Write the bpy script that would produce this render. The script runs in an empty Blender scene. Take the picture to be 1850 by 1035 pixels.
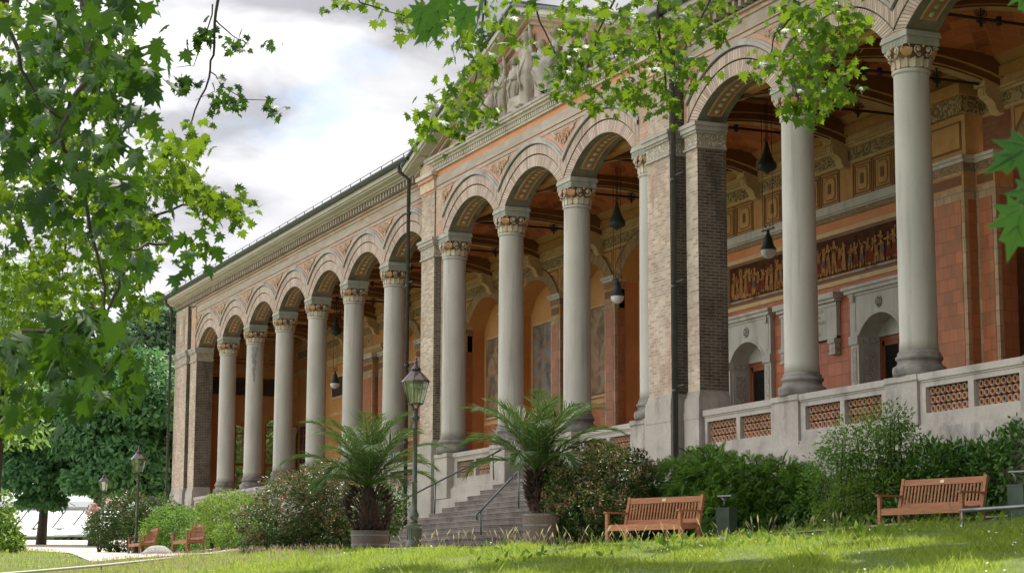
import bpy, math, random
import numpy as np
from mathutils import Vector, Matrix
R = math.radians
SC = bpy.context.scene
COL = SC.collection
rng = np.random.default_rng(7)
random.seed(7)

# ------------------------------------------------------------------ camera
CAM = np.array([85.3692, -22.5161, -4.5940]); YAW, PIT, ROL, FPX = 1.1693790, 0.1527838, 0.0033851, 3564.76
FW = np.array([-math.sin(YAW)*math.cos(PIT), math.cos(YAW)*math.cos(PIT), math.sin(PIT)])
RT = np.array([math.cos(YAW), math.sin(YAW), 0.0]); UP = np.cross(RT, FW)
RT, UP = RT*math.cos(ROL)+UP*math.sin(ROL), -RT*math.sin(ROL)+UP*math.cos(ROL)
cd = bpy.data.cameras.new('camera'); cam = bpy.data.objects.new('camera', cd); COL.objects.link(cam)
cd.sensor_width = 36.0; cd.lens = FPX/1850*36.0; cd.clip_end = 3000; cd.clip_start = 0.1
cd.dof.use_dof = True; cd.dof.focus_distance = 44; cd.dof.aperture_fstop = 16.0
cam.matrix_world = Matrix(((RT[0], UP[0], -FW[0], CAM[0]), (RT[1], UP[1], -FW[1], CAM[1]), (RT[2], UP[2], -FW[2], CAM[2]), (0, 0, 0, 1)))
SC.camera = cam
def at(u, v, d):            # surveying helper: bearing and distance from the tripod to a point of the place
    return CAM + (FW*FPX + RT*(u-925) + UP*(517.5-v))/FPX*d

# ------------------------------------------------------------------ light
SUN_EL = R(60); SUN_AZ = R(-58)     # azimuth from +Y towards +X
SUND = Vector((math.sin(SUN_AZ)*math.cos(SUN_EL), math.cos(SUN_AZ)*math.cos(SUN_EL), math.sin(SUN_EL)))
sl = bpy.data.lights.new('sun', 'SUN'); sl.energy = 5.0; sl.angle = R(0.6); sl.color = (1.0, 0.94, 0.84)
so = bpy.data.objects.new('sun', sl); COL.objects.link(so); so.rotation_euler = SUND.to_track_quat('Z', 'Y').to_euler()
so.location = (40, 0, 60)
W = bpy.data.worlds.new('World'); SC.world = W; W.use_nodes = True
nt = W.node_tree; nt.nodes.clear()
N = nt.nodes.new; L = nt.links.new
wo = N('ShaderNodeOutputWorld'); bg1 = N('ShaderNodeBackground'); bg2 = N('ShaderNodeBackground'); mx = N('ShaderNodeMixShader')
sky = N('ShaderNodeTexSky'); sky.sky_type = 'NISHITA'; sky.sun_disc = False; sky.sun_elevation = SUN_EL; sky.sun_rotation = SUN_AZ
L(sky.outputs[0], bg1.inputs[0]); bg1.inputs[1].default_value = 0.13
tc = N('ShaderNodeTexCoord'); mp = N('ShaderNodeMapping'); mp.inputs['Scale'].default_value = (1, 1, 2.3); L(tc.outputs['Generated'], mp.inputs[0])
mp.inputs['Location'].default_value = (-0.8, 1.6, 0.9)
n1 = N('ShaderNodeTexNoise'); n1.inputs['Scale'].default_value = 3.4; n1.inputs['Detail'].default_value = 7; n1.inputs['Roughness'].default_value = 0.55
L(mp.outputs[0], n1.inputs[0])
r1 = N('ShaderNodeValToRGB'); r1.color_ramp.elements[0].position = 0.32; r1.color_ramp.elements[1].position = 0.42; L(n1.outputs[0], r1.inputs[0])
n2 = N('ShaderNodeTexNoise'); n2.inputs['Scale'].default_value = 9; n2.inputs['Detail'].default_value = 8; n2.inputs['Roughness'].default_value = 0.5; n2.inputs['Distortion'].default_value = 0.35
L(mp.outputs[0], n2.inputs[0])
r2 = N('ShaderNodeValToRGB'); r2.color_ramp.elements[0].position = 0.40; r2.color_ramp.elements[1].position = 0.60
r2.color_ramp.elements[0].color = (0.44, 0.44, 0.47, 1); r2.color_ramp.elements[1].color = (0.92, 0.92, 0.93, 1); sx = N('ShaderNodeSeparateXYZ'); L(tc.outputs['Generated'], sx.inputs[0])
hz = N('ShaderNodeMapRange'); hz.inputs[1].default_value = 0.02; hz.inputs[2].default_value = 0.16; hz.inputs[3].default_value = 0.13; hz.inputs[4].default_value = 0.0; L(sx.outputs[2], hz.inputs[0])
ad_ = N('ShaderNodeMath'); ad_.operation = 'ADD'; L(n2.outputs[0], ad_.inputs[0]); L(hz.outputs[0], ad_.inputs[1]); L(ad_.outputs[0], r2.inputs[0])
e_ = r2.color_ramp.elements.new(0.49); e_.color = (0.68, 0.68, 0.71, 1)
L(r2.outputs[0], bg2.inputs[0])
dt = N('ShaderNodeVectorMath'); dt.operation = 'DOT_PRODUCT'; dt.inputs[1].default_value = (-0.55, -0.78, 0.30); L(tc.outputs['Generated'], dt.inputs[0])   # sky out of view brightened to light the facade from its left front
mr = N('ShaderNodeMapRange'); mr.inputs[1].default_value = 0.25; mr.inputs[2].default_value = 0.95; mr.inputs[3].default_value = 0.66; mr.inputs[4].default_value = 2.5; L(dt.outputs['Value'], mr.inputs[0]); L(mr.outputs[0], bg2.inputs[1])
L(r1.outputs[0], mx.inputs[0]); L(bg1.outputs[0], mx.inputs[1]); L(bg2.outputs[0], mx.inputs[2]); L(mx.outputs[0], wo.inputs[0])
SC.view_settings.view_transform = 'Standard'; SC.view_settings.look = 'None'; SC.view_settings.exposure = 0.42; SC.view_settings.gamma = 1.0
SC.view_settings.use_curve_mapping = False
SC.render.engine = 'CYCLES'
SC.cycles.max_bounces = 6; SC.cycles.diffuse_bounces = 4; SC.cycles.transmission_bounces = 4; SC.cycles.glossy_bounces = 2; SC.cycles.transparent_max_bounces = 8
SC.cycles.use_denoising = True

# ------------------------------------------------------------------ materials
MATS = {}
def newmat(name):
    m = bpy.data.materials.new(name); m.use_nodes = True; t = m.node_tree; t.nodes.clear()
    o = t.nodes.new('ShaderNodeOutputMaterial'); b = t.nodes.new('ShaderNodeBsdfPrincipled'); t.links.new(b.outputs[0], o.inputs[0])
    MATS[name] = m; return m, t, b, o
def ramp(t, src, stops):
    r = t.nodes.new('ShaderNodeValToRGB'); e = r.color_ramp.elements
    while len(e) < len(stops): e.new(0.5)
    for i, (p, c) in enumerate(stops): e[i].position = p; e[i].color = (*c, 1) if len(c) == 3 else c
    t.links.new(src, r.inputs[0]); return r.outputs[0]
def mixc(t, fac, a, b, mode='MIX'):
    m = t.nodes.new('ShaderNodeMix'); m.data_type = 'RGBA'; m.blend_type = mode
    for s, v in ((m.inputs[0], fac), (m.inputs[6], a), (m.inputs[7], b)):
        if isinstance(v, (int, float)): s.default_value = v
        elif isinstance(v, tuple): s.default_value = (*v, 1)
        else: t.links.new(v, s)
    return m.outputs[2]
def noise(t, scale, detail=4, coord='Object', vs=(1, 1, 1), rough=0.55, dist=0.0):
    c = t.nodes.new('ShaderNodeTexCoord'); mp_ = t.nodes.new('ShaderNodeMapping'); mp_.inputs['Scale'].default_value = vs
    oi = t.nodes.new('ShaderNodeObjectInfo'); om = t.nodes.new('ShaderNodeMath'); om.operation = 'MULTIPLY'; om.inputs[1].default_value = 37.0; t.links.new(oi.outputs['Random'], om.inputs[0])
    oa = t.nodes.new('ShaderNodeVectorMath'); oa.operation = 'ADD'; t.links.new(c.outputs[coord], oa.inputs[0]); t.links.new(om.outputs[0], oa.inputs[1]); t.links.new(oa.outputs[0], mp_.inputs[0])
    n = t.nodes.new('ShaderNodeTexNoise'); n.inputs['Scale'].default_value = scale; n.inputs['Detail'].default_value = detail
    n.inputs['Roughness'].default_value = rough; n.inputs['Distortion'].default_value = dist; t.links.new(mp_.outputs[0], n.inputs[0]); return n.outputs[0]
def bump(t, b, h, dist, strength=0.6):
    u = t.nodes.new('ShaderNodeBump'); u.inputs['Distance'].default_value = dist; u.inputs['Strength'].default_value = strength
    t.links.new(h, u.inputs['Height']); t.links.new(u.outputs[0], b.inputs['Normal'])
def mstone(name, c1, c2, rough=0.85, scale=2.0, vs=(1, 1, 1), stain=None, stain_vs=(1, 1, 0.15), bd=0.01, stain_amt=(0.5, 0.75), spec=0.3):
    m, t, b, o = newmat(name)
    f = noise(t, scale, 6, vs=vs)
    c = ramp(t, f, ((0.3, c1), (0.7, c2)))
    fine = noise(t, scale*14, 4)
    c = mixc(t, 0.22 if bd > 0.003 else 0.06, c, ramp(t, fine, ((0.3, (0.35, 0.35, 0.35)), (0.7, (0.70, 0.70, 0.70)))), 'OVERLAY')
    if stain:
        sf = noise(t, 1.6, 6, vs=(stain_vs[0]*1.5, stain_vs[1]*1.5, stain_vs[2]*1.5), rough=0.62)
        k = ramp(t, sf, ((stain_amt[0], (0, 0, 0)), (stain_amt[1], (1, 1, 1))))
        c = mixc(t, k, c, stain)
    t.links.new(c, b.inputs['Base Color']); b.inputs['Roughness'].default_value = rough; b.inputs['Specular IOR Level'].default_value = spec
    bump(t, b, fine, bd, 0.5); return m
def mbrick(name, ca, cb, mortar, bw, bh, ms=0.008, stain=None, samt=(0.5, 0.72), rough=0.9, offset=0.5, bias=0.0, bd=0.008, vs=(1, 1, 1)):
    m, t, b, o = newmat(name)
    c = t.nodes.new('ShaderNodeUVMap'); br = t.nodes.new('ShaderNodeTexBrick'); t.links.new(c.outputs[0], br.inputs[0])
    br.inputs['Color1'].default_value = (*ca, 1); br.inputs['Color2'].default_value = (*cb, 1); br.inputs['Mortar'].default_value = (*mortar, 1)
    br.inputs['Scale'].default_value = 1; br.inputs['Brick Width'].default_value = bw; br.inputs['Row Height'].default_value = bh
    br.inputs['Mortar Size'].default_value = ms; br.inputs['Mortar Smooth'].default_value = 0.1; br.inputs['Bias'].default_value = bias; br.offset = offset
    big = noise(t, 0.9, 6, rough=0.65)
    col = mixc(t, 0.55, br.outputs[0], ramp(t, big, ((0.28, (0.32, 0.30, 0.30)), (0.72, (0.72, 0.71, 0.70)))), 'OVERLAY')
    if stain:
        sf = noise(t, 1.3, 7, vs=(vs[0], vs[1], vs[2]*0.4), rough=0.7)
        col = mixc(t, ramp(t, sf, ((samt[0], (0, 0, 0)), (samt[1], (1, 1, 1)))), col, stain)
    t.links.new(col, b.inputs['Base Color']); b.inputs['Roughness'].default_value = rough; b.inputs['Specular IOR Level'].default_value = 0.25
    inv = t.nodes.new('ShaderNodeMath'); inv.operation = 'MULTIPLY_ADD'; inv.inputs[1].default_value = -1.0
    t.links.new(br.outputs['Fac'], inv.inputs[0]); t.links.new(noise(t, 30, 3), inv.inputs[2])
    bump(t, b, inv.outputs[0], bd, 0.7); return m
def mrelief(name, light, dark, scale=7.0, rough=0.8, bd=0.03, thr=(0.28, 0.5)):
    m, t, b, o = newmat(name)
    c = t.nodes.new('ShaderNodeUVMap'); mp_ = t.nodes.new('ShaderNodeMapping'); t.links.new(c.outputs[0], mp_.inputs[0])
    n0 = t.nodes.new('ShaderNodeTexNoise'); n0.inputs['Scale'].default_value = scale*0.6; n0.inputs['Detail'].default_value = 2; t.links.new(mp_.outputs[0], n0.inputs[0])
    v = t.nodes.new('ShaderNodeTexVoronoi'); v.feature = 'SMOOTH_F1'; v.inputs['Scale'].default_value = scale; v.inputs['Smoothness'].default_value = 0.3
    mv = t.nodes.new('ShaderNodeMix'); mv.data_type = 'VECTOR'; mv.inputs[0].default_value = 0.2; t.links.new(mp_.outputs[0], mv.inputs[4]); t.links.new(n0.outputs[1], mv.inputs[5])
    t.links.new(mv.outputs[1], v.inputs[0])
    w = t.nodes.new('ShaderNodeMath'); w.operation = 'MULTIPLY'; w.inputs[1].default_value = 16.0; t.links.new(v.outputs['Distance'], w.inputs[0])
    s = t.nodes.new('ShaderNodeMath'); s.operation = 'SINE'; t.links.new(w.outputs[0], s.inputs[0])
    h = t.nodes.new('ShaderNodeMath'); h.operation = 'MULTIPLY_ADD'; h.inputs[1].default_value = 0.5; h.inputs[2].default_value = 0.5; t.links.new(s.outputs[0], h.inputs[0])
    t.links.new(ramp(t, h.outputs[0], ((thr[0], dark), (thr[1], light))), b.inputs['Base Color']); b.inputs['Roughness'].default_value = rough
    bump(t, b, h.outputs[0], bd, 0.8); return m
def msimple(name, c, rough=0.5, metal=0.0, var=0.15, scale=6, spec=0.5):
    m, t, b, o = newmat(name)
    f = noise(t, scale, 5)
    lo = tuple(x*(1-var) for x in c); hi = tuple(min(1, x*(1+var)) for x in c)
    t.links.new(ramp(t, f, ((0.3, lo), (0.7, hi))), b.inputs['Base Color'])
    b.inputs['Roughness'].default_value = rough; b.inputs['Metallic'].default_value = metal; b.inputs['Specular IOR Level'].default_value = spec; return m
def mleaf(name, c1, c2, trans, rough=0.5, tw=0.5, spec=0.22):
    m, t, b, o = newmat(name)
    g = t.nodes.new('ShaderNodeNewGeometry')
    col = ramp(t, g.outputs['Random Per Island'], ((0.0, c1), (1.0, c2)))
    big = noise(t, 0.8, 3)
    col = mixc(t, 0.5, col, ramp(t, big, ((0.3, (0.35, 0.38, 0.32)), (0.7, (0.7, 0.68, 0.6)))), 'OVERLAY')
    t.links.new(col, b.inputs['Base Color']); b.inputs['Roughness'].default_value = rough; b.inputs['Specular IOR Level'].default_value = spec
    tr = t.nodes.new('ShaderNodeBsdfTranslucent'); tcx = mixc(t, 1.0, col, trans, 'MULTIPLY'); 
    ad = t.nodes.new('ShaderNodeMix'); ad.data_type = 'RGBA'; ad.blend_type = 'MIX'; ad.inputs[0].default_value = 0.65
    t.links.new(col, ad.inputs[6]); ad.inputs[7].default_value = (*trans, 1)
    t.links.new(ad.outputs[2], tr.inputs[0])
    mxs = t.nodes.new('ShaderNodeMixShader'); mxs.inputs[0].default_value = tw
    t.links.new(b.outputs[0], mxs.inputs[1]); t.links.new(tr.outputs[0], mxs.inputs[2]); t.links.new(mxs.outputs[0], o.inputs[0]); return m

mstone('column_stone', (0.46, 0.43, 0.375), (0.57, 0.535, 0.475), 0.75, 1.2, (1, 1, 0.5), stain=(0.27, 0.25, 0.215), stain_vs=(1.8, 1.8, 0.12), stain_amt=(0.52, 0.86), bd=0.002)
mstone('base_stone', (0.20, 0.18, 0.155), (0.33, 0.30, 0.26), 0.85, 2.0, stain=(0.10, 0.095, 0.085), stain_vs=(1, 1, 1.5), stain_amt=(0.45, 0.7), bd=0.006)
mstone('grey_stone', (0.34, 0.305, 0.265), (0.48, 0.43, 0.375), 0.85, 1.1, stain=(0.17, 0.16, 0.145), stain_vs=(0.8, 0.8, 0.35), stain_amt=(0.52, 0.78), bd=0.006)
mstone('impost_stone', (0.33, 0.33, 0.27), (0.45, 0.44, 0.38), 0.85, 3, stain=(0.16, 0.16, 0.13), stain_amt=(0.55, 0.8), bd=0.004)
mstone('cream_stone', (0.50, 0.44, 0.37), (0.64, 0.575, 0.49), 0.85, 1.5, stain=(0.30, 0.26, 0.19), stain_amt=(0.5, 0.8), bd=0.005)
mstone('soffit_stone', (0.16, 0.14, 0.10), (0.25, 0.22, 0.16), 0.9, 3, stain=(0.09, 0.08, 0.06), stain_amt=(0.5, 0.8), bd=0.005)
mstone('terracotta', (0.50, 0.30, 0.18), (0.66, 0.47, 0.32), 0.8, 3.5, stain=(0.62, 0.54, 0.42), stain_vs=(1.5, 1.5, 1), stain_amt=(0.45, 0.65), bd=0.006)
mstone('terracotta_cream', (0.50, 0.43, 0.32), (0.68, 0.60, 0.47), 0.8, 3.5, stain=(0.52, 0.30, 0.17), stain_vs=(1.5, 1.5, 1), stain_amt=(0.52, 0.7), bd=0.006)
mstone('shell_orange', (0.55, 0.29, 0.13), (0.66, 0.42, 0.23), 0.75, 5, bd=0.004)
mstone('salmon', (0.52, 0.25, 0.16), (0.62, 0.36, 0.25), 0.9, 2.5, stain=(0.42, 0.34, 0.28), stain_amt=(0.50, 0.74), stain_vs=(1, 1, 1), bd=0.006)
mstone('band_stone', (0.36, 0.30, 0.24), (0.49, 0.42, 0.35), 0.9, 2.5, vs=(0.4, 1, 2), stain=(0.40, 0.27, 0.20), stain_amt=(0.5, 0.7), stain_vs=(0.6, 1, 1.5), bd=0.008)
mstone('ring_clay', (0.36, 0.21, 0.14), (0.52, 0.34, 0.24), 0.8, 5, stain=(0.16, 0.13, 0.10), stain_amt=(0.5, 0.75), bd=0.004)
mstone('ring_clay_b', (0.42, 0.19, 0.10), (0.52, 0.29, 0.17), 0.8, 5, stain=(0.22, 0.15, 0.10), stain_amt=(0.5, 0.75), bd=0.004)
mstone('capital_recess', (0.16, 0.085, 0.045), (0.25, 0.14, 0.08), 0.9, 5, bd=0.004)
mstone('panel_brown', (0.27, 0.165, 0.075), (0.36, 0.23, 0.11), 0.85, 4, bd=0.004)
mstone('cornice_plaster', (0.50, 0.45, 0.385), (0.58, 0.53, 0.46), 0.9, 1.2, stain=(0.36, 0.32, 0.27), stain_vs=(0.5, 1, 1), stain_amt=(0.58, 0.85), bd=0.004)
mstone('redline', (0.48, 0.19, 0.10), (0.60, 0.28, 0.16), 0.8, 3, bd=0.003)
mstone('relief_stone', (0.40, 0.35, 0.29), (0.52, 0.47, 0.40), 0.85, 3.0, stain=(0.22, 0.20, 0.17), stain_vs=(1, 1, 1), stain_amt=(0.5, 0.75), bd=0.01)
mstone('orange_wall', (0.52, 0.19, 0.06), (0.62, 0.26, 0.09), 0.6, 1.2, bd=0.003)
mstone('ochre_wall', (0.52, 0.24, 0.075), (0.62, 0.32, 0.11), 0.6, 1.0, bd=0.002)
mstone('tan_trim', (0.50, 0.33, 0.16), (0.60, 0.43, 0.23), 0.7, 3, bd=0.004)
mstone('brown_paint', (0.16, 0.07, 0.025), (0.22, 0.10, 0.04), 0.6, 2, bd=0.002)
mstone('vault_tan', (0.44, 0.22, 0.075), (0.54, 0.30, 0.115), 0.8, 4, bd=0.004)
mstone('coffer_tan', (0.48, 0.25, 0.085), (0.57, 0.32, 0.12), 0.8, 4, bd=0.003)
mstone('door_stone', (0.44, 0.42, 0.36), (0.56, 0.53, 0.46), 0.8, 1.6, stain=(0.34, 0.31, 0.25), bd=0.003)
mbrick('pier_brick', (0.56, 0.45, 0.34), (0.33, 0.255, 0.195), (0.50, 0.43, 0.35), 0.24, 0.075, 0.010, stain=(0.36, 0.22, 0.15), samt=(0.52, 0.75))
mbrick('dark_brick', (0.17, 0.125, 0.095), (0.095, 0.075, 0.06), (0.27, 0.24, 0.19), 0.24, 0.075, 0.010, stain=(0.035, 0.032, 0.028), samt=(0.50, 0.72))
mbrick('voussoir_brick', (0.62, 0.50, 0.41), (0.38, 0.275, 0.215), (0.24, 0.185, 0.155), 0.075, 0.34, 0.010, stain=(0.42, 0.27, 0.19), samt=(0.58, 0.8), offset=0.0)
mbrick('wall_brick', (0.56, 0.42, 0.32), (0.42, 0.30, 0.22), (0.44, 0.36, 0.29), 0.24, 0.075, 0.008, stain=(0.54, 0.28, 0.18), samt=(0.42, 0.64))
mbrick('dado_tile', (0.47, 0.155, 0.065), (0.37, 0.105, 0.045), (0.20, 0.075, 0.035), 0.34, 0.34, 0.010, rough=0.45, offset=0.0, bd=0.004)
mbrick('pilaster_tile', (0.48, 0.17, 0.07), (0.34, 0.14, 0.06), (0.27, 0.11, 0.05), 0.33, 0.30, 0.008, rough=0.45, offset=0.5, bd=0.004)
mbrick('trim_block', (0.50, 0.36, 0.22), (0.40, 0.27, 0.155), (0.24, 0.16, 0.09), 0.3, 0.36, 0.008, rough=0.7, bd=0.003)
mbrick('vault_tile', (0.58, 0.19, 0.06), (0.32, 0.09, 0.03), (0.46, 0.22, 0.09), 0.36, 0.36, 0.010, rough=0.5, offset=0.0, bd=0.003)
mbrick('cornice_block', (0.58, 0.40, 0.22), (0.48, 0.29, 0.14), (0.25, 0.15, 0.07), 0.42, 0.15, 0.006, rough=0.8, bd=0.003)
mbrick('terrace_floor', (0.36, 0.33, 0.29), (0.30, 0.27, 0.24), (0.2, 0.18, 0.16), 0.6, 0.6, 0.008, rough=0.7, bd=0.003)
mbrick('cheek_block', (0.30, 0.25, 0.20), (0.24, 0.18, 0.15), (0.16, 0.14, 0.12), 0.9, 0.42, 0.012, stain=(0.12, 0.11, 0.095), samt=(0.45, 0.7), bd=0.01)
mbrick('step_stone', (0.235, 0.205, 0.175), (0.195, 0.168, 0.145), (0.10, 0.088, 0.08), 1.4, 0.17, 0.006, stain=(0.085, 0.078, 0.068), samt=(0.45, 0.7), bd=0.008, offset=0.4)
mrelief('band_relief', (0.56, 0.50, 0.40), (0.36, 0.29, 0.20), 11.0)
mrelief('cornice_relief', (0.42, 0.30, 0.145), (0.20, 0.13, 0.06), 6.0)
mrelief('small_relief', (0.48, 0.34, 0.19), (0.27, 0.14, 0.07), 16.0)
mrelief('jamb_relief', (0.50, 0.46, 0.39), (0.38, 0.34, 0.28), 9.0, bd=0.015)
mrelief('spandrel_ground', (0.50, 0.27, 0.18), (0.27, 0.12, 0.075), 10.0)
msimple('gutter_metal', (0.075, 0.085, 0.075), 0.55, 0.0, 0.3)
msimple('pipe_metal', (0.045, 0.042, 0.04), 0.5, 0.0, 0.3)
msimple('roof_slate', (0.10, 0.11, 0.12), 0.6, 0.0, 0.3, 3)
msimple('iron', (0.018, 0.014, 0.012), 0.6, 0.0, 0.2)
msimple('verdigris', (0.030, 0.042, 0.036), 0.55, 0.0, 0.3)
msimple('lamp_green', (0.060, 0.075, 0.048), 0.35, 0.0, 0.25)
msimple('lamp_roof', (0.11, 0.085, 0.08), 0.25, 0.7, 0.2)
msimple('opal_glass', (0.80, 0.80, 0.76), 0.25, 0.0, 0.04)
msimple('steel_rail', (0.17, 0.18, 0.18), 0.35, 0.6, 0.2)
msimple('pale_rail', (0.62, 0.60, 0.54), 0.45, 0.0, 0.1)
msimple('bin_green', (0.040, 0.068, 0.040), 0.5, 0.0, 0.25)
msimple('brass', (0.42, 0.33, 0.18), 0.35, 0.5, 0.1)
msimple('planter_grey', (0.13, 0.13, 0.13), 0.6, 0.0, 0.1)
msimple('gap_shade', (0.012, 0.010, 0.009), 0.4, 0.0, 0.3)  # near-black that stands for shade in grooves and gaps
msimple('white_canvas', (0.86, 0.86, 0.84), 0.8, 0.0, 0.05)
msimple('grey_roofing', (0.20, 0.22, 0.25), 0.7, 0.0, 0.1)
msimple('house_wall', (0.55, 0.53, 0.50), 0.85, 0.0, 0.1)
msimple('window_frame_paint', (0.30, 0.085, 0.03), 0.5, 0.0, 0.15)
msimple('figure_skin', (0.29, 0.135, 0.045), 0.8, 0.0, 0.45, 8, spec=0.08)
msimple('figure_cloth_red', (0.15, 0.035, 0.015), 0.8, 0.0, 0.3, 8, spec=0.08)
msimple('figure_cloth_blue', (0.10, 0.085, 0.065), 0.6, 0.0, 0.3, 8, spec=0.08)
msimple('frieze_ground', (0.070, 0.026, 0.010), 0.8, 0.0, 0.4, 4, spec=0.08)
msimple('letter_brown', (0.22, 0.16, 0.10), 0.8)
msimple('bark', (0.060, 0.048, 0.036), 0.9, 0.0, 0.35, 8)
msimple('palm_bark', (0.050, 0.030, 0.020), 0.95, 0.0, 0.4, 12)
msimple('soil', (0.05, 0.035, 0.025), 0.95, 0.0, 0.3, 5)
msimple('pink_petal', (0.72, 0.46, 0.42), 0.6, 0, 0.1)
msimple('purple_petal', (0.16, 0.05, 0.30), 0.6, 0, 0.2)
msimple('white_petal', (0.8, 0.8, 0.72), 0.6, 0, 0.05)
msimple('boulder_grey', (0.34, 0.32, 0.32), 0.95, 0, 0.35, 14)
def mwood(name, a, b_, rough=0.5):
    m, t, b, o = newmat(name)
    f = noise(t, 3.0, 6, vs=(1, 14, 14)); c = ramp(t, f, ((0.3, a), (0.7, b_)))
    g = t.nodes.new('ShaderNodeNewGeometry'); c = mixc(t, 0.35, c, ramp(t, g.outputs['Random Per Island'], ((0, (0.36, 0.36, 0.36)), (1, (0.66, 0.66, 0.66)))), 'OVERLAY')
    t.links.new(c, b.inputs['Base Color']); b.inputs['Roughness'].default_value = rough; bump(t, b, f, 0.002); return m
mwood('teak', (0.22, 0.085, 0.038), (0.38, 0.165, 0.070), 0.75); mwood('door_wood', (0.20, 0.065, 0.025), (0.30, 0.10, 0.04), 0.4)
mwood('tub_wood', (0.095, 0.070, 0.055), (0.16, 0.125, 0.10), 0.8)
def mglass(name, col, a):
    m, t, b, o = newmat(name)
    g = t.nodes.new('ShaderNodeBsdfGlossy'); g.inputs['Roughness'].default_value = 0.03; g.inputs[0].default_value = (0.9, 0.95, 0.92, 1)
    tr = t.nodes.new('ShaderNodeBsdfTransparent'); tr.inputs[0].default_value = (*col, 1)
    x = t.nodes.new('ShaderNodeMixShader'); x.inputs[0].default_value = a; t.links.new(tr.outputs[0], x.inputs[1]); t.links.new(g.outputs[0], x.inputs[2]); t.links.new(x.outputs[0], o.inputs[0])
mglass('lamp_glass', (0.72, 0.80, 0.70), 0.28); mglass('window_glass', (0.72, 0.85, 0.80), 0.12)
def mfresco(name, stops, sc, seed):
    m, t, b, o = newmat(name)
    c = t.nodes.new('ShaderNodeTexCoord'); mp_ = t.nodes.new('ShaderNodeMapping'); mp_.inputs['Location'].default_value = (seed*3.1, 0, seed); t.links.new(c.outputs['Object'], mp_.inputs[0])
    n = t.nodes.new('ShaderNodeTexNoise'); n.inputs['Scale'].default_value = sc; n.inputs['Detail'].default_value = 6; n.inputs['Distortion'].default_value = 1.2; n.inputs['Roughness'].default_value = 0.6
    t.links.new(mp_.outputs[0], n.inputs[0])
    t.links.new(ramp(t, n.outputs[0], stops), b.inputs['Base Color']); b.inputs['Roughness'].default_value = 0.6
mfresco('fresco_dark', ((0.25, (0.03, 0.03, 0.028)), (0.42, (0.10, 0.085, 0.06)), (0.52, (0.24, 0.13, 0.07)), (0.60, (0.16, 0.16, 0.15)), (0.75, (0.30, 0.27, 0.22))), 1.3, 2)
mfresco('fresco_brown', ((0.3, (0.05, 0.03, 0.02)), (0.45, (0.20, 0.12, 0.05)), (0.55, (0.36, 0.19, 0.08)), (0.62, (0.25, 0.24, 0.2)), (0.75, (0.42, 0.34, 0.24))), 1.5, 5)
mfresco('panel_dark', ((0.3, (0.020, 0.014, 0.012)), (0.5, (0.05, 0.028, 0.02)), (0.7, (0.09, 0.05, 0.035))), 2.0, 8)
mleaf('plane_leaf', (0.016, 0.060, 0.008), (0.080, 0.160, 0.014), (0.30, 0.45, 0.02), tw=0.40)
mleaf('vein_green', (0.16, 0.26, 0.08), (0.18, 0.28, 0.09), (0.2, 0.3, 0.1), tw=0.3)
mleaf('near_leaf', (0.022, 0.075, 0.018), (0.045, 0.125, 0.028), (0.08, 0.19, 0.02), tw=0.25)
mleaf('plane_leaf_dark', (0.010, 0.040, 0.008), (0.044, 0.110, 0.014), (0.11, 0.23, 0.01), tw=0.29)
mleaf('chestnut_leaf', (0.035, 0.125, 0.055), (0.15, 0.30, 0.11), (0.16, 0.38, 0.10), tw=0.36, spec=0.3)
mleaf('far_leaf', (0.10, 0.19, 0.11), (0.18, 0.28, 0.16), (0.25, 0.38, 0.2), tw=0.4, spec=0.2)  # paler green, distance haze put into the leaf colour
mleaf('pale_leaf', (0.11, 0.22, 0.06), (0.20, 0.34, 0.11), (0.35, 0.5, 0.12), tw=0.5, spec=0.3)
mleaf('pieris_leaf', (0.018, 0.055, 0.012), (0.085, 0.155, 0.030), (0.10, 0.17, 0.03), tw=0.25, rough=0.35)
mleaf('pieris_bloom', (0.24, 0.15, 0.085), (0.38, 0.26, 0.16), (0.3, 0.2, 0.1), tw=0.3, rough=0.7)
mleaf('laurel_leaf', (0.022, 0.080, 0.014), (0.110, 0.225, 0.035), (0.12, 0.30, 0.03), tw=0.3, rough=0.28, spec=0.6)
mleaf('bright_leaf', (0.075, 0.160, 0.022), (0.150, 0.250, 0.040), (0.30, 0.45, 0.05), tw=0.42)
mleaf('mid_leaf', (0.030, 0.090, 0.020), (0.150, 0.270, 0.045), (0.26, 0.48, 0.05), tw=0.42)
mleaf('palm_leaf', (0.028, 0.065, 0.022), (0.080, 0.135, 0.045), (0.16, 0.27, 0.05), tw=0.22, rough=0.5, spec=0.22)
mleaf('grass_blade', (0.13, 0.25, 0.020), (0.38, 0.52, 0.075), (0.62, 0.72, 0.12), tw=0.5, rough=0.5)
mleaf('tall_blade', (0.10, 0.22, 0.02), (0.42, 0.50, 0.12), (0.6, 0.7, 0.12), tw=0.45)
mleaf('dry_stalk', (0.30, 0.27, 0.14), (0.46, 0.42, 0.24), (0.5, 0.45, 0.25), tw=0.35, rough=0.7)
mleaf('rust_stalk', (0.34, 0.23, 0.15), (0.50, 0.40, 0.28), (0.5, 0.4, 0.3), tw=0.35, rough=0.7)
# ground materials
m, t, b, o = newmat('lawn_soil')
t.links.new(ramp(t, noise(t, 2.2, 8), ((0.3, (0.060, 0.095, 0.020)), (0.7, (0.12, 0.17, 0.035)))), b.inputs['Base Color']); b.inputs['Roughness'].default_value = 0.95
m, t, b, o = newmat('gravel')
t.links.new(ramp(t, noise(t, 18, 6), ((0.3, (0.42, 0.36, 0.30)), (0.7, (0.62, 0.55, 0.47)))), b.inputs['Base Color']); b.inputs['Roughness'].default_value = 0.95
m, t, b, o = newmat('window_room'); b.inputs['Base Color'].default_value = (0.01, 0.01, 0.01, 1); b.inputs['Roughness'].default_value = 0.08

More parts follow.
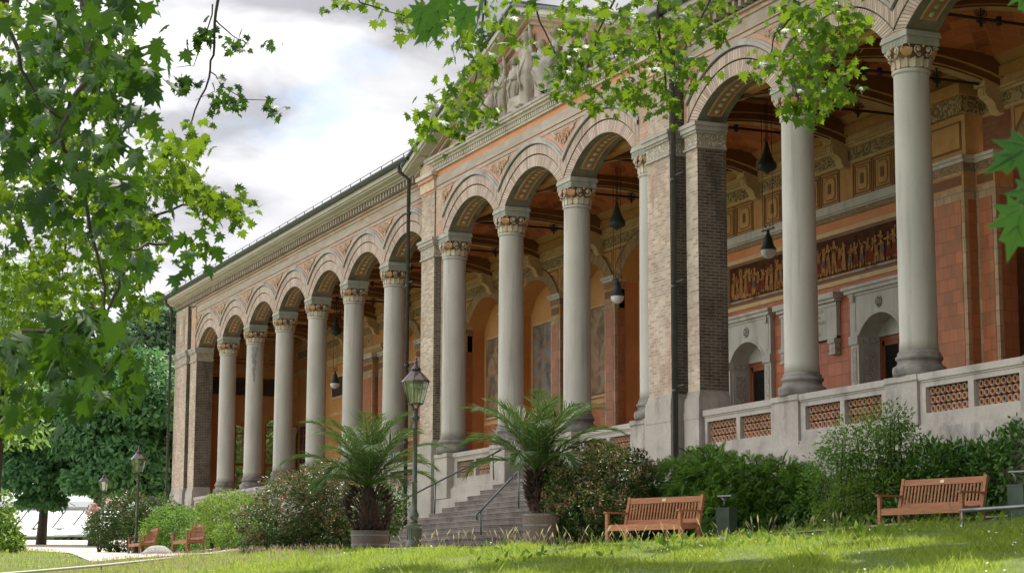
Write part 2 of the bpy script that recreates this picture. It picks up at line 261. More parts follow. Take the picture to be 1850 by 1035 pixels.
# ------------------------------------------------------------------ mesh tools
class M:
    def __init__(s): s.v = []; s.f = []; s.m = []; s.uv = {}; s.sm = set()
    def vs(s, pts): k = len(s.v); s.v.extend([tuple(map(float, p)) for p in pts]); return k
    def face(s, idx, mat=0, uv=None, smooth=False):
        if uv is not None: s.uv[len(s.f)] = uv
        if smooth: s.sm.add(len(s.f))
        s.f.append(tuple(idx)); s.m.append(mat)
    def quad(s, a, b, c, d, mat=0, uv=None, smooth=False):
        k = s.vs((a, b, c, d)); s.face((k, k+1, k+2, k+3), mat, uv, smooth)
    def poly(s, pts, mat=0): k = s.vs(pts); s.face(range(k, k+len(pts)), mat)
    def box(s, x0, x1, y0, y1, z0, z1, mat=0, bev=0.0):
        if x0 > x1: x0, x1 = x1, x0
        if y0 > y1: y0, y1 = y1, y0
        if z0 > z1: z0, z1 = z1, z0
        k = s.vs([(x, y, z) for z in (z0, z1) for y in (y0, y1) for x in (x0, x1)])
        for f in ((0, 2, 3, 1), (4, 5, 7, 6), (0, 1, 5, 4), (2, 6, 7, 3), (0, 4, 6, 2), (1, 3, 7, 5)): s.face([k+i for i in f], mat)
    def obox(s, c, ax, ay, az, mat=0):      # oriented box: centre and three half-axis vectors
        c, ax, ay, az = map(np.array, (c, ax, ay, az))
        k = s.vs([c+ax*i+ay*j+az*l for l in (-1, 1) for j in (-1, 1) for i in (-1, 1)])
        for f in ((0, 2, 3, 1), (4, 5, 7, 6), (0, 1, 5, 4), (2, 6, 7, 3), (0, 4, 6, 2), (1, 3, 7, 5)): s.face([k+i for i in f], mat)
    def lathe(s, prof, n=24, c=(0, 0, 0), mat=0, smooth=True, a0=0.0, sx=1, sy=1, cap=True):
        k = s.vs([(c[0]+r*sx*math.cos(a0+2*math.pi*i/n), c[1]+r*sy*math.sin(a0+2*math.pi*i/n), c[2]+z) for r, z in prof for i in range(n)])
        for j in range(len(prof)-1):
            for i in range(n): s.face((k+j*n+i, k+j*n+(i+1) % n, k+(j+1)*n+(i+1) % n, k+(j+1)*n+i), mat, None, smooth)
        if cap: s.face([k+i for i in range(n)][::-1], mat); s.face([k+(len(prof)-1)*n+i for i in range(n)], mat)
    def tube(s, pts, rad, n=8, mat=0, smooth=True, cap=True):
        pts = [np.array(p, float) for p in pts]; rad = rad if hasattr(rad, '__len__') else [rad]*len(pts)
        u = None; ks = []
        for i, p in enumerate(pts):
            t = pts[min(i+1, len(pts)-1)]-pts[max(i-1, 0)]; t /= (np.linalg.norm(t)+1e-12)
            if u is None: u = np.cross(t, (0, 0, 1.0) if abs(t[2]) < 0.9 else (1.0, 0, 0))
            u = u-t*(u@t); u /= (np.linalg.norm(u)+1e-12); w = np.cross(t, u)
            ks.append(s.vs([p+rad[i]*(u*math.cos(2*math.pi*j/n)+w*math.sin(2*math.pi*j/n)) for j in range(n)]))
        for a, b in zip(ks, ks[1:]):
            for j in range(n): s.face((a+j, a+(j+1) % n, b+(j+1) % n, b+j), mat, None, smooth)
        if cap: s.face([ks[0]+j for j in range(n)][::-1], mat); s.face([ks[-1]+j for j in range(n)], mat)
    def ball(s, c, r, n=10, k=6, mat=0, sq=(1, 1, 1)):
        pr_ = [(max(1e-4, math.sin(math.pi*i/k)), -math.cos(math.pi*i/k)) for i in range(k+1)]
        kk = s.vs([(c[0]+a*r*sq[0]*math.cos(2*math.pi*j/n), c[1]+a*r*sq[1]*math.sin(2*math.pi*j/n), c[2]+z*r*sq[2]) for a, z in pr_ for j in range(n)])
        for i in range(k):
            for j in range(n): s.face((kk+i*n+j, kk+i*n+(j+1) % n, kk+(i+1)*n+(j+1) % n, kk+(i+1)*n+j), mat, None, True)
    def mesh(s, name, mats):
        me = bpy.data.meshes.new(name); me.from_pydata(s.v, [], s.f)
        for mt in mats: me.materials.append(MATS[mt])
        me.polygons.foreach_set('material_index', s.m)
        sm = np.zeros(len(s.f), bool); sm[list(s.sm)] = True; me.polygons.foreach_set('use_smooth', sm)
        uvl = me.uv_layers.new(name='UVMap')
        nf = len(me.polygons); nl = len(me.loops)
        nrm = np.empty(nf*3); me.polygons.foreach_get('normal', nrm); nrm = np.abs(nrm.reshape(-1, 3))
        lt = np.empty(nf, int); me.polygons.foreach_get('loop_total', lt); vi = np.empty(nl, int); me.loops.foreach_get('vertex_index', vi)
        co = np.array(s.v)[vi]; fn = np.repeat(nrm, lt, axis=0); uv = np.empty((nl, 2))
        ax = fn.argmax(1); uv[:, 0] = np.where(ax == 0, co[:, 1], co[:, 0]); uv[:, 1] = np.where(ax == 2, co[:, 1], co[:, 2])
        ls = np.concatenate(([0], np.cumsum(lt)[:-1]))
        for fi, u in s.uv.items(): uv[ls[fi]:ls[fi]+lt[fi]] = u
        uvl.data.foreach_set('uv', uv.ravel()); me.update(); return me
def wm(o):
    m = o.matrix_basis.copy()
    if o.parent: m = wm(o.parent) @ o.matrix_parent_inverse @ m
    return m
def setp(o, parent):
    o.parent = parent; o.matrix_parent_inverse = wm(parent).inverted()
def put(name, me, parent=None, loc=None, rz=0.0, scale=None):
    o = bpy.data.objects.new(name, me); COL.objects.link(o)
    if loc is not None: o.location = [float(x) for x in loc]
    o.rotation_euler.z = rz
    if scale is not None: o.scale = scale
    if parent: setp(o, parent)
    return o
def part(name, mb, mats, parent=None, loc=None, rz=0.0):
    return put(name, mb.mesh(name, mats if isinstance(mats, (list, tuple)) else [mats]), parent, loc, rz)
def tag(o, label=None, cat=None, group=None, kind=None):
    if label: o['label'] = label
    if cat: o['category'] = cat
    if group: o['group'] = group
    if kind: o['kind'] = kind
    return o
def thing(name, label, cat, loc, rz=0.0, group=None):
    o = bpy.data.objects.new(name, None); COL.objects.link(o); o.location = [float(x) for x in loc]; o.rotation_euler.z = rz; o.empty_display_size = 0.2
    return tag(o, label, cat, group)
def copy_tree(o, parent=None):
    c = o.copy(); COL.objects.link(c)
    if parent: c.parent = parent
    for ch in [x for x in bpy.data.objects if x.parent == o]: copy_tree(ch, c)
    return c

# ------------------------------------------------------------------ terrain
HF = np.array([-0.9205, 0.3907]); HR = np.array([0.3907, 0.9205])
def st(x, y): dx, dy = x-CAM[0], y-CAM[1]; return dx*HF[0]+dy*HF[1], dx*HR[0]+dy*HR[1]
def gz(x, y):
    s_, t_ = st(np.asarray(x, float), np.asarray(y, float))
    tr = np.clip(t_-2.5, 0, 12); tl = np.clip(t_-2.5, -16, 0)
    a = -6.21+0.07*s_+0.088*tr+0.040*tl-0.0055*tl*tl
    q = np.clip(s_-45, 0, 85); b = -3.77+0.012*q+0.00018*q*q+0.018*np.maximum(s_-130, 0)+0.085*tr*np.clip((60-s_)/20, 0, 1)
    k = 0.12; h = np.clip(0.5+0.5*(b-a)/k, 0, 1)
    return b*(1-h)+a*h-k*h*(1-h)
def gp(x, y, dz=0.0): return (float(x), float(y), float(gz(x, y))+dz)
def ground():
    ss = np.concatenate((np.linspace(-60, 10, 15), np.linspace(12, 72, 61), np.linspace(74, 170, 49), np.linspace(190, 900, 12)))
    tt = np.concatenate((np.linspace(-500, -60, 10), np.linspace(-55, -22, 12), np.linspace(-20, 40, 61), np.linspace(44, 90, 10), np.linspace(110, 600, 8)))
    me = bpy.data.meshes.new('lawn'); Sg, Tg = np.meshgrid(ss, tt, indexing='ij')
    X = CAM[0]+Sg*HF[0]+Tg*HR[0]; Y = CAM[1]+Sg*HF[1]+Tg*HR[1]; Z = gz(X, Y)+0.015*np.sin(X*1.7)*np.cos(Y*1.3)
    v = np.stack((X, Y, Z), -1).reshape(-1, 3); nT = len(tt); fs = []
    for i in range(len(ss)-1):
        for j in range(nT-1): a = i*nT+j; fs.append((a, a+1, a+nT+1, a+nT))
    me.from_pydata(v.tolist(), [], fs); me.materials.append(MATS['lawn_soil'])
    for p in me.polygons: p.use_smooth = True
    tag(put('ground', me), kind='structure')
    # the gravel promenade at the far left and before the hall
    m_ = M(); 
    pts = []
    rows = [(150, -42, -20), (130, -36, -19), (115, -31, -16), (100, -26, -13), (85, -20.5, -11.5), (75, -17, -10.8), (68, -14.8, -9.9), (60, -12, -8), (52, -9, -5.5), (46, -5.6, -1.5), (39, -2.2, 2.2), (35.5, 1.8, 5.5), (33.5, 7, 10)]
    dens = []
    for (s0, a0, b0), (s1, a1, b1) in zip(rows, rows[1:]):
        for q in range(4): k = q/4; dens.append((s0+(s1-s0)*k, a0+(a1-a0)*k, b0+(b1-b0)*k))
    dens.append(rows[-1])
    for (s0, a0, b0), (s1, a1, b1) in zip(dens, dens[1:]):
        for q in range(6):
            P = []
            for s_, a, b in ((s0, a0, b0), (s1, a1, b1)):
                for k in (q/6, (q+1)/6):
                    t_ = a+(b-a)*k; x, y = CAM[0]+s_*HF[0]+t_*HR[0], CAM[1]+s_*HF[1]+t_*HR[1]; P.append((x, y, float(gz(x, y))+0.03))
            m_.quad(P[0], P[1], P[3], P[2])
    tag(part('path', m_, 'gravel'), kind='structure')
ground()

# ------------------------------------------------------------------ the hall
HALL = thing('pump_hall', 'long neoclassical colonnaded hall of brick and stone with grey columns and low arches', 'hall', (30, 2, -3.6))
YF, YB = -0.38, 0.38            # front and back of the arcade wall
ZS, ZF = 6.50, -1.45            # arch springing, terrace floor
YW = 5.5                        # inner back wall
WL = [4.4*k for k in range(6)]                      # column axes, left wing
CC = [28.17, 32.74, 37.32, 41.90]                   # centre
WR = [48.5, 52.9, 57.3, 61.7]                       # right wing
YC = -0.20                                          # centre columns stand a little forward
# --- column
def spiral(m_, c, r, ax, ay, turns=1.6, tr=0.016, sgn=1, mat=0, a0=0.0, n=16):
    c, ax, ay = map(np.array, (c, ax, ay)); P = []; rr = []
    for i in range(n+1):
        k = i/n; a = a0+sgn*2*math.pi*turns*k; q = r*(1-0.82*k); P.append(c+ax*q*math.cos(a)+ay*q*math.sin(a)); rr.append(tr*(1-0.4*k))
    m_.tube(P, rr, 5, mat)
def column_meshes():
    b = M(); b.lathe([(0.50, -0.42), (0.525, -0.37), (0.535, -0.30), (0.52, -0.23), (0.47, -0.20), (0.455, -0.19), (0.43, -0.15), (0.425, -0.12), (0.44, -0.10), (0.455, -0.09), (0.47, -0.06), (0.465, -0.03), (0.44, -0.01), (0.425, 0.0), (0.43, 0.03), (0.42, 0.06), (0.40, 0.075), (0.385, 0.10)], 40)
    s_ = M(); s_.lathe([(0.385, 0.10), (0.376, 0.3), (0.374, 1.5), (0.370, 2.6), (0.366, 3.8), (0.360, 4.9), (0.356, 5.62), (0.358, 5.68)], 40)
    s_.lathe([(0.358, 5.675), (0.385, 5.69), (0.395, 5.72), (0.385, 5.75), (0.362, 5.765)], 40)
    c = M()
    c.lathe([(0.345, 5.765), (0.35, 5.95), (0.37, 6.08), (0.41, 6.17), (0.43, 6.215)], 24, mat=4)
    def leaf(a, z0, h, w, r0, out, mat):
        ca, sa = math.cos(a), math.sin(a); er = np.array((ca, sa, 0)); et = np.array((-sa, ca, 0)); rows = []
        K = 7
        for i in range(K+1):
            k = i/K; curl = out*max(0, (k-0.55)/0.45)**1.6; z = z0+h*(k if k < 0.88 else 0.88-(k-0.88)*0.9); ww = w*(0.55+0.55*math.sin(math.pi*min(1, k*0.9+0.12)))*(1.0 if k < 0.85 else 0.62)
            row = []
            for j in (-1, -0.55, 0, 0.55, 1):
                sc = 1.0+(0.14 if i % 2 else -0.05)*(abs(j) == 1)
                bulge = 0.035*(1-abs(j))+0.012; row.append(er*(r0+curl+bulge)+et*ww*j*sc+np.array((0, 0, z-0.02*abs(j)*k)))
            rows.append(c.vs(row))
        for a_, b_ in zip(rows, rows[1:]):
            for j in range(4): c.face((a_+j, a_+j+1, b_+j+1, b_+j), mat, None, True)
        mid = [er*(r0+out*max(0, (i/K-0.55)/0.45)**1.6+0.05)+np.array((0, 0, z0+h*(i/K)*0.9)) for i in range(K)]
        c.tube(mid, 0.011, 5, mat)
    for i in range(8): leaf(math.pi/4*i+math.pi/8, 5.77, 0.235, 0.105, 0.345, 0.085, 0)
    for i in range(8): leaf(math.pi/4*i, 5.78, 0.25, 0.070, 0.335, 0.075, 3 if i % 2 else 0)
    for i in range(4):      # corner shells with ribs
        a = math.pi/4+math.pi/2*i; er = np.array((math.cos(a), math.sin(a), 0)); et = np.array((-math.sin(a), math.cos(a), 0))
        for q in range(-4, 5):
            P = [er*(0.36)+et*q*0.008+np.array((0, 0, 5.985)), er*(0.43)+et*q*0.021+np.array((0, 0, 6.05)), er*(0.475)+et*q*0.028+np.array((0, 0, 6.12-abs(q)*0.004)), er*(0.50)+et*q*0.026+np.array((0, 0, 6.17-abs(q)*0.008))]
            c.tube(P, [0.012, 0.02, 0.024, 0.014], 5, 1)
        for sg in (-1, 1):  # corner scroll
            spiral(c, er*0.50+et*sg*0.07+np.array((0, 0, 6.185)), 0.045, er, np.array((0, 0, 1.0)), 1.3, 0.013, sg, 0)
    for i in range(4):      # a pair of volutes on each face, with rosettes
        a = math.pi/2*i; er = np.array((math.cos(a), math.sin(a), 0)); et = np.array((-math.sin(a), math.cos(a), 0)); ez = np.array((0, 0, 1.0))
        for sg in (-1, 1):
            cc = er*0.435+et*sg*0.125+ez*6.115
            spiral(c, cc, 0.088, et*sg, ez, 1.35, 0.018, 1, 0, a0=-1.3); spiral(c, cc-ez*0.095-et*sg*0.03, 0.045, et*sg, ez, 1.2, 0.012, -1, 0)
            k = c.vs([cc+er*(0.018)+(et*math.cos(q*math.pi/5)+ez*math.sin(q*math.pi/5))*0.035 for q in range(10)]+[cc+er*0.045]+[cc+(et*math.cos(q*math.pi/5)+ez*math.sin(q*math.pi/5))*0.04 for q in range(10)])
            for q in range(10): c.face((k+q, k+(q+1) % 10, k+10), 2, None, True); c.face((k+11+q, k+11+(q+1) % 10, k+(q+1) % 10, k+q), 2)
        c.ball(er*0.455+ez*6.19, 0.03, 8, 5, 1)
    d = M()
    d.box(-0.44, 0.44, -0.385, 0.385, 6.222, 6.38)
    for k in range(18): xx = -0.425+k*0.05; d.box(xx-0.014, xx+0.014, -0.395, -0.385, 6.25, 6.37)
    for k in range(15): yy = -0.355+k*0.0507; d.box(0.44, 0.450, yy-0.014, yy+0.014, 6.25, 6.37)
    d.box(-0.47, 0.47, -0.415, 0.415, 6.38, 6.445); d.box(-0.455, 0.455, -0.40, 0.40, 6.445, 6.498)
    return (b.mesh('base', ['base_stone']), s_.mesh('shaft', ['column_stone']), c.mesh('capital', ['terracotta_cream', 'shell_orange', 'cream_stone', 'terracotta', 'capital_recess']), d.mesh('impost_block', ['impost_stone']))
CB, CS, CCAP, CD = column_meshes()
def column(x, y):
    s_ = put('column', CS, HALL, (x, y, 0)); put('base', CB, s_, (x, y, 0)); put('capital', CCAP, s_, (x, y, 0)); put('impost_block', CD, s_, (x, y, 0))
for x in WL+WR: column(x, 0)
for x in CC: column(x, YC)
m_ = M(); rows = []
for i in range(15):
    k = i/14; z = 5.55-1.45*k; wd = 0.34*(1-0.75*k)*(1+0.25*math.sin(i*2.3)); mid_ = -0.35+0.05*math.sin(i*1.1); rows.append(m_.vs([(WL[1]+0.3675*math.cos(a), 0.3675*math.sin(a), z) for a in np.linspace(mid_-wd, mid_+wd, 7)]))
for a_, b_ in zip(rows, rows[1:]):
    for j in range(6): m_.face((a_+j, a_+j+1, b_+j+1, b_+j), 0, None, True)
mstone('soot_stain', (0.22, 0.21, 0.20), (0.40, 0.385, 0.36), 0.85, 5.0, (1, 1, 0.6), bd=0.002)
part('stain', m_, 'soot_stain', [c for c in COL.objects if c.name.startswith('column')][1])
# --- arches: meshes in local coordinates (x about the bay centre, y about the wall axis)
def arch_mesh(B, hw, rise, nseg=28):
    """B half bay, hw half opening at the springing"""
    Rr = (hw*hw+rise*rise)/(2*rise); zc = ZS+rise-Rr
    def ang(r): return min(math.asin(min(1, B/r)), math.acos(min(1, max(-1, (ZS-zc)/r))))
    m_ = M()
    def ring(r1, r2, y, mat, back=None, brick=True):
        a1, a2 = ang(r1), ang(r2); prev = None
        for i in range(nseg+1):
            k = i/nseg*2-1; p1 = (r1*math.sin(a1*k), y, zc+r1*math.cos(a1*k)); p2 = (r2*math.sin(a2*k), y, zc+r2*math.cos(a2*k)); s1 = r1*a1*k*1.0
            if prev:
                q1, q2, s0 = prev; m_.quad(q1, p1, p2, q2, mat, [(s0, 0.0), (s1, 0.0), (s1, r2-r1-0.006), (s0, r2-r1-0.006)] if brick else None)
                if back is not None:        # outer edge of a projecting ring
                    m_.quad(q2, p2, (p2[0], back, p2[2]), (q2[0], back, q2[2]), mat); m_.quad(p1, q1, (q1[0], back, q1[2]), (p1[0], back, p1[2]), mat)
            prev = (p1, p2, s1)
    W1, W2, W3 = 0.33, 0.28, 0.20
    ring(Rr, Rr+W1, YF-0.012, 0); ring(Rr+W1, Rr+W1+0.028, YF, 3, brick=False)  # groove shade put in as a near-black strip
    ring(Rr+W1+0.028, Rr+W1+W2, YF-0.03, 0, back=YF+0.01)
    r3 = Rr+W1+W2
    ring(r3, r3+0.045, YF-0.018, 3, brick=False)
    ring(r3+0.045, r3+W3-0.07, YF-0.085, 1, back=YF+0.0, brick=False); ring(r3+W3-0.07, r3+W3, YF-0.05, 1, back=YF, brick=False)
    # infill beside the springing (brick shoulders), below the ring band
    def shoulder(sg):
        a = ang(Rr); xs = Rr*math.sin(a); P = [(sg*xs, ZS)]
        for r in (Rr+W1,):
            aa = ang(r); P.append((sg*r*math.sin(aa), zc+r*math.cos(aa)))
        if P[-1][0]*sg < B-1e-3: P.append((sg*B, ZS))
        else: P.append((sg*B, ZS))
        pts = [(x, YF+0.0, z) for x, z in P]
        m_.poly(pts if sg < 0 else pts[::-1], 2)
    # wall face above the archivolt up to the band, and the whole wall face behind
    Rt = r3+W3; at_ = ang(Rt); TOP = 8.10; prev = None
    for i in range(nseg+1):
        k = i/nseg*2-1; x = B*k; r = Rr; z = zc+math.sqrt(max(0, r*r-x*x)) if abs(x) < hw else ZS
        z = max(z, ZS)
        if prev: m_.quad((prev[0], YF, prev[1]), (x, YF, z), (x, YF, TOP), (prev[0], YF, TOP), 2); m_.quad((x, YB, z), (prev[0], YB, prev[1]), (prev[0], YB, 7.4), (x, YB, 7.4), 4)
        prev = (x, z)
    # salmon outer border round the archivolt
    ring(Rt, Rt+0.11, YF-0.012, 5, brick=False)
    # soffit: stone, frame, panel
    a = ang(Rr)
    def strip(y0, y1, r, mat, ka=1.0):
        prev = None
        for i in range(nseg+1):
            k = (i/nseg*2-1)*ka; p = (r*math.sin(a*k), zc+r*math.cos(a*k))
            if prev: m_.quad((prev[0], y1, prev[1]), (p[0], y1, p[1]), (p[0], y0, p[1]), (prev[0], y0, prev[1]), mat)
            prev = p
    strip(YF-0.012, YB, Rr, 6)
    so = M()
    for y0, y1, r, mt in ((-0.20, 0.20, Rr-0.012, 1), (-0.165, 0.165, Rr-0.020, 0), (-0.130, 0.130, Rr-0.030, 2)):
        prev = None; ka = 0.86 if mt != 2 else 0.82
        for i in range(nseg+1):
            k = (i/nseg*2-1)*ka; p = (r*math.sin(a*k), zc+r*math.cos(a*k))
            if prev: so.quad((prev[0], y1, prev[1]), (p[0], y1, p[1]), (p[0], y0, p[1]), (prev[0], y0, prev[1]), mt)
            prev = p
    nm = 15
    for i in range(nm):
        k = (i/(nm-1)*2-1)*0.78; al = a*k; er = np.array((math.sin(al), 0, math.cos(al))); et = np.array((math.cos(al), 0, -math.sin(al))); c0 = np.array((0, 0, zc))+er*(Rr-0.034)
        for rad, dd, mt in ((0.068, 0.0, 3), (0.040, -0.016, 3)):
            q = so.vs([c0+er*dd+(et*math.cos(2*math.pi*j/10)+np.array((0, 1, 0))*math.sin(2*math.pi*j/10))*rad for j in range(10)]+[c0+er*(dd-0.014)])
            for j in range(10): so.face((q+j, q+(j+1) % 10, q+10), mt)
    return m_.mesh('arch', ['voussoir_brick', 'grey_stone', 'wall_brick', 'gap_shade', 'ochre_wall', 'salmon', 'soffit_stone']), so.mesh('soffit_panel', ['redline', 'terracotta', 'panel_brown', 'cream_stone']), (zc, r3+W3+0.11)
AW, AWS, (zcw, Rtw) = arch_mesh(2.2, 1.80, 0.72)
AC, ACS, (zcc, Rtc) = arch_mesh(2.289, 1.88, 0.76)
bays_w = [-2.2, 2.2, 6.6, 11.0, 15.4, 19.8, 24.2] + [46.3, 50.7, 55.1, 59.5, 63.9]
bays_c = [(CC[i]+CC[i+1])/2 for i in range(3)]
for x in bays_w: a_ = put('arch', AW, HALL, (x, 0, 0)); put('soffit_panel', AWS, a_, (x, 0, 0))
for x in bays_c: a_ = put('arch', AC, HALL, (x, YC, 0)); put('soffit_panel', ACS, a_, (x, YC, 0))
# --- spandrel reliefs between the arches
def spandrel_mesh(B, zc, Rt, top=7.97, half=0):
    m_ = M(); zb = zc+math.sqrt(Rt*Rt-(B-0.02)**2)+0.10; P = []
    # local x=0 at the column axis; sides follow both archivolts
    def side(z): return B-math.sqrt(max(0.0, (Rt+0.05)**2-(z-zc)**2)) if (Rt+0.05) > (z-zc) else B
    zs = np.linspace(zb, top, 12); w = [max(0.02, side(z)-0.06) for z in zs]; w = [min(x, 1.25) for x in w]
    def panel(sh, y, mat, z0, z1):
        prev = None
        for z, ww in zip(zs, w):
            if z < z0 or z > z1: continue
            wl = max(0.0, ww-sh); l_, r_ = (-wl if half <= 0 else 0.0), (wl if half >= 0 else 0.0)
            if prev: m_.quad((prev[0], y, prev[2]), (prev[1], y, prev[2]), (r_, y, z), (l_, y, z), mat)
            prev = (l_, r_, z)
    panel(0.0, YF-0.022, 1, 0, 99); panel(0.05, YF-0.030, 2, zb+0.05, top-0.03)
    panel(0.085, YF-0.034, 0, zb+0.09, top-0.06)
    # scrolls
    ex, ez = np.array((1.0, 0, 0)), np.array((0, 0, 1.0))
    for sg in ((-1, 1) if half == 0 else (half,)):
        x0, z0, r = 0.13, top-0.26, 0.115
        m_.tube([(0.02*sg, YF-0.05, zb+0.12), (0.03*sg, YF-0.06, (zb+top)/2), (0.05*sg, YF-0.05, z0)], 0.014, 5, 3)
        while x0 < 1.05 and r > 0.028:
            spiral(m_, (sg*x0, YF-0.045, z0), r, ex*sg, ez, 1.6, 0.018, 1 if r > 0.07 else -1, 3, a0=2.4)
            m_.ball((sg*(x0+r*0.2), YF-0.045, z0-r*1.25), r*0.38, 6, 4, 3, (1, 0.5, 1))
            x0 += r*1.75; z0 += r*0.42; r *= 0.74
        spiral(m_, (sg*0.10, YF-0.045, zb+0.34), 0.06, ex*sg, ez, 1.4, 0.014, -1, 3, a0=1.0)
    m_.ball((0, YF-0.05, top-0.17), 0.07, 8, 5, 3, (0.8, 0.6, 1.3))
    return m_.mesh('spandrel_relief', ['spandrel_ground', 'grey_stone', 'redline', 'terracotta'])
SPW = spandrel_mesh(2.2, zcw, Rtw); SPC = spandrel_mesh(2.289, zcc, Rtc)
SPL = spandrel_mesh(2.289, zcc, Rtc, half=1); SPR = spandrel_mesh(2.2, zcw, Rtw, half=1)
for x in WL+WR: put('spandrel_relief', SPW, HALL, (x, 0, 0))
for x in CC[1:3]: put('spandrel_relief', SPC, HALL, (x, YC, 0))
put('spandrel_relief', SPL, HALL, (CC[0], YC, 0)); put('spandrel_relief', SPR, HALL, (44.15, 0, 0)); put('spandrel_relief', SPR, HALL, (-4.35, 0, 0))
# --- entablature of a wing
def entab(x0, x1, end_left=False):
    m_ = M(); e = lambda y: y
    m_.box(x0, x1, YF, YB, 8.10, 9.0, 0)
    m_.box(x0, x1, YF-0.03, YF, 8.00, 8.09, 1); m_.box(x0, x1, YF-0.022, YF, 8.09, 8.12, 2)
    m_.box(x0, x1, YF-0.05, YF, 8.13, 8.17, 1); m_.box(x0, x1, YF-0.02, YF, 8.17, 8.47, 1)
    m_.box(x0, x1, YF-0.06, YF, 8.47, 8.53, 1); m_.box(x0, x1, YF-0.03, YF, 8.53, 8.60, 2); m_.box(x0, x1, YF-0.09, YF, 8.60, 8.66, 1)
    m_.box(x0, x1, YF-0.05, YF, 8.66, 8.88, 3)  # near-black strip painted as the shade between the dentils
    n = int((x1-x0)/0.29)
    for k in range(n): xx = x0+(k+0.5)*(x1-x0)/n; m_.box(xx-0.058, xx+0.058, YF-0.25, YF-0.05, 8.68, 8.87, 1)
    m_.box(x0, x1, YF-0.30, YF, 8.88, 8.95, 1)
    L_ = x0-(0.75 if end_left else 0)
    m_.box(L_+0.2, x1, YF-0.40, YF, 8.95, 9.01, 4)
    m_.box(L_+0.05, x1, YF-0.62, YF, 9.01, 9.06, 4); m_.box(L_, x1, YF-0.70, YF, 9.06, 9.20, 4)
    part('cornice', m_, ['wall_brick', 'band_stone', 'redline', 'gap_shade', 'cornice_plaster'], HALL)
    g = M(); P = []
    for a in range(9): al = math.pi*a/8; P.append((-0.10*math.cos(al), -0.10*math.sin(al)))
    yc = YF-0.80
    for (a, b), (c, d) in zip(P, P[1:]): g.quad((L_-0.05, yc+a, 9.29+b), (x1, yc+a, 9.29+b), (x1, yc+c, 9.29+d), (L_-0.05, yc+c, 9.29+d), 0, None, True)
    g.box(L_-0.05, x1, yc-0.115, yc-0.095, 9.27, 9.31); g.box(L_-0.05, x1, yc+0.1, yc+0.12, 9.2, 9.32)
    g.quad((L_-0.05, yc+0.1, 9.205), (x1, yc+0.1, 9.205), (x1, yc-0.1, 9.24), (L_-0.05, yc-0.1, 9.24))
    part('gutter', g, 'gutter_metal', HALL)
    r = M(); r.poly([(L_-0.02, yc+0.08, 9.32), (x1, yc+0.08, 9.32), (x1, 2.9, 10.3), (L_+1.5, 2.9, 10.3)]); r.poly([(L_+1.5, 2.9, 10.3), (x1, 2.9, 10.3), (x1, 6.6, 9.2), (L_-0.02, 6.6, 9.2)])
    r.poly([(L_-0.02, yc+0.08, 9.32), (L_+1.5, 2.9, 10.3), (L_-0.02, 6.6, 9.2)])
    part('roof', r, 'roof_slate', HALL)
    s_ = M(); n = int((x1-L_)/1.1)
    for k in range(n+1): xx = L_+0.1+k*1.1; s_.box(xx-0.012, xx+0.012, yc+0.10, yc+0.124, 9.32, 9.56)
    s_.tube([(L_, yc+0.11, 9.55), (x1, yc+0.11, 9.55)], 0.013, 5); s_.tube([(L_, yc+0.11, 9.45), (x1, yc+0.11, 9.45)], 0.008, 5)
    part('snow_guard', s_, 'gutter_metal', HALL)
entab(-7.75, 26.40, True); entab(43.75, 66.5)
# --- piers
def band(m_, x0, x1, y0, y1, z0, z1, mat, rel):     # impost: relief band with a cap moulding
    m_.box(x0-0.02, x1+0.02, y0-0.02, y1, z0, z1-0.26, rel); m_.box(x0-0.05, x1+0.05, y0-0.05, y1, z0-0.05, z0, mat)
    m_.box(x0-0.06, x1+0.06, y0-0.06, y1, z1-0.26, z1-0.20, mat); m_.box(x0-0.10, x1+0.10, y0-0.10, y1, z1-0.20, z1-0.09, mat); m_.box(x0-0.13, x1+0.13, y0-0.13, y1, z1-0.09, z1, mat)
def footing(m_, x0, x1, y0, y1, mat):
    m_.box(x0-0.015, x1+0.015, y0-0.015, y1, -0.02, 0.06, mat); m_.box(x0-0.035, x1+0.035, y0-0.035, y1, -0.09, -0.02, mat); m_.box(x0-0.06, x1+0.06, y0-0.06, y1, -0.16, -0.09, mat)
    m_.box(x0-0.07, x1+0.07, y0-0.07, y1, -0.42, -0.16, mat); m_.box(x0-0.085, x1+0.085, y0-0.085, y1, -0.60, -0.42, mat); m_.box(x0-0.075, x1+0.075, y0-0.075, y1, -4.4, -0.60, mat)
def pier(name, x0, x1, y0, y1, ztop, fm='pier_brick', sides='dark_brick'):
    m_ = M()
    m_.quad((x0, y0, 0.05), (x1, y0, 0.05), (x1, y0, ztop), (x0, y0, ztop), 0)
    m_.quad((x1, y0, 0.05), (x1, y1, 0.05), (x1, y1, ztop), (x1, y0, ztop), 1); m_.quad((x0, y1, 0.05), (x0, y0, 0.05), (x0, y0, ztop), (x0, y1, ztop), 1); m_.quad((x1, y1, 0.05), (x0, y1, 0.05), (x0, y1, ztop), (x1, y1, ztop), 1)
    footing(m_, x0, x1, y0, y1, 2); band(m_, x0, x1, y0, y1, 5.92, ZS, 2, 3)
    return part(name, m_, [fm, sides, 'grey_stone', 'band_relief'], HALL)
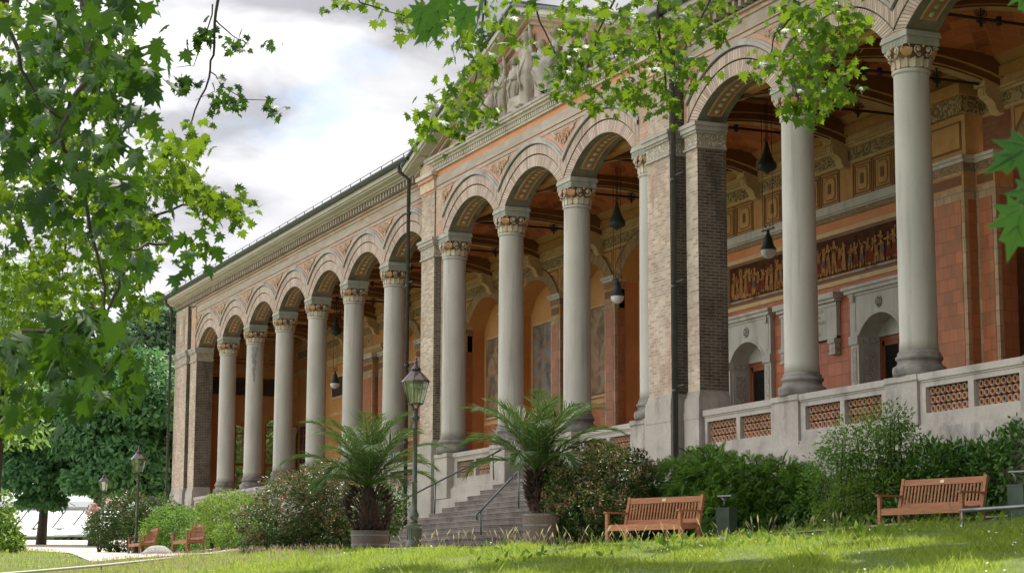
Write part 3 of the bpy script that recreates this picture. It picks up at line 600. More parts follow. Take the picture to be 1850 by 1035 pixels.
# left end pier: main block, recess, inner strip
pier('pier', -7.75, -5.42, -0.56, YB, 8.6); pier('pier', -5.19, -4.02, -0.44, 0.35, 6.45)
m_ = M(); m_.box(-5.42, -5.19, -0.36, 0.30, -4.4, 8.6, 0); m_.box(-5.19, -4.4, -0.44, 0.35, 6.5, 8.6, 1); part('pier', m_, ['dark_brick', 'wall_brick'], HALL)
m_ = M()        # framed ornament on the upper block
m_.box(-7.1, -5.95, -0.585, -0.56, 6.85, 8.35, 0); m_.box(-7.0, -6.05, -0.60, -0.585, 6.95, 8.25, 1); m_.box(-6.93, -6.12, -0.61, -0.60, 7.02, 8.18, 2); m_.box(-6.70, -6.35, -0.63, -0.61, 7.35, 7.85, 3)
part('framed_ornament', m_, ['grey_stone', 'redline', 'band_stone', 'terracotta'], HALL)
# centre left pier and its returns
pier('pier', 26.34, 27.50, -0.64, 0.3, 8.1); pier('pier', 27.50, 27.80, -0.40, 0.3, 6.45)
m_ = M(); m_.box(27.5, 28.2, -0.60, 0.3, 6.5, 8.1, 0); part('wall', m_, ['wall_brick'], HALL)
# centre right pier, its dark return, and the wing's end pier
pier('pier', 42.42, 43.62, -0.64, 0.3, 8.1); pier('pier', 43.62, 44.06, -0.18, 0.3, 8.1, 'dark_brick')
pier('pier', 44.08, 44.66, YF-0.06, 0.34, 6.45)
m_ = M(); m_.box(41.6, 42.42, -0.60, 0.3, 6.5, 8.1, 0); m_.box(43.9, 44.25, YF, 0.3, 6.5, 8.1, 0); part('wall', m_, ['wall_brick'], HALL)
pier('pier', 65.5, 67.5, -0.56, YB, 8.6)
# upper faces of the centre piers with terracotta capitals
for x0, x1 in ((26.34, 27.50), (42.42, 43.62)):
    m_ = M(); m_.box(x0-0.02, x1+0.02, -0.66, 0.3, 7.98, 8.06, 0); m_.box(x0-0.05, x1+0.05, -0.70, 0.3, 8.06, 8.38, 1); m_.box(x0-0.10, x1+0.10, -0.76, 0.3, 8.38, 8.50, 0); m_.box(x0-0.16, x1+0.16, -0.82, 0.3, 8.50, 8.62, 2); m_.box(x0-0.05, x1+0.05, -0.70, 0.3, 8.62, 9.05, 1)
    part('pier_cap', m_, ['salmon', 'terracotta', 'cream_stone'], HALL)
# --- centre: wall above the arches, cornice, pediment
X0, X1, XM = 26.2, 43.75, 34.98
YP = YC+YF            # centre wall face
m_ = M()
m_.box(27.4, 42.5, YP, YP+0.7, 8.10, 9.0, 0)
def hb(y, z0, z1, mat, a=27.45, b=42.45): m_.box(a, b, y, YP, z0, z1, mat)
hb(YP-0.03, 8.00, 8.09, 1); hb(YP-0.02, 8.09, 8.12, 2); hb(YP-0.045, 8.13, 8.42, 1); hb(YP-0.03, 8.42, 8.56, 4); hb(YP-0.02, 8.56, 8.60, 2)
hb(YP-0.10, 8.60, 8.66, 3)
for k in range(104): xx = 27.5+k*0.1435; m_.box(xx, xx+0.08, YP-0.15, YP-0.02, 8.66, 8.79, 3)
hb(YP-0.09, 8.66, 8.79, 5); hb(YP-0.20, 8.79, 8.86, 3); hb(YP-0.30, 8.86, 8.93, 3, 27.3, 42.6); hb(YP-0.34, 8.93, 9.01, 6, 27.2, 42.7)
part('cornice', m_, ['wall_brick', 'band_stone', 'redline', 'cream_stone', 'orange_wall', 'band_stone', 'verdigris_stone' if False else 'grey_stone'], HALL)
ZA, ZB2 = 12.05, 9.15         # apex and foot of the rake (top edge)
m_ = M()
m_.poly([(27.3, YP+0.12, 9.0), (42.7, YP+0.12, 9.0), (XM, YP+0.12, 11.7)], 0)
part('tympanum', m_, ['salmon'], HALL)
def rake(name, prof, mats):   # prof: (drop below the top edge, front y, thickness, mat)
    m_ = M()
    for sg in (-1, 1):
        xe = XM+sg*(XM-X0+0.45); dx = xe-XM; sl_ = (ZB2-ZA)/abs(dx)
        for d0, d1, yf_, mt in prof:
            a = [(XM, ZA-d0), (xe, ZB2-d0), (xe, ZB2-d1), (XM, ZA-d1)]
            F = [(x, yf_, z) for x, z in a]; Bk = [(x, YP+0.12, z) for x, z in a]
            m_.poly(F if sg < 0 else F[::-1], mt)
            for i in range(4): j = (i+1) % 4; q = (F[i], Bk[i], Bk[j], F[j]); m_.poly(q if sg < 0 else q[::-1], mt)
    return part(name, m_, mats, HALL)
rake('raking_cornice', [(0.0, 0.09, -1.18, 0), (0.09, 0.25, -1.12, 1), (0.25, 0.31, -1.05, 1), (0.31, 0.40, YP-0.12, 1), (0.40, 0.46, YP-0.06, 2), (0.46, 0.56, YP-0.02, 3)], ['gutter_metal', 'cornice_plaster', 'redline', 'band_stone'])
m_ = M()
for sg in (-1, 1):
    xe = XM+sg*(XM-X0+0.45); q = [(XM, -1.2, ZA+0.01), (xe, -1.2, ZB2+0.01), (xe, 6.6, ZB2+0.01), (XM, 6.6, ZA+0.01)]; m_.poly(q)
    q2 = [(XM, -1.2, ZA-0.06), (xe, -1.2, ZB2-0.06), (xe, -1.2, ZB2+0.01), (XM, -1.2, ZA+0.01)]; m_.poly(q2)
m_.box(XM-0.12, XM+0.12, -1.2, 6.6, ZA, ZA+0.06)
part('roof', m_, 'roof_slate', HALL)
m_ = M(); m_.box(26.0, 27.0, -1.0, 0.2, 9.2, 9.55); m_.box(26.5, 27.4, -0.95, 0.2, 9.55, 9.85); m_.box(27.0, 27.9, -0.9, 0.2, 9.45, 10.0); part('plinth_block', m_, ['grey_stone'], HALL)
m_ = M(); m_.box(42.6, 43.9, -0.95, 0.2, 9.2, 9.8); part('plinth_block', m_, ['grey_stone'], HALL)
# sculpture
def robed(m_, x, y, z, h, seed, face=-1, arm=0, seated=False, lean=0.0):
    r_ = random.Random(seed); n = 22; rows = []
    K = 16; sh = 0.16*h/1.0*0.9
    hb_ = 0.83 if not seated else 0.80
    for i in range(K+1):
        k = i/K; zz = z+h*hb_*k
        if seated: w = (0.20 if k < 0.42 else 0.17-0.05*abs(k-0.75)) ; d = (0.24-0.28*max(0, k-0.42) if k > 0.38 else 0.24); fy = -0.10*h*math.exp(-((k-0.4)/0.22)**2)
        else: w = 0.155-0.035*math.sin(math.pi*min(1, k/0.62))+(0.035*math.exp(-((k-0.86)/0.12)**2)); d = 0.115-0.02*k; fy = 0
        if k > 0.93: w *= 0.45; d *= 0.6
        ph = r_.random()*0.5; ring_ = []
        for j in range(n):
            a = 2*math.pi*j/n; f = 1+(0.11*math.sin(a*7+seed+k*3.5)+0.07*math.sin(a*11-seed*2+k*5))*(1.0 if k < 0.62 else 0.45)
            if 0.55 < k < 0.64: f *= 1.06
            ring_.append((x+lean*k*h+h*w*f*math.cos(a)+0.02*h*math.sin(k*5+seed), y+fy+h*d*f*math.sin(a), zz))
        rows.append(m_.vs(ring_))
    for a_, b_ in zip(rows, rows[1:]):
        for j in range(n): m_.face((a_+j, a_+(j+1) % n, b_+(j+1) % n, b_+j), 0, None, True)
    m_.face([rows[-1]+j for j in range(n)], 0)
    hx = x+lean*h; hc = (hx+0.01*h*math.sin(seed), y-0.02*h, z+h*0.915)
    m_.tube([(hx, y, z+h*0.79), (hc[0], hc[1], z+h*0.87)], 0.042*h, 8)
    m_.ball(hc, 0.068*h, 12, 9, 0, (0.88, 0.98, 1.18)); m_.ball((hc[0], hc[1]+0.025*h, hc[2]+0.018*h), 0.073*h, 12, 7, 0, (0.98, 1, 1.05))
    m_.tube([(hc[0], hc[1]-0.062*h, hc[2]+0.012*h), (hc[0], hc[1]-0.082*h, hc[2]-0.016*h)], [0.007*h, 0.014*h], 5)   # nose
    m_.ball((hc[0], hc[1]-0.062*h, hc[2]-0.042*h), 0.014*h, 6, 4, 0, (1.6, 0.6, 0.5))
    for sg in (-1, 1):
        m_.ball((hc[0]+sg*0.022*h, hc[1]-0.062*h, hc[2]+0.012*h), 0.009*h, 6, 4)
        S = np.array((x+lean*h*0.8+sg*0.135*h, y, z+h*0.77))
        if arm == sg or arm == 2: E_ = S+np.array((sg*0.10*h, -0.05*h, 0.05*h)); H_ = E_+np.array((sg*0.03*h, -0.04*h, 0.17*h))
        else: E_ = S+np.array((sg*0.035*h, -0.05*h, -0.17*h)); H_ = E_+np.array((-sg*0.11*h, -0.10*h, -0.01*h))
        m_.ball(S, 0.05*h, 8, 6)
        m_.tube([S, E_], [0.047*h, 0.037*h], 8); m_.ball(E_, 0.037*h, 8, 5); m_.tube([E_, H_], [0.035*h, 0.022*h], 8); m_.ball(H_, 0.028*h, 8, 5, 0, (0.9, 0.8, 1.2))
        m_.tube([S+np.array((0, 0.0, 0.01*h)), S+np.array((-sg*0.03*h, -0.06*h, -0.12*h)), np.array((x+sg*0.02*h, y-0.13*h, z+h*0.45)), np.array((x-sg*0.06*h, y-0.12*h, z+h*0.2))], [0.02*h, 0.025*h, 0.02*h, 0.012*h], 6)
        m_.ball((x+sg*0.06*h, y-0.12*h, z+0.015*h), 0.03*h, 8, 4, 0, (0.9, 1.7, 0.6))
def zrake(x): return ZA-0.62-(abs(x-XM))*(ZA-ZB2)/(XM-X0+0.45)
figs = [(29.6, 0.9, 1), (30.5, 1.15, 0), (31.35, 1.42, 0), (32.25, 1.30, 2), (33.1, 1.80, 1), (34.05, 1.72, 0), (34.98, 2.25, 2), (35.95, 1.75, -1), (36.9, 1.85, 0), (37.8, 1.5, -1), (38.7, 1.35, 0), (39.6, 1.1, 1), (40.5, 0.8, 0)]
for i, (x, h, arm) in enumerate(figs):
    h = min(h, (zrake(x)-9.02)*1.02); m_ = M(); robed(m_, x, YP-0.08, 9.02, h, i*1.7+1, arm=arm, seated=(i in (1, 3, 8)))
    if i in (3, 5, 9): m_.obox((x+0.42, YP-0.16, 9.02+0.2), (0.22, 0.05, 0), (-0.04, 0.16, 0), (0.02, 0, 0.2))
    part('relief_figure', m_, 'relief_stone', HALL)
m_ = M(); robed(m_, 27.55, -0.65, 9.98, 1.0, 3, seated=True, arm=-1)
part('corner_statue', m_, 'grey_stone', HALL)
m_ = M()        # winged beast crouching on the corner block
m_.ball((26.95, -0.6, 10.06), 0.27, 12, 8, 0, (1.5, 0.8, 0.85)); m_.ball((26.55, -0.6, 10.38), 0.15, 10, 7, 0, (1.2, 0.9, 1)); m_.tube([(26.7, -0.6, 10.1), (26.6, -0.6, 10.35)], [0.19, 0.12], 9)
m_.tube([(26.62, -0.75, 10.05), (26.5, -0.75, 9.9), (26.48, -0.75, 9.86)], [0.07, 0.06, 0.07], 7); m_.tube([(26.62, -0.45, 10.05), (26.5, -0.45, 9.9), (26.48, -0.45, 9.86)], [0.07, 0.06, 0.07], 7)
for sg in (-1, 1):
    for q in range(5): m_.tube([(26.85+q*0.06, -0.6+sg*0.16, 10.1), (27.05+q*0.07, -0.6+sg*0.24, 10.42-q*0.05), (27.3+q*0.05, -0.6+sg*0.22, 10.55-q*0.09)], [0.04, 0.04, 0.01], 5)
part('corner_statue', m_, 'grey_stone', HALL)
# --- downpipes
def pipe(x, y, ztop=9.15):
    m_ = M(); m_.tube([(x, YF-0.80, ztop), (x, YF-0.75, ztop-0.18), (x, y, ztop-0.42), (x, y, -3.9)], 0.065, 10)
    for z in (7.6, 5.2, 2.6, 0.1, -2.2): m_.lathe([(0.085, -0.04), (0.085, 0.04)], 10, (x, y, z)); m_.box(x-0.012, x+0.45, y-0.008, y+0.008, z+0.1, z+0.116)
    part('downpipe', m_, 'pipe_metal', HALL)
pipe(-7.55, -0.85); pipe(25.5, -0.80); pipe(43.92, -0.70)
# --- terrace, stylobate and balustrade
m_ = M(); m_.box(-7.6, 66.5, -0.30, 5.6, ZF-0.2, ZF); part('terrace', m_, 'terrace_floor', HALL)
m_ = M()
for a, b in ((-7.8, 33.0), (37.1, 67)):
    m_.box(a, b, -0.50, -0.30, -1.82, -1.50, 1); m_.box(a, b, -0.62, -0.30, -2.35, -1.82, 1); m_.box(a, b, -0.75, -0.30, -4.5, -2.35)
m_.box(33.0, 37.1, -0.45, -0.30, -4.5, -1.47)
part('stylobate', m_, ['cheek_block', 'grey_stone'], HALL)
def ring_screen(w, h, nx=8):
    m_ = M(); p = w/nx; rO, rI = p*0.47, p*0.25; ny = 3
    for iy in range(-1, ny+1):
        z = h/2+(iy-ny/2+0.5)*p*1.0
        if z+rO < 0.01 or z-rO > h-0.01: continue
        for ix in range(nx):
            x = -w/2+p*(ix+0.5); n = 14; k = []
            for (r, y) in ((rI, -0.02), (rI+0.008, -0.035), ((rO+rI)/2, -0.045), (rO-0.006, -0.035), (rO, -0.015), (rO, 0.04), (rI, 0.04)):
                k.append(m_.vs([(x+r*math.cos(2*math.pi*j/n), y, min(h, max(0, z+r*math.sin(2*math.pi*j/n)))) for j in range(n)]))
            for a_, b_ in zip(k, k[1:]+k[:1]):
                for j in range(n): m_.face((a_+j, a_+(j+1) % n, b_+(j+1) % n, b_+j), (ix+iy) % 2, None, True)
    m_.box(-w/2, w/2, 0.045, 0.06, 0, h, 2)  # added near-black sheet, stands for the shade behind the rings
    return m_.mesh('ring_screen', ['ring_clay', 'ring_clay_b', 'gap_shade'])
RS = ring_screen(1.36, 0.50)
def ped_mesh():
    m_ = M(); m_.box(-0.56, 0.56, -0.47, 0.42, -0.55, -0.42); m_.box(-0.545, 0.545, -0.455, 0.42, -1.80, -0.55); m_.box(-0.58, 0.58, -0.49, 0.4, -0.535, -0.52); return m_.mesh('pedestal', ['grey_stone'])
PED = ped_mesh()
def bal_bay(x0, x1):    # clear span between two pedestals
    m_ = M(); w = x1-x0; xm = (x0+x1)/2; y0, y1 = -0.40, -0.12; ow = 1.36; mw = 0.17; 
    m_.box(x0, x1, -0.45, -0.05, -0.56, -0.43, 0); m_.box(x0, x1, -0.42, -0.08, -0.60, -0.56, 0)
    m_.box(x0, x1, y0, y1, -0.70, -0.60, 0); m_.box(x0, x1, y0, y1, -1.42, -1.20, 0); m_.box(x0, x1, -0.44, -0.08, -1.50, -1.42, 0)
    a = xm-mw/2-ow; b = xm+mw/2+ow
    m_.box(x0, a, y0, y1, -1.20, -0.70, 0); m_.box(b, x1, y0, y1, -1.20, -0.70, 0); m_.box(xm-mw/2, xm+mw/2, y0, y1, -1.20, -0.70, 0)
    o = part('balustrade', m_, ['grey_stone'], HALL)
    put('ring_screen', RS, o, (xm-mw/2-ow/2, -0.27, -1.20)); put('ring_screen', RS, o, (xm+mw/2+ow/2, -0.27, -1.20))
for x in WL+WR+CC: put('pedestal', PED, HALL, (x, (YC+0.03 if x in CC else 0), 0))
edges = [-3.9]+[v for x in WL for v in (x-0.56, x+0.56)]+[26.1]
for a, b in zip(edges[::2], edges[1::2]): bal_bay(a, b)
bal_bay(CC[0]+0.56, CC[1]-0.56); bal_bay(CC[2]+0.56, CC[3]-0.56)
edges = [44.8]+[v for x in WR for v in (x-0.56, x+0.56)]+[65.4]
for a, b in zip(edges[::2], edges[1::2]): bal_bay(a, b)

# --- ceiling: one cloister vault per bay between transverse ribs, on the column axes
ribs = [-7.4, -4.3]+WL+[27.0]+CC+[44.9]+WR+[66.2]
ribs = [-7.4, -4.2]+WL+[27.0, 28.17+4.57, 37.32, 41.90, 45.2]+WR+[66.2]
Y0C, Y1C = YB, 5.35
def vz(x, y, xa, xb):
    u = abs((x-(xa+xb)/2)/((xb-xa)/2)); w = abs((y-(Y0C+Y1C)/2)/((Y1C-Y0C)/2)); return 7.42+0.75*min(1-u**2.2, 1-w**2.2)**0.75 if min(1-u**2.2, 1-w**2.2) > 0 else 7.42
for xa, xb in zip(ribs, ribs[1:]):
    if xb-xa < 1: continue
    m_ = M(); nx, ny = 16, 18; xs = np.linspace(xa, xb, nx+1); ys = np.linspace(Y0C, Y1C, ny+1); k = m_.vs([(x, y, vz(x, y, xa, xb)) for y in ys for x in xs])
    for j in range(ny):
        for i in range(nx):
            q = (k+j*(nx+1)+i, k+(j+1)*(nx+1)+i, k+(j+1)*(nx+1)+i+1, k+j*(nx+1)+i+1); uv = []
            xc, yc_ = (xs[i]+xs[i+1])/2, (ys[j]+ys[j+1])/2; u = abs((xc-(xa+xb)/2)/((xb-xa)/2)); w = abs((yc_-2.87)/2.5)
            edge = max(u, w)
            for (jj, ii) in ((j, i), (j+1, i), (j+1, i+1), (j, i+1)):
                X_, Y_ = xs[ii], ys[jj]; uv.append(((X_+Y_)*0.707, (X_-Y_)*0.707))
            m_.face(q, 1 if edge > 0.86 else 0, uv, False)
    part('ceiling', m_, ['vault_tile', 'vault_tan'], HALL)
for x in ribs[1:-1]:
    m_ = M(); prev = None; hwid = 0.34 if x in (27.0, 45.2, -4.2) else 0.24
    for i in range(17):
        y = Y0C+(Y1C-Y0C)*i/16; z = 7.02+0.40*math.sin(math.pi*i/16)**0.8
        cur = (y, z)
        if prev:
            for dx0, dx1, dz, mt in ((-hwid, hwid, 0.0, 0), (-hwid*0.6, hwid*0.6, -0.04, 1)):
                m_.quad((x-(-dx0), prev[0], prev[1]+dz), (x+dx1, prev[0], prev[1]+dz), (x+dx1, cur[0], cur[1]+dz), (x+dx0, cur[0], cur[1]+dz), mt)
                if dz < 0:
                    for dx in (dx0, dx1): m_.quad((x+dx, prev[0], prev[1]+dz), (x+dx, cur[0], cur[1]+dz), (x+dx, cur[0], cur[1]), (x+dx, prev[0], prev[1]), 2)
            for dx, sg in ((-hwid, -1), (hwid, 1)):
                m_.quad((x+dx, prev[0], prev[1]), (x+dx, cur[0], cur[1]), (x+dx, cur[0], cur[1]+0.16), (x+dx, prev[0], prev[1]+0.16), 2)
                m_.quad((x+dx, prev[0], prev[1]+0.16), (x+dx, cur[0], cur[1]+0.16), (x+dx+sg*0.12, cur[0], cur[1]+0.16), (x+dx+sg*0.12, prev[0], prev[1]+0.16), 0)
                m_.quad((x+dx+sg*0.12, prev[0], prev[1]+0.16), (x+dx+sg*0.12, cur[0], cur[1]+0.16), (x+dx+sg*0.12, cur[0], cur[1]+0.75), (x+dx+sg*0.12, prev[0], prev[1]+0.75), 2)
        prev = cur
    part('ceiling_rib', m_, ['vault_tan', 'tan_trim', 'brown_paint'], HALL)
m_ = M(); m_.box(-7.5, 66.5, YB, Y0C+0.26, 7.10, 7.32, 0); m_.box(-7.5, 66.5, 5.22, 5.50, 7.22, 7.45, 0); m_.box(-7.5, 66.5, YB, YB+0.02, 7.3, 8.0, 0); m_.box(-7.5, 66.5, 5.34, 5.5, 7.45, 8.0, 0)
part('ceiling_frame', m_, 'vault_tan', HALL)
# --- tie rods with wrought ornaments
def orn_mesh():
    m_ = M(); ez = np.array((0, 0, 1.0)); ey = np.array((0, 1.0, 0)); ex = np.array((1.0, 0, 0))
    m_.tube([(0, 0, -0.16), (0, 0, 0.62)], 0.022, 6); m_.ball((0, 0, -0.14), 0.035, 8, 5, 0, (1, 1, 1.6)); m_.ball((0, 0, 0.6), 0.05, 8, 5); m_.ball((0, 0, 0.25), 0.04, 8, 5)
    for sg in (-1, 1):
        for z, r in ((0.50, 0.09), (0.36, 0.07), (0.13, 0.08), (-0.04, 0.06)):
            spiral(m_, (0, sg*r*1.15, z), r, ey*sg, ez, 1.5, 0.012, 1, 0, a0=-2.5, n=12); spiral(m_, (sg*r*1.0, 0, z), r*0.8, ex*sg, ez, 1.3, 0.011, 1, 0, a0=-2.5, n=12)
        for q in range(4): m_.tube([(0, 0, 0.52), (sg*0.05*q*0.5, sg*0.06*(q+1)*0.6, 0.62), (sg*0.1*q*0.4, sg*0.05*(q+1), 0.68-0.03*q)], [0.012, 0.02, 0.006], 5)
    return m_.mesh('rod_ornament', ['iron'])
ORN = orn_mesh()
for x in ribs[1:-1]:
    m_ = M(); zr = 7.10 if x > 44 else 7.22
    m_.tube([(x, YB, zr-0.02), (x, 5.3, zr-0.02)], 0.034, 8); m_.lathe([(0.06, -0.09), (0.06, 0.09)], 8, (x, 2.2, zr-0.02)); m_.box(x-0.07, x+0.07, 5.22, 5.34, zr-0.11, zr+0.08)
    o = part('tie_rod', m_, 'iron', HALL)
    for y in (1.75, 3.75): put('rod_ornament', ORN, o, (x, y, zr-0.02))

# --- inner back wall
BW = YW
def wallbox(name, items, mats): m_ = M(); [m_.box(*i) for i in items]; return part(name, m_, mats, HALL)
def cornice_run(x0, x1, y):      # entablature below the ceiling
    m_ = M(); m_.box(x0, x1, y-0.02, y+0.1, 6.52, 6.58, 1); m_.box(x0, x1, y-0.04, y+0.1, 6.58, 6.90, 2); m_.box(x0, x1, y-0.10, y+0.1, 6.90, 6.97, 1); m_.box(x0, x1, y-0.16, y+0.1, 6.97, 7.24, 0)
    part('inner_cornice', m_, ['cornice_block', 'tan_trim', 'cornice_relief'], HALL)
cornice_run(-7.5, 27.2, BW); cornice_run(27.2, 66.4, BW)
def bracket_mesh():
    m_ = M(); P = [(0.0, 7.0), (-0.50, 7.0), (-0.52, 6.86), (-0.46, 6.76), (-0.36, 6.72), (-0.26, 6.62), (-0.22, 6.50), (-0.16, 6.42), (0, 6.40)]
    for sg in (-1, 1):
        m_.poly([(sg*0.15, y, z) for y, z in (P if sg < 0 else P[::-1])])
        spiral(m_, (sg*0.155, -0.40, 6.84), 0.075, np.array((0, -1.0, 0)), np.array((0, 0, 1.0)), 1.3, 0.013); spiral(m_, (sg*0.155, -0.13, 6.52), 0.06, np.array((0, 1.0, 0)), np.array((0, 0, 1.0)), 1.3, 0.012)
    for (a, b), (c, d) in zip(P, P[1:]): m_.quad((-0.15, a, b), (-0.15, c, d), (0.15, c, d), (0.15, a, b))
    m_.box(-0.21, 0.21, -0.58, 0, 7.0, 7.25); m_.box(-0.09, 0.09, -0.535, -0.5, 6.80, 6.98)
    return m_.mesh('bracket', ['tan_trim'])
BRK = bracket_mesh()
for x in ribs[1:-1]: put('bracket', BRK, HALL, (x, BW, 0))
# entrance part of the wall, behind the right wing as seen from the lawn: x 34.7 .. 45.2
EX0, EX1 = 34.75, 45.2
D1, D2, DHW = 36.72, 43.45, 0.98            # door axes, half opening
m_ = M()
def dadowall(a, b): m_.box(a, b, BW, BW+0.25, ZF, 3.45, 0)
dadowall(EX0, D1-DHW); dadowall(D1+DHW, D2-DHW); dadowall(D2+DHW, EX1)
for dx in (D1, D2): m_.box(dx-DHW, dx+DHW, BW, BW+0.25, 2.62, 3.45, 0)
m_.box(EX0, EX1, BW-0.01, BW+0.25, 3.35, 5.12, 1)
part('wall', m_, ['dado_tile', 'orange_wall'], HALL)
m_ = M(); m_.box(EX0, EX1, BW-0.05, BW+0.1, 5.12, 5.26, 1); m_.box(EX0, EX1, BW-0.16, BW+0.1, 5.30, 5.52, 0); m_.box(EX0, EX1, BW-0.10, BW+0.1, 5.26, 5.30, 0); part('string_course', m_, ['door_stone', 'small_relief'], HALL)
m_ = M(); m_.box(EX0, EX1, BW, BW+0.2, 5.5, 6.55, 0)
def coffer(m_, xc, w, z0, z1, y):
    def ring4(a, b, c, d, t, yy, mt): m_.box(a, b, yy, y, c, c+t, mt); m_.box(a, b, yy, y, d-t, d, mt); m_.box(a, a+t, yy, y, c+t, d-t, mt); m_.box(b-t, b, yy, y, c+t, d-t, mt)
    ring4(xc-w/2, xc+w/2, z0, z1, 0.03, y-0.02, 1); ring4(xc-w/2+0.08, xc+w/2-0.08, z0+0.08, z1-0.08, 0.03, y-0.015, 1)
    zc, a, b = (z0+z1)/2, w/2-0.20, (z1-z0)/2-0.15
    for kk, mt, yy in ((1.0, 1, y-0.012), (0.90, 2, y-0.018)):
        P = [(-a, -b*0.6), (-a*0.7, -b*0.6), (-a*0.7, -b), (a*0.7, -b), (a*0.7, -b*0.6), (a, -b*0.6), (a, b*0.6), (a*0.7, b*0.6), (a*0.7, b), (-a*0.7, b), (-a*0.7, b*0.6), (-a, b*0.6)]
        P = [(-a, -b*0.62), (-a*0.72, -b), (a*0.72, -b), (a, -b*0.62), (a, b*0.62), (a*0.72, b), (-a*0.72, b), (-a, b*0.62)]
        m_.poly([(xc+px*kk, yy, zc+pz*kk) for px, pz in P], mt)
    m_.poly([(xc+0.11*math.cos(q*math.pi/6)*(1 if q % 3 else 0.8), y-0.024, zc+0.17*math.sin(q*math.pi/6)*(1 if q % 3 else 0.8)) for q in range(12)], 1)
    m_.poly([(xc+0.055*math.cos(q*math.pi/4), y-0.030, zc+0.09*math.sin(q*math.pi/4)) for q in range(8)], 3)
for a, b in ((34.9, 37.05), (37.6, 41.6), (42.2, 45.0)):
    n = max(2, round((b-a)/1.02)); w = (b-a)/n
    for k in range(n): coffer(m_, a+w*(k+0.5), w*0.94, 5.56, 6.48, BW)
part('coffered_panels', m_, ['vault_tan', 'brown_paint', 'coffer_tan', 'brown_paint'], HALL)
# painted frieze: a frame round a dark band with a procession of small figures (generic stand-in)
FX0, FX1, FZ0, FZ1 = 35.66, 44.6, 3.58, 4.66
m_ = M()
m_.box(FX0-0.26, FX1+0.26, BW-0.06, BW, FZ0-0.2, FZ0-0.08, 0); m_.box(FX0-0.26, FX1+0.26, BW-0.06, BW, FZ1+0.08, FZ1+0.2, 0); m_.box(FX0-0.26, FX0-0.08, BW-0.06, BW, FZ0-0.08, FZ1+0.08, 0); m_.box(FX1+0.08, FX1+0.26, BW-0.06, BW, FZ0-0.08, FZ1+0.08, 0)
m_.box(FX0-0.08, FX1+0.08, BW-0.03, BW, FZ0-0.08, FZ1+0.08, 1); m_.box(FX0, FX1, BW-0.034, BW-0.03, FZ0, FZ1, 2)
fr = part('painted_frieze', m_, ['tan_trim', 'brown_paint', 'frieze_ground'], HALL)
m_ = M(); rr = random.Random(5)
def limb(pts, w, mt, y):
    for (x0, z0), (x1, z1) in zip(pts, pts[1:]):
        dx, dz = x1-x0, z1-z0; l_ = math.hypot(dx, dz)+1e-9; nx_, nz_ = -dz/l_, dx/l_; w1 = w*0.78
        m_.quad((x0+nx_*w, y, z0+nz_*w), (x0-nx_*w, y, z0-nz_*w), (x1-nx_*w1, y, z1-nz_*w1), (x1+nx_*w1, y, z1+nz_*w1), mt); w = w1
def disc(x, z, rx, rz_, mt, y): m_.poly([(x+rx*math.cos(q*math.pi/6), y, z+rz_*math.sin(q*math.pi/6)) for q in range(12)], mt)
x = FX0+0.2; i = 0
while x < FX1-0.15:
    h = rr.uniform(0.62, 0.88); z = FZ0+0.10+rr.uniform(0, 0.05); y = BW-0.040-0.0006*i; d = rr.choice((-1, 1)); ln = rr.uniform(-0.05, 0.06)
    hip = (x, z+h*0.5); shd = (x+ln, z+h*0.80)
    limb([hip, (x-0.04*d-0.02, z+h*0.26), (x-0.07*d, z)], h*0.085, 0, y); limb([hip, (x+0.07*d, z+h*0.27), (x+0.05*d+rr.uniform(-0.04, 0.06), z+0.02)], h*0.085, 0, y-0.0001)
    limb([hip, (x+ln*0.5, z+h*0.64), shd], h*0.115, 0, y-0.0002); disc(x+ln, z+h*0.80, h*0.12, h*0.06, 0, y-0.0003); disc(x+ln*1.3, z+h*0.93, h*0.068, h*0.082, 0, y-0.0004)
    for sg in (-1, 1):
        e = (shd[0]+sg*rr.uniform(0.07, 0.13), shd[1]+rr.uniform(-0.14, 0.12)); limb([shd, e, (e[0]+rr.uniform(-0.05, 0.12)*sg, e[1]+rr.uniform(-0.02, 0.15))], h*0.052, 0, y-0.0002)
    c_ = rr.random()
    if c_ < 0.28: m_.poly([(x-0.08, y-0.0005, z+h*0.52), (x+0.09, y-0.0005, z+h*0.54), (x+0.14, y-0.0005, z+h*0.1), (x-0.10, y-0.0005, z+h*0.12)], 1)
    elif c_ < 0.5: m_.poly([(x-0.07, y-0.0005, z+h*0.56), (x+0.08, y-0.0005, z+h*0.54), (x+0.10, y-0.0005, z+h*0.30), (x-0.09, y-0.0005, z+h*0.28)], 2)
    if c_ > 0.7: disc(x+0.2, z+0.08, 0.12, 0.09, 2 if c_ > 0.85 else 3, y+0.0002)
    x += rr.uniform(0.20, 0.30); i += 1
m_.box(FX0+0.02, FX1-0.02, BW-0.0375, BW-0.034, FZ0+0.02, FZ0+0.09, 3)
part('painted_figures', m_, ['figure_skin', 'figure_cloth_red', 'figure_cloth_blue', 'fresco_brown'], fr)
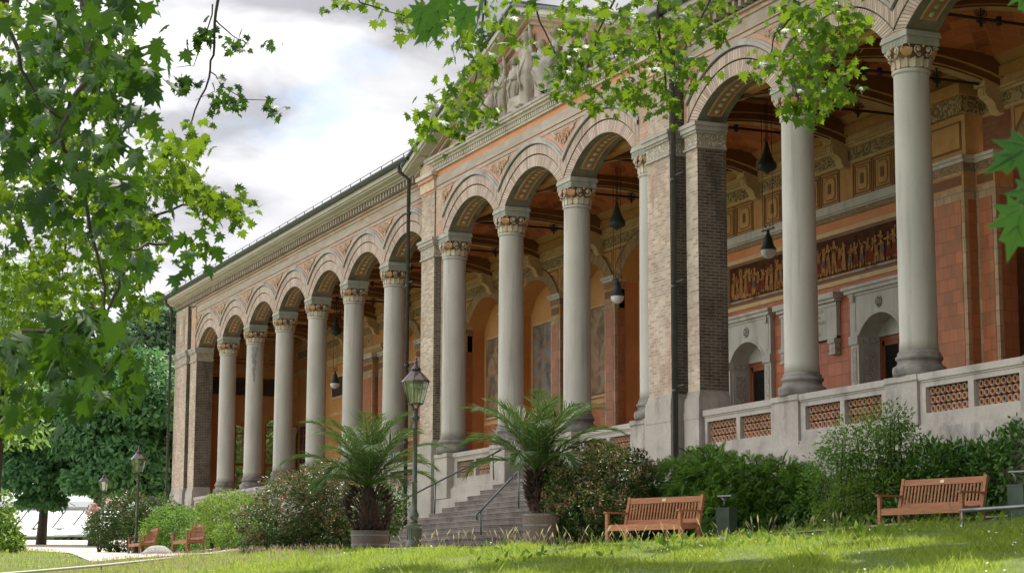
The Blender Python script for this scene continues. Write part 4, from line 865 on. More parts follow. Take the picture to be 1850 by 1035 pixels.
# doorways
def doorway(xc):
    m_ = M(); y = BW; hw = DHW; zs, zr_ = 1.85, 0.55; Rr = (hw*hw+zr_*zr_)/(2*zr_); zc = zs+zr_-Rr
    def jambbox(sg):
        a, b = xc+sg*hw, xc+sg*(hw+0.36); m_.box(a, b, y-0.12, y, ZF, 1.70, 0); m_.box(min(a, b)-0.03, max(a, b)+0.03, y-0.17, y, 1.70, 1.92, 0); m_.box(min(a, b)+0.09, max(a, b)-0.09, y-0.135, y-0.12, ZF+0.3, 1.62, 1)
        m_.box(a, a-sg*0.02, y-0.02, y+0.62, ZF, 1.70, 0); m_.box(a-sg*0.02, a-sg*0.034, y+0.06, y+0.36, ZF+0.2, 1.52, 1); m_.box(a-sg*0.04, a, y-0.05, y+0.5, 1.70, 1.92, 0); m_.box(a-sg*0.048, a-sg*0.04, y-0.02, y+0.45, 1.73, 1.88, 1)
    jambbox(-1); jambbox(1); n = 16; prev = None
    for i in range(n+1):
        x = xc-hw+2*hw*i/n; z = zc+math.sqrt(Rr*Rr-(x-xc)**2)
        if prev:
            m_.quad((prev[0], y-0.12, prev[1]), (x, y-0.12, z), (x, y-0.12, 2.95), (prev[0], y-0.12, 2.95), 0)
            m_.quad((prev[0], y+0.95, prev[1]), (x, y+0.95, z), (x, y-0.12, z), (prev[0], y-0.12, prev[1]), 0)
            m_.quad((prev[0], y-0.14, prev[1]+0.0), (x, y-0.14, z+0.0), (x, y-0.14, z+0.09), (prev[0], y-0.14, prev[1]+0.09), 0)
        prev = (x, z)
    for sg in (-1, 1): m_.box(xc+sg*hw, xc+sg*(hw+0.36), y-0.12, y, 1.92, 2.95, 0); m_.box(xc+sg*(hw+0.09), xc+sg*(hw+0.27), y-0.135, y-0.12, 2.05, 2.8, 2)
    m_.box(xc-hw-0.40, xc+hw+0.40, y-0.16, y, 2.95, 3.02, 0); m_.box(xc-hw-0.46, xc+hw+0.46, y-0.24, y, 3.02, 3.12, 0); m_.box(xc-hw-0.52, xc+hw+0.52, y-0.30, y, 3.12, 3.20, 0)
    for sg in (-1, 1): m_.box(xc+sg*(hw+0.18)-0.07, xc+sg*(hw+0.18)+0.07, y-0.20, y-0.12, 2.80, 3.02, 0)
    m_.box(xc-hw-0.3, xc+hw+0.3, y+0.94, y+1.0, ZF, 3.0, 0)      # inner reveal wall
    m_.box(xc-hw, xc-hw+0.03, y+0.50, y+0.94, ZF, 2.2, 0); m_.box(xc+hw-0.03, xc+hw, y+0.50, y+0.94, ZF, 2.2, 0); m_.box(xc-hw+0.03, xc+hw-0.03, y+0.44, y+0.56, 1.90, 2.45, 0)
    s_ = part('door_surround', m_, ['door_stone', 'jamb_relief', 'door_stone'], HALL)
    r_ = M(); yy = y-0.14; zc_ = 2.68
    for q, (ra, rb, y0_) in enumerate(((0.15, 0.12, yy-0.03), (0.085, 0.05, yy-0.045))): r_.lathe([(ra, 0), (ra-0.02, 0.02), (rb, 0.02), (rb-0.01, 0)], 20, (0, 0, 0))
    # roundel turned to face outward
    V = r_.v; r_.v = [(xc+a, yy-c+0.0, zc_+b) for a, b, c in V]; r_.ball((xc, yy-0.02, zc_), 0.035, 8, 5)
    part('roundel', r_, 'jamb_relief', s_)
    d = M(); yd = y+0.56
    d.box(xc-hw+0.03, xc-hw+0.14, yd-0.06, yd+0.04, ZF, 1.92, 0); d.box(xc+hw-0.14, xc+hw-0.03, yd-0.06, yd+0.04, ZF, 1.92, 0); d.box(xc-hw+0.14, xc+hw-0.14, yd-0.06, yd+0.04, 1.78, 1.92, 0); d.box(xc-0.05, xc+0.05, yd-0.07, yd+0.04, ZF, 1.78, 0)
    for a, b in ((xc-hw+0.14, xc-0.05), (xc+0.05, xc+hw-0.14)):
        for z0, z1 in ((ZF, ZF+0.85), (0.42, 0.60), (1.66, 1.78)): d.box(a, b, yd-0.04, yd+0.02, z0, z1, 0)
        d.box(a, a+0.08, yd-0.04, yd+0.02, ZF, 1.78, 0); d.box(b-0.08, b, yd-0.04, yd+0.02, ZF, 1.78, 0); d.box(a+0.08, b-0.08, yd, yd+0.01, ZF+0.85, 1.66, 1); d.box(a+0.14, b-0.14, yd-0.055, yd-0.04, ZF+0.15, ZF+0.7, 0)
    dd = part('door', d, ['door_wood', 'window_room'], HALL)
    k = M(); k.tube([(xc+0.09, yd-0.10, -0.35), (xc+0.09, yd-0.10, -0.05)], 0.014, 6); k.ball((xc+0.09, yd-0.08, -0.2), 0.022, 6, 4); part('handle', k, 'brass', dd)
doorway(D1); doorway(D2)
# inscription tablet between the doors
TX0, TX1 = 38.62, 41.45
m_ = M(); y = BW
m_.box(TX0, TX1, y-0.12, y, 1.98, 2.95, 0); m_.box(TX0-0.03, TX1+0.03, y-0.15, y, 2.84, 2.92, 0); m_.box(TX0-0.08, TX1+0.08, y-0.22, y, 2.95, 3.03, 0); m_.box(TX0-0.14, TX1+0.14, y-0.30, y, 3.03, 3.18, 0); m_.box(TX0+0.0, TX1-0.0, y-0.14, y, 1.98, 2.04, 0)
for a in (TX0, TX1-0.34): m_.box(a, a+0.34, y-0.20, y, 1.86, 1.98, 0); m_.box(a+0.03, a+0.31, y-0.16, y, 1.62, 1.86, 1); m_.box(a+0.01, a+0.33, y-0.18, y, 1.56, 1.62, 0)
tb = part('inscription_tablet', m_, ['door_stone', 'jamb_relief'], HALL)
for k, s_ in enumerate(('LEOPOLDVS M. DVX BAD.', 'AQVAS SALVTIFERAS', 'HOSPITIBVS PROPINANDAS', 'SVIS DEDICAVIT', 'ANNO MDCCCXLII')):
    cu = bpy.data.curves.new('inscription', 'FONT'); cu.body = s_; cu.size = 0.145; cu.align_x = 'CENTER'; cu.extrude = 0.001; cu.resolution_u = 2; cu.materials.append(MATS['letter_brown'])
    tmp = bpy.data.objects.new('inscription', cu); tme = bpy.data.meshes.new_from_object(tmp); tme.name = 'inscription'; bpy.data.objects.remove(tmp)
    o = bpy.data.objects.new('inscription', tme); COL.objects.link(o); o.location = ((TX0+TX1)/2, y-0.1225, 2.70-k*0.145); o.rotation_euler = (math.pi/2, 0, 0); setp(o, tb)
# pilaster mass at the right of the entrance part, and an arched bay beyond
def tile_pilaster(x0, x1, y0, y1, zt, cap=True, name='pilaster'):
    m_ = M(); m_.box(x0, x1, y0, y1, ZF, zt-0.75, 2); fw = 0.13
    m_.box(x0+fw, x1-fw, y0-0.012, y0, ZF+0.6, zt-1.05, 1)
    m_.box(x1-0.0, x1+0.012, y0+0.10, y1, ZF+0.6, zt-1.05, 1)
    m_.box(x0-0.03, x1+0.03, y0-0.03, y1, ZF, ZF+0.5, 0)
    if cap:
        m_.box(x0, x1, y0, y1, zt-0.75, zt-0.42, 3); m_.box(x0+0.08, x1-0.08, y0-0.012, y0, zt-0.70, zt-0.47, 4); m_.box(x0-0.02, x1+0.02, y0-0.02, y1, zt-0.42, zt-0.38, 2)
        m_.box(x0-0.01, x1+0.01, y0-0.01, y1, zt-0.38, zt-0.17, 5); m_.box(x0-0.05, x1+0.05, y0-0.05, y1, zt-0.17, zt-0.08, 0); m_.box(x0-0.10, x1+0.10, y0-0.10, y1, zt-0.08, zt, 0)
    return part(name, m_, ['cream_stone', 'pilaster_tile', 'trim_block', 'vault_tan', 'brown_paint', 'small_relief'], HALL)
tile_pilaster(45.2, 46.0, BW-0.25, BW+0.3, 5.55); tile_pilaster(46.15, 47.75, BW-0.55, BW+0.3, 5.55); tile_pilaster(47.75, 48.5, BW-0.22, BW+0.3, 5.55)
m_ = M(); m_.box(46.1, 47.8, BW-0.5, BW, 5.55, 6.55, 0); m_.box(46.25, 47.65, BW-0.52, BW-0.5, 5.7, 6.4, 1); m_.box(46.30, 47.60, BW-0.53, BW-0.52, 5.75, 6.35, 0); m_.box(45.2, 46.1, BW-0.2, BW, 5.55, 6.55, 0); m_.box(46.0, 47.9, BW-0.66, BW, 6.55, 6.95, 2); m_.box(45.95, 47.95, BW-0.75, BW, 6.95, 7.24, 0)
part('wall', m_, ['vault_tan', 'brown_paint', 'cornice_relief'], HALL)
# arcades of niches with wall paintings, both sides
def niche_bay(xa, xb, pw=0.78, fres='fresco_dark', zspring=5.55, deep=0.7, last=False):
    """bay from pilaster axis xa to xb"""
    m_ = M(); x0, x1 = xa+pw/2, xb-pw/2; hw = (x1-x0)/2; xc = (x0+x1)/2; rise = 0.55*hw; zs = 5.35; zs = 4.92+0.0; zs = zspring-0.2
    Rr = (hw*hw+rise*rise)/(2*rise); zc = zs+rise-Rr; n = 18; prev = None; y = BW
    a0 = math.asin(min(1, hw/Rr))
    for i in range(n+1):
        al = -a0+2*a0*i/n; p = (xc+Rr*math.sin(al), zc+Rr*math.cos(al)); q = (xc+(Rr+0.42)*math.sin(al), zc+(Rr+0.42)*math.cos(al)); s_ = Rr*al
        if prev:
            P, Q, s0 = prev
            m_.quad((P[0], y-0.03, P[1]), (p[0], y-0.03, p[1]), (q[0], y-0.03, q[1]), (Q[0], y-0.03, Q[1]), 1, [(s0, 0), (s_, 0), (s_, 0.33), (s0, 0.33)])
            m_.quad((P[0], y+deep, P[1]), (p[0], y+deep, p[1]), (p[0], y-0.03, p[1]), (P[0], y-0.03, P[1]), 2)
            m_.quad((P[0], y, P[1]), (p[0], y, p[1]), (p[0], y, 6.55), (P[0], y, 6.55), 0)
            m_.quad((Q[0], y-0.045, Q[1]), (q[0], y-0.045, q[1]), (q[0]+0.05*math.sin(al), y-0.045, q[1]+0.05*math.cos(al)), (Q[0]+0.05*math.sin(al), y-0.045, Q[1]+0.05*math.cos(al)), 3)
        prev = (p, q, s_)
    m_.box(xa, x0, y, y+0.1, zs-0.1, 6.55, 0); m_.box(x1, xb, y, y+0.1, zs-0.1, 6.55, 0)
    m_.box(x0-0.01, x0, y, y+deep, ZF, zs, 4); m_.box(x1, x1+0.01, y, y+deep, ZF, zs, 4)
    # spandrel triangles painted
    for sg, xx in ((1, xa), (-1, xb)):
        m_.poly([(xx+sg*0.10, y-0.006, 6.48), (xx+sg*hw*0.72, y-0.006, 6.48), (xx+sg*0.45, y-0.006, 6.22), (xx+sg*0.10, y-0.006, 5.85)][::sg], 3)
        m_.poly([(xx+sg*0.15, y-0.010, 6.44), (xx+sg*hw*0.58, y-0.010, 6.44), (xx+sg*0.43, y-0.010, 6.27), (xx+sg*0.15, y-0.010, 5.98)][::sg], 0)
    part('wall_arch', m_, ['vault_tan', 'voussoir_dark', 'ochre_wall', 'brown_paint', 'orange_wall'], HALL)
    m_ = M(); m_.box(x0, x1, y+deep, y+deep+0.1, ZF, 6.6, 0); m_.box(x0+0.12, x1-0.12, y+deep-0.03, y+deep, ZF+0.3, 1.65, 2); m_.box(x0+0.12, x1-0.12, y+deep-0.05, y+deep, 1.65, 1.75, 1)
    part('wall', m_, ['ochre_wall', 'tan_trim', 'pilaster_tile'], HALL)
    m_ = M(); a, b = x0+0.45, x1-0.45; yy = y+deep
    m_.box(a-0.14, b+0.14, yy-0.07, yy, 1.86, 5.02, 0); m_.box(a-0.05, b+0.05, yy-0.09, yy-0.07, 1.95, 4.93, 1); m_.box(a, b, yy-0.095, yy-0.09, 2.0, 4.88, 2)
    part('wall_painting', m_, ['tan_trim', 'brown_paint', fres], HALL)
mbrick('voussoir_dark', (0.40, 0.28, 0.14), (0.29, 0.19, 0.095), (0.12, 0.08, 0.045), 0.14, 0.5, 0.008, offset=0.0)
PX = [10.2, 14.85, 19.25, 23.45, 27.75, 32.2]
axes = [5.4, 10.0, 14.6, 19.1, 23.6, 27.9, 32.3]
for i, (a, b) in enumerate(zip(axes, axes[1:])): niche_bay(a, b, fres=('fresco_brown', 'fresco_dark')[i % 2])
for x in axes: tile_pilaster(x-0.39, x+0.39, BW-0.16, BW+0.2, 5.55)
tile_pilaster(33.4, 34.6, BW-0.5, BW+0.3, 5.55)
m_ = M(); m_.box(32.6, 34.8, BW, BW+0.3, ZF, 6.55, 0); part('wall', m_, ['ochre_wall'], HALL)
for i, (a, b) in enumerate(((48.9, 53.3), (53.3, 57.7), (57.7, 62.1), (62.1, 66.0))): niche_bay(a, b, fres=('fresco_dark', 'fresco_brown')[i % 2]); tile_pilaster(b-0.39, b+0.39, BW-0.16, BW+0.2, 5.55)
# left end: back wall, pilaster group, and the glazed end wall
m_ = M(); m_.box(-7.6, 5.1, BW, BW+0.25, ZF, 6.55, 0); m_.box(-7.6, 5.1, BW-0.05, BW, 5.70, 5.80, 1); m_.box(-7.6, 5.1, BW-0.10, BW, 5.80, 5.98, 1)
for k in range(8): coffer(m_, -3.4+k*0.95, 0.86, 6.02, 6.5, BW)
m_.box(-7.6, 5.1, BW-0.02, BW, ZF, 0.2, 4)
m_.box(-2.0, 0.6, BW-0.03, BW, 4.1, 5.2, 2); m_.box(-1.85, 0.45, BW-0.04, BW-0.03, 4.22, 5.08, 3); m_.box(-2.0, 0.6, BW-0.02, BW, 0.9, 3.5, 2); m_.box(-1.85, 0.45, BW-0.03, BW-0.02, 1.05, 3.35, 0)
part('wall', m_, ['ochre_wall', 'tan_trim', 'tan_trim', 'panel_dark', 'orange_wall'], HALL)
tile_pilaster(2.6, 3.5, BW-0.2, BW+0.2, 5.55); tile_pilaster(3.6, 4.9, BW-0.4, BW+0.2, 5.55)
XE = -7.5
m_ = M()
wins = [(1.75, 3.15, 3.25), (3.90, 5.15, 3.62)]     # y0, y1, crown z
m_.box(XE-0.3, XE, YB-0.2, wins[0][0], ZF, 8.9, 0); m_.box(XE-0.3, XE, wins[0][1], wins[1][0], ZF, 8.9, 0); m_.box(XE-0.3, XE, wins[1][1], 7.2, ZF, 8.9, 0)
for y0, y1, zt in wins:
    m_.box(XE-0.3, XE, y0, y1, ZF, 0.0, 0); m_.box(XE-0.3, XE, y0, y1, zt+0.01, 8.9, 0); n = 10; prev = None; hw = (y1-y0)/2; rise = 0.3; Rr = (hw*hw+rise*rise)/(2*rise)
    for i in range(n+1):
        y = y0+(y1-y0)*i/n; z = zt-Rr+math.sqrt(max(0, Rr*Rr-(y-(y0+y1)/2)**2))
        if prev: m_.quad((XE, prev[0], prev[1]), (XE, y, z), (XE, y, zt+0.01), (XE, prev[0], zt+0.01), 0); m_.quad((XE+0.03, prev[0], prev[1]), (XE+0.03, y, z), (XE+0.03, y, z+0.1), (XE+0.03, prev[0], prev[1]+0.1), 1); m_.quad((XE, prev[0], prev[1]), (XE, y, z), (XE-0.3, y, z), (XE-0.3, prev[0], prev[1]), 0)
        prev = (y, z)
m_.box(XE, XE+0.05, YB, BW, 5.90, 6.02, 1); m_.box(XE, XE+0.12, YB, BW, 6.02, 6.20, 1); m_.box(XE, XE+0.03, YB, BW, 4.55, 4.68, 1); m_.box(XE, XE+0.03, YB, BW, 5.6, 5.72, 1)
m_.box(XE, XE+0.02, 0.6, 1.6, 4.72, 5.56, 2); m_.box(XE, XE+0.02, 1.9, 3.2, 4.72, 5.56, 2); m_.box(XE, XE+0.02, 3.5, 5.2, 4.72, 5.56, 2); m_.box(XE, XE+0.1, YB, BW, 6.52, 7.3, 1)
for a, b in ((0.6, 2.1), (2.3, 3.8), (4.0, 5.3)): m_.box(XE, XE+0.02, a, b, 6.26, 6.30, 3); m_.box(XE, XE+0.02, a, b, 6.45, 6.49, 3)
for a, b in ((0.5, 1.6), (3.3, 3.8)): m_.box(XE, XE+0.02, a, b, 0.2, 4.2, 4)
part('wall', m_, ['ochre_wall', 'vault_tan', 'panel_dark', 'brown_paint', 'orange_wall'], HALL)
for y0, y1, zt in wins:
    m_ = M(); x = XE-0.2; zb_ = 0.0; fz = [(zb_, zb_+0.1), (1.32, 1.44), (zt-0.42, zt-0.36)]
    for a, b in fz: m_.box(x-0.04, x+0.05, y0, y1, a, b)
    ym = (y0+y1)/2
    for a, b in ((y0, y0+0.09), (ym-0.06, ym+0.06), (y1-0.09, y1)): m_.box(x-0.04, x+0.06, a, b, zb_, zt-0.02)
    for yy in (y0+0.32, y1-0.32): m_.box(x-0.012, x+0.012, yy-0.014, yy+0.014, zb_, zt-0.03)
    for z in (0.52, 0.95, 1.85, 2.27, 2.68): m_.box(x-0.012, x+0.012, y0, y1, z-0.013, z+0.013)
    w_ = part('window', m_, 'window_frame_paint', HALL); g = M(); g.box(x-0.006, x+0.004, y0+0.05, y1-0.05, zb_+0.05, zt-0.03); part('pane', g, 'window_glass', w_)
# third window in the long wall beside the corner, with a small column
m_ = M(); y = BW-0.02; m_.box(-6.9, -5.6, y-0.02, y, 0.1, 3.3, 0)
m_ = M()
for a, b in ((-6.85, -6.77), (-6.27, -6.19), (-5.68, -5.6)): m_.box(a, b, BW-0.06, BW, 0.0, 3.3, 0)
for a, b in ((0, 0.1), (1.32, 1.42), (3.2, 3.3)): m_.box(-6.77, -5.68, BW-0.055, BW, a, b, 0)
for z in (0.5, 0.95, 1.85, 2.3, 2.75): m_.box(-6.77, -5.68, BW-0.04, BW-0.01, z-0.012, z+0.012, 0)
m_.box(-6.77, -5.68, BW-0.02, BW-0.001, 0.1, 3.2, 1); w_ = part('window', m_, ['window_frame_paint', 'window_room'], HALL)
m_ = M(); m_.lathe([(0.24, ZF), (0.24, ZF+0.3), (0.17, ZF+0.4), (0.165, 2.75), (0.19, 2.78), (0.17, 2.82), (0.24, 3.05), (0.27, 3.12), (0.27, 3.2)], 20, (XE+0.2, 5.25, 0)); part('small_column', m_, 'cream_stone', HALL)
m_ = M(); m_.box(66.3, 66.6, YB, 7.2, ZF, 8.9); part('wall', m_, 'ochre_wall', HALL)
# --- pendant lamps with their counterweights
def pendant(x, y, z, label):
    o = thing('pendant_lamp', label, 'lamp', (x, y, z), 0, 'pendant lamps hanging in the hall')
    m_ = M(); m_.lathe([(0.002, -0.0), (0.10, 0.03), (0.175, 0.10), (0.20, 0.20), (0.198, 0.235)], 20, (x, y, z), 0); part('globe', m_, 'opal_glass', o)
    m_ = M(); m_.lathe([(0.215, 0.225), (0.20, 0.26), (0.14, 0.36), (0.115, 0.46), (0.10, 0.55), (0.06, 0.62), (0.04, 0.66), (0.04, 0.76)], 18, (x, y, z), 0); part('shade', m_, 'verdigris', o)
    m_ = M(); m_.box(x-0.30, x+0.30, y-0.02, y+0.02, z+0.74, z+0.77); m_.tube([(x-0.25, y, z+0.77), (x-0.25, y, 7.8)], 0.008, 5); m_.tube([(x+0.25, y, z+0.77), (x+0.25, y, 7.8)], 0.008, 5)
    for sg in (-1, 1): spiral(m_, (x+sg*0.1, y, z+0.83), 0.05, np.array((sg, 0, 0)), np.array((0, 0, 1.0)), 1.2, 0.01)
    for k in (-0.1, -0.04, 0.04, 0.1): m_.tube([(x+k*0.3, y, z+3.0), (x+k, y, 7.9)], 0.006, 4)
    part('cable', m_, 'iron', o)
    m_ = M(); m_.lathe([(0.03, 3.05), (0.06, 2.9), (0.11, 2.72), (0.19, 2.55), (0.25, 2.44), (0.25, 2.36), (0.19, 2.30), (0.10, 2.27), (0.02, 2.2)], 18, (x, y, z), 0); spiral(m_, (x-0.07, y, z+3.1), 0.06, np.array((-1.0, 0, 0)), np.array((0, 0, 1.0)), 1.2, 0.012); spiral(m_, (x+0.07, y, z+3.1), 0.06, np.array((1.0, 0, 0)), np.array((0, 0, 1.0)), 1.2, 0.012)
    part('counterweight', m_, 'verdigris', o)
pendant(42.4, 2.8, 3.75, 'pendant lamp with white globe hanging before the painted frieze')
pendant(33.67, 2.8, 3.75, 'pendant lamp with white globe hanging behind the centre columns above the palm')
pendant(6.8, 2.8, 3.72, 'farthest pendant lamp with white globe, between columns of the far wing')
# dark interior behind the hall so that doors and gaps do not show the sky
m_ = M(); m_.box(-7.6, 66.5, 7.0, 7.3, -4, 9.0); part('rear_wall', m_, 'wall_brick', HALL)

# ------------------------------------------------------------------ staircase before the centre
ST = thing('staircase', 'broad weathered stone staircase with rounded corner rising to the hall between the palms', 'stairs', (37, -3, -3.6))
NST = 12
for i in range(NST):
    z1 = -1.62-0.172*i; y1 = -0.95-0.385*i; xr = 40.3+0.385*i; rc = 0.7+0.385*i; m_ = M()
    P = [(33.2, -0.5), (33.2, y1), (xr-rc, y1)]+[(xr-rc+rc*math.sin(a), y1+rc-rc*math.cos(a)) for a in np.linspace(0.12, math.pi/2, 12)]+[(xr, -0.5)]
    n = len(P); zb_ = z1-0.172 if i < NST-1 else z1-0.8
    k = m_.vs([(x, y, z1) for x, y in P]+[(x, y, z1-0.03) for x, y in P])
    q_ = 0.02; cx_, cy_ = 37.0, -0.5
    m_.face(range(k, k+n), 0)
    s_ = 0
    for j in range(n-1):
        (xa, ya), (xb, yb) = P[j], P[j+1]; l_ = math.hypot(xb-xa, yb-ya); m_.quad((xa, ya, zb_), (xb, yb, zb_), (xb, yb, z1), (xa, ya, z1), 0, [(s_, zb_), (s_+l_, zb_), (s_+l_, z1), (s_, z1)]); s_ += l_
    # worn nosing
    m_.tube([(x, y, z1-0.012) for x, y in P[1:-1]], 0.016, 6)
    m_.f = [f for f in m_.f]; part('step', m_, 'step_stone', ST)
def onX(u, v, x): d = FW*FPX+RT*(u-925)+UP*(517.5-v); k = (x-CAM[0])/d[0]; return CAM+d*k
def handrail(name, label, posts, top, hook):
    o = thing(name, label, 'handrail', posts[0][0], 0, 'handrails of the staircase'); m_ = M(); m_.tube(top, 0.026, 8)
    part('rail', m_, 'steel_rail', o)
    for a, b in posts: m_ = M(); m_.tube([a, b], 0.021, 8); part('post', m_, 'steel_rail', o)
xl = 34.6
pts = [onX(u, v, xl) for u, v in ((645, 945), (787, 872), (890, 820), (905, 812))]
b0 = onX(645, 992, xl); b1 = onX(785, 928, xl); b2 = onX(892, 866, xl)
end = pts[0]+np.array((0, -0.10, -0.10)); end2 = pts[0]+np.array((0, -0.12, -0.2))
handrail('handrail', 'long grey metal handrail on the left of the steps, rising behind the big lamp', [(b0, pts[0]), (b1, pts[1]), (b2, pts[2])], [end2, end, pts[0], pts[1], pts[2], pts[3]], 0)
pa = onX(868, 922, 41.3); pb = onX(925, 862, 40.0); g0 = onX(869, 966, 41.3); g1 = onX(937, 918, 40.4); g1t = onX(937, 850, 40.4)
handrail('handrail', 'short grey metal handrail in the middle of the steps, left of the second palm', [(g0, pa), (g1, g1t)], [pa+np.array((0.05, -0.1, -0.22)), pa+np.array((0.05, -0.14, -0.1)), pa, pb, onX(937, 850, 40.4)], 0)

# ------------------------------------------------------------------ lamps
def lamp(x, y, zg, label, rz=0.3, sc=1.0):
    o = thing('street_lamp', label, 'street lamp', (0, 0, 0), 0, 'old lantern posts beside the path')
    m_ = M(); m_.lathe([(0.165, -0.1), (0.165, 0.06), (0.15, 0.09), (0.142, 0.12), (0.142, 0.36), (0.15, 0.38), (0.172, 0.40), (0.172, 0.43), (0.12, 0.455), (0.10, 0.47)], 20)
    for k in range(16): a = k*math.pi/8; m_.tube([(0.144*math.cos(a), 0.144*math.sin(a), 0.13), (0.144*math.cos(a), 0.144*math.sin(a), 0.35)], 0.008, 5)
    part('base', m_, 'lamp_green', o)
    m_ = M(); m_.lathe([(0.085, 0.465), (0.065, 0.50), (0.06, 0.53), (0.085, 0.56), (0.095, 0.61), (0.085, 0.66), (0.06, 0.70), (0.07, 0.715), (0.055, 0.73), (0.053, 0.8), (0.052, 1.28), (0.06, 1.285), (0.06, 1.31), (0.050, 1.32), (0.042, 2.36), (0.056, 2.37), (0.056, 2.40), (0.044, 2.42), (0.044, 2.52), (0.062, 2.56), (0.09, 2.60), (0.088, 2.63), (0.05, 2.645), (0.05, 2.70), (0.06, 2.72), (0.034, 2.75), (0.03, 2.80)], 16)
    for k in range(4): a = k*math.pi/2+rz; m_.tube([(0.025*math.cos(a), 0.025*math.sin(a), 2.72), (0.07*math.cos(a), 0.07*math.sin(a), 2.77), (0.065*math.cos(a), 0.065*math.sin(a), 2.82), (0.12*math.cos(a), 0.12*math.sin(a), 2.88)], 0.011, 6)
    part('pole', m_, 'lamp_green', o)
    n = 8; L_ = M(); r0, r1, z0, z1 = 0.155, 0.275, 2.885, 3.34
    ring = lambda r, z: [(r*math.cos(rz+2*math.pi*j/n), r*math.sin(rz+2*math.pi*j/n), z) for j in range(n)]
    L_.tube(ring(r0, z0)+ring(r0, z0)[:1], 0.014, 5); L_.tube(ring(r1, z1)+ring(r1, z1)[:1], 0.012, 5)
    for a, b in zip(ring(r0, z0), ring(r1, z1)): L_.tube([a, b], 0.008, 5)
    L_.lathe([(0.15, z0-0.008), (0.15, z0+0.004)], n, (0, 0, 0), 0, False, rz)
    lt = part('lantern', L_, 'lamp_roof', o)
    g = M(); A, B_ = ring(r0-0.004, z0), ring(r1-0.004, z1)
    for j in range(n): g.quad(A[j], A[(j+1) % n], B_[(j+1) % n], B_[j])
    part('glass', g, 'lamp_glass', lt)
    r_ = M(); r_.lathe([(0.295, z1-0.005), (0.290, z1+0.02), (0.10, 3.565), (0.09, 3.575)], n, (0, 0, 0), 0, False, rz); r_.lathe([(0.088, 3.57), (0.115, 3.60), (0.07, 3.64), (0.035, 3.69), (0.028, 3.72), (0.05, 3.74), (0.028, 3.76), (0.018, 3.79), (0.026, 3.81), (0.004, 3.86)], 12)
    part('roof', r_, 'lamp_roof', o)
    b_ = M(); b_.lathe([(0.025, 2.89), (0.03, 2.95), (0.02, 3.0)], 8); 
    for k in range(3): a = k*2.1; b_.tube([(0.05*math.cos(a), 0.05*math.sin(a), 3.0), (0.05*math.cos(a), 0.05*math.sin(a), 3.22)], 0.022, 8)
    b_.lathe([(0.09, 3.22), (0.12, 3.26), (0.12, 3.30)], 12); part('burner', b_, 'pale_rail', lt)
    o.location = (x, y, zg); o.scale = (sc, sc, sc)
    return o
p = at(748, 986, 40.0); print('lamp1 ground', p, gz(p[0], p[1])); lamp(p[0], p[1], p[2], 'nearest green lamp post with glass lantern, in front of the steps', 0.25)
p = at(245, 1006, 70.0); print('lamp2', p, gz(p[0], p[1])); l2 = lamp(p[0], p[1], float(gz(p[0], p[1])), 'second grey-green lamp post beside the flowering bushes', 0.5)
p = at(184, 985, 99.0); print('lamp3', p, gz(p[0], p[1])); lamp(p[0], p[1], float(gz(p[0], p[1])), 'farthest lamp post, rising behind the pink flowering bush', 0.1)

# ------------------------------------------------------------------ benches
def bench_proto():
    o = thing('park_bench', 'x', 'bench', (0, 0, 0), 0, 'wooden park benches along the lawn'); Lh = 0.93
    rk = 0.22; by = 0.24    # back leans towards +y
    def zy(z): return by+max(0, z-0.42)*rk*1.1
    m_ = M()
    for k in range(6): y = -0.24+k*0.085; m_.box(-Lh+0.03, Lh-0.03, y, y+0.068, 0.425, 0.447)
    m_.box(-Lh+0.03, Lh-0.03, -0.285, -0.258, 0.33, 0.44); m_.box(-Lh+0.03, Lh-0.03, 0.19, 0.215, 0.35, 0.42)
    part('seat', m_, 'teak', o)
    m_ = M(); up = np.array((0, rk*1.1, 1.0)); up /= np.linalg.norm(up); nn = np.array((0, -1.0, rk*1.1)); nn /= np.linalg.norm(nn)
    m_.obox((0, zy(0.90), 0.90), (Lh-0.045, 0, 0), nn*0.018, up*0.055); m_.obox((0, zy(0.50), 0.50), (Lh-0.045, 0, 0), nn*0.016, up*0.04)
    ns = 23
    for k in range(ns): x = -Lh+0.09+(2*Lh-0.18)*k/(ns-1); m_.obox((x, zy(0.69), 0.69), (0.017, 0, 0), nn*0.010, up*0.155)
    part('backrest', m_, 'teak', o)
    m_ = M(); m_.obox((-0.02, zy(0.905)-0.022, 0.905), (0.045, 0, 0), nn*0.003, up*0.026); part('plaque', m_, 'brass', o)
    for sg in (-1, 1):
        x = sg*(Lh-0.02)
        m_ = M(); m_.obox((x, (by+zy(0.96))/2+0.0, 0.70), (0.03, 0, 0), nn*0.028, up*0.285); m_.box(x-0.03, x+0.03, by-0.03, by+0.03, -0.1, 0.43); part('leg', m_, 'teak', o)
        m_ = M(); m_.box(x-0.03, x+0.03, -0.30, -0.24, -0.1, 0.66); part('leg', m_, 'teak', o)
        m_ = M(); m_.box(x-0.035, x+0.035, -0.34, zy(0.66)-0.02, 0.66, 0.69); m_.box(x-0.02, x+0.02, -0.24, by, 0.36, 0.42); part('armrest', m_, 'teak', o)
    return o
BN = bench_proto()
def set_bench(o, u, v, d, th, label, dz=0.0):
    p = at(u, v, d); dd = p[:2]-CAM[:2]; dd /= np.linalg.norm(dd); rr_ = np.array((-dd[1]*-1, dd[0]*-1)); rr_ = np.array((dd[1], -dd[0]))
    ax = rr_*math.cos(th)-dd*math.sin(th); o.location = (p[0], p[1], p[2]+dz); o.rotation_euler.z = math.atan2(ax[1], ax[0]); o['label'] = label
    print('bench', label[:20], [round(float(q), 2) for q in p], round(float(gz(p[0], p[1])), 2))
cps = [copy_tree(BN) for _ in range(3)]
set_bench(BN, 1180, 990, 36.6, R(42), 'slatted teak bench with brass plaque in the grass before the dark green shrubs')
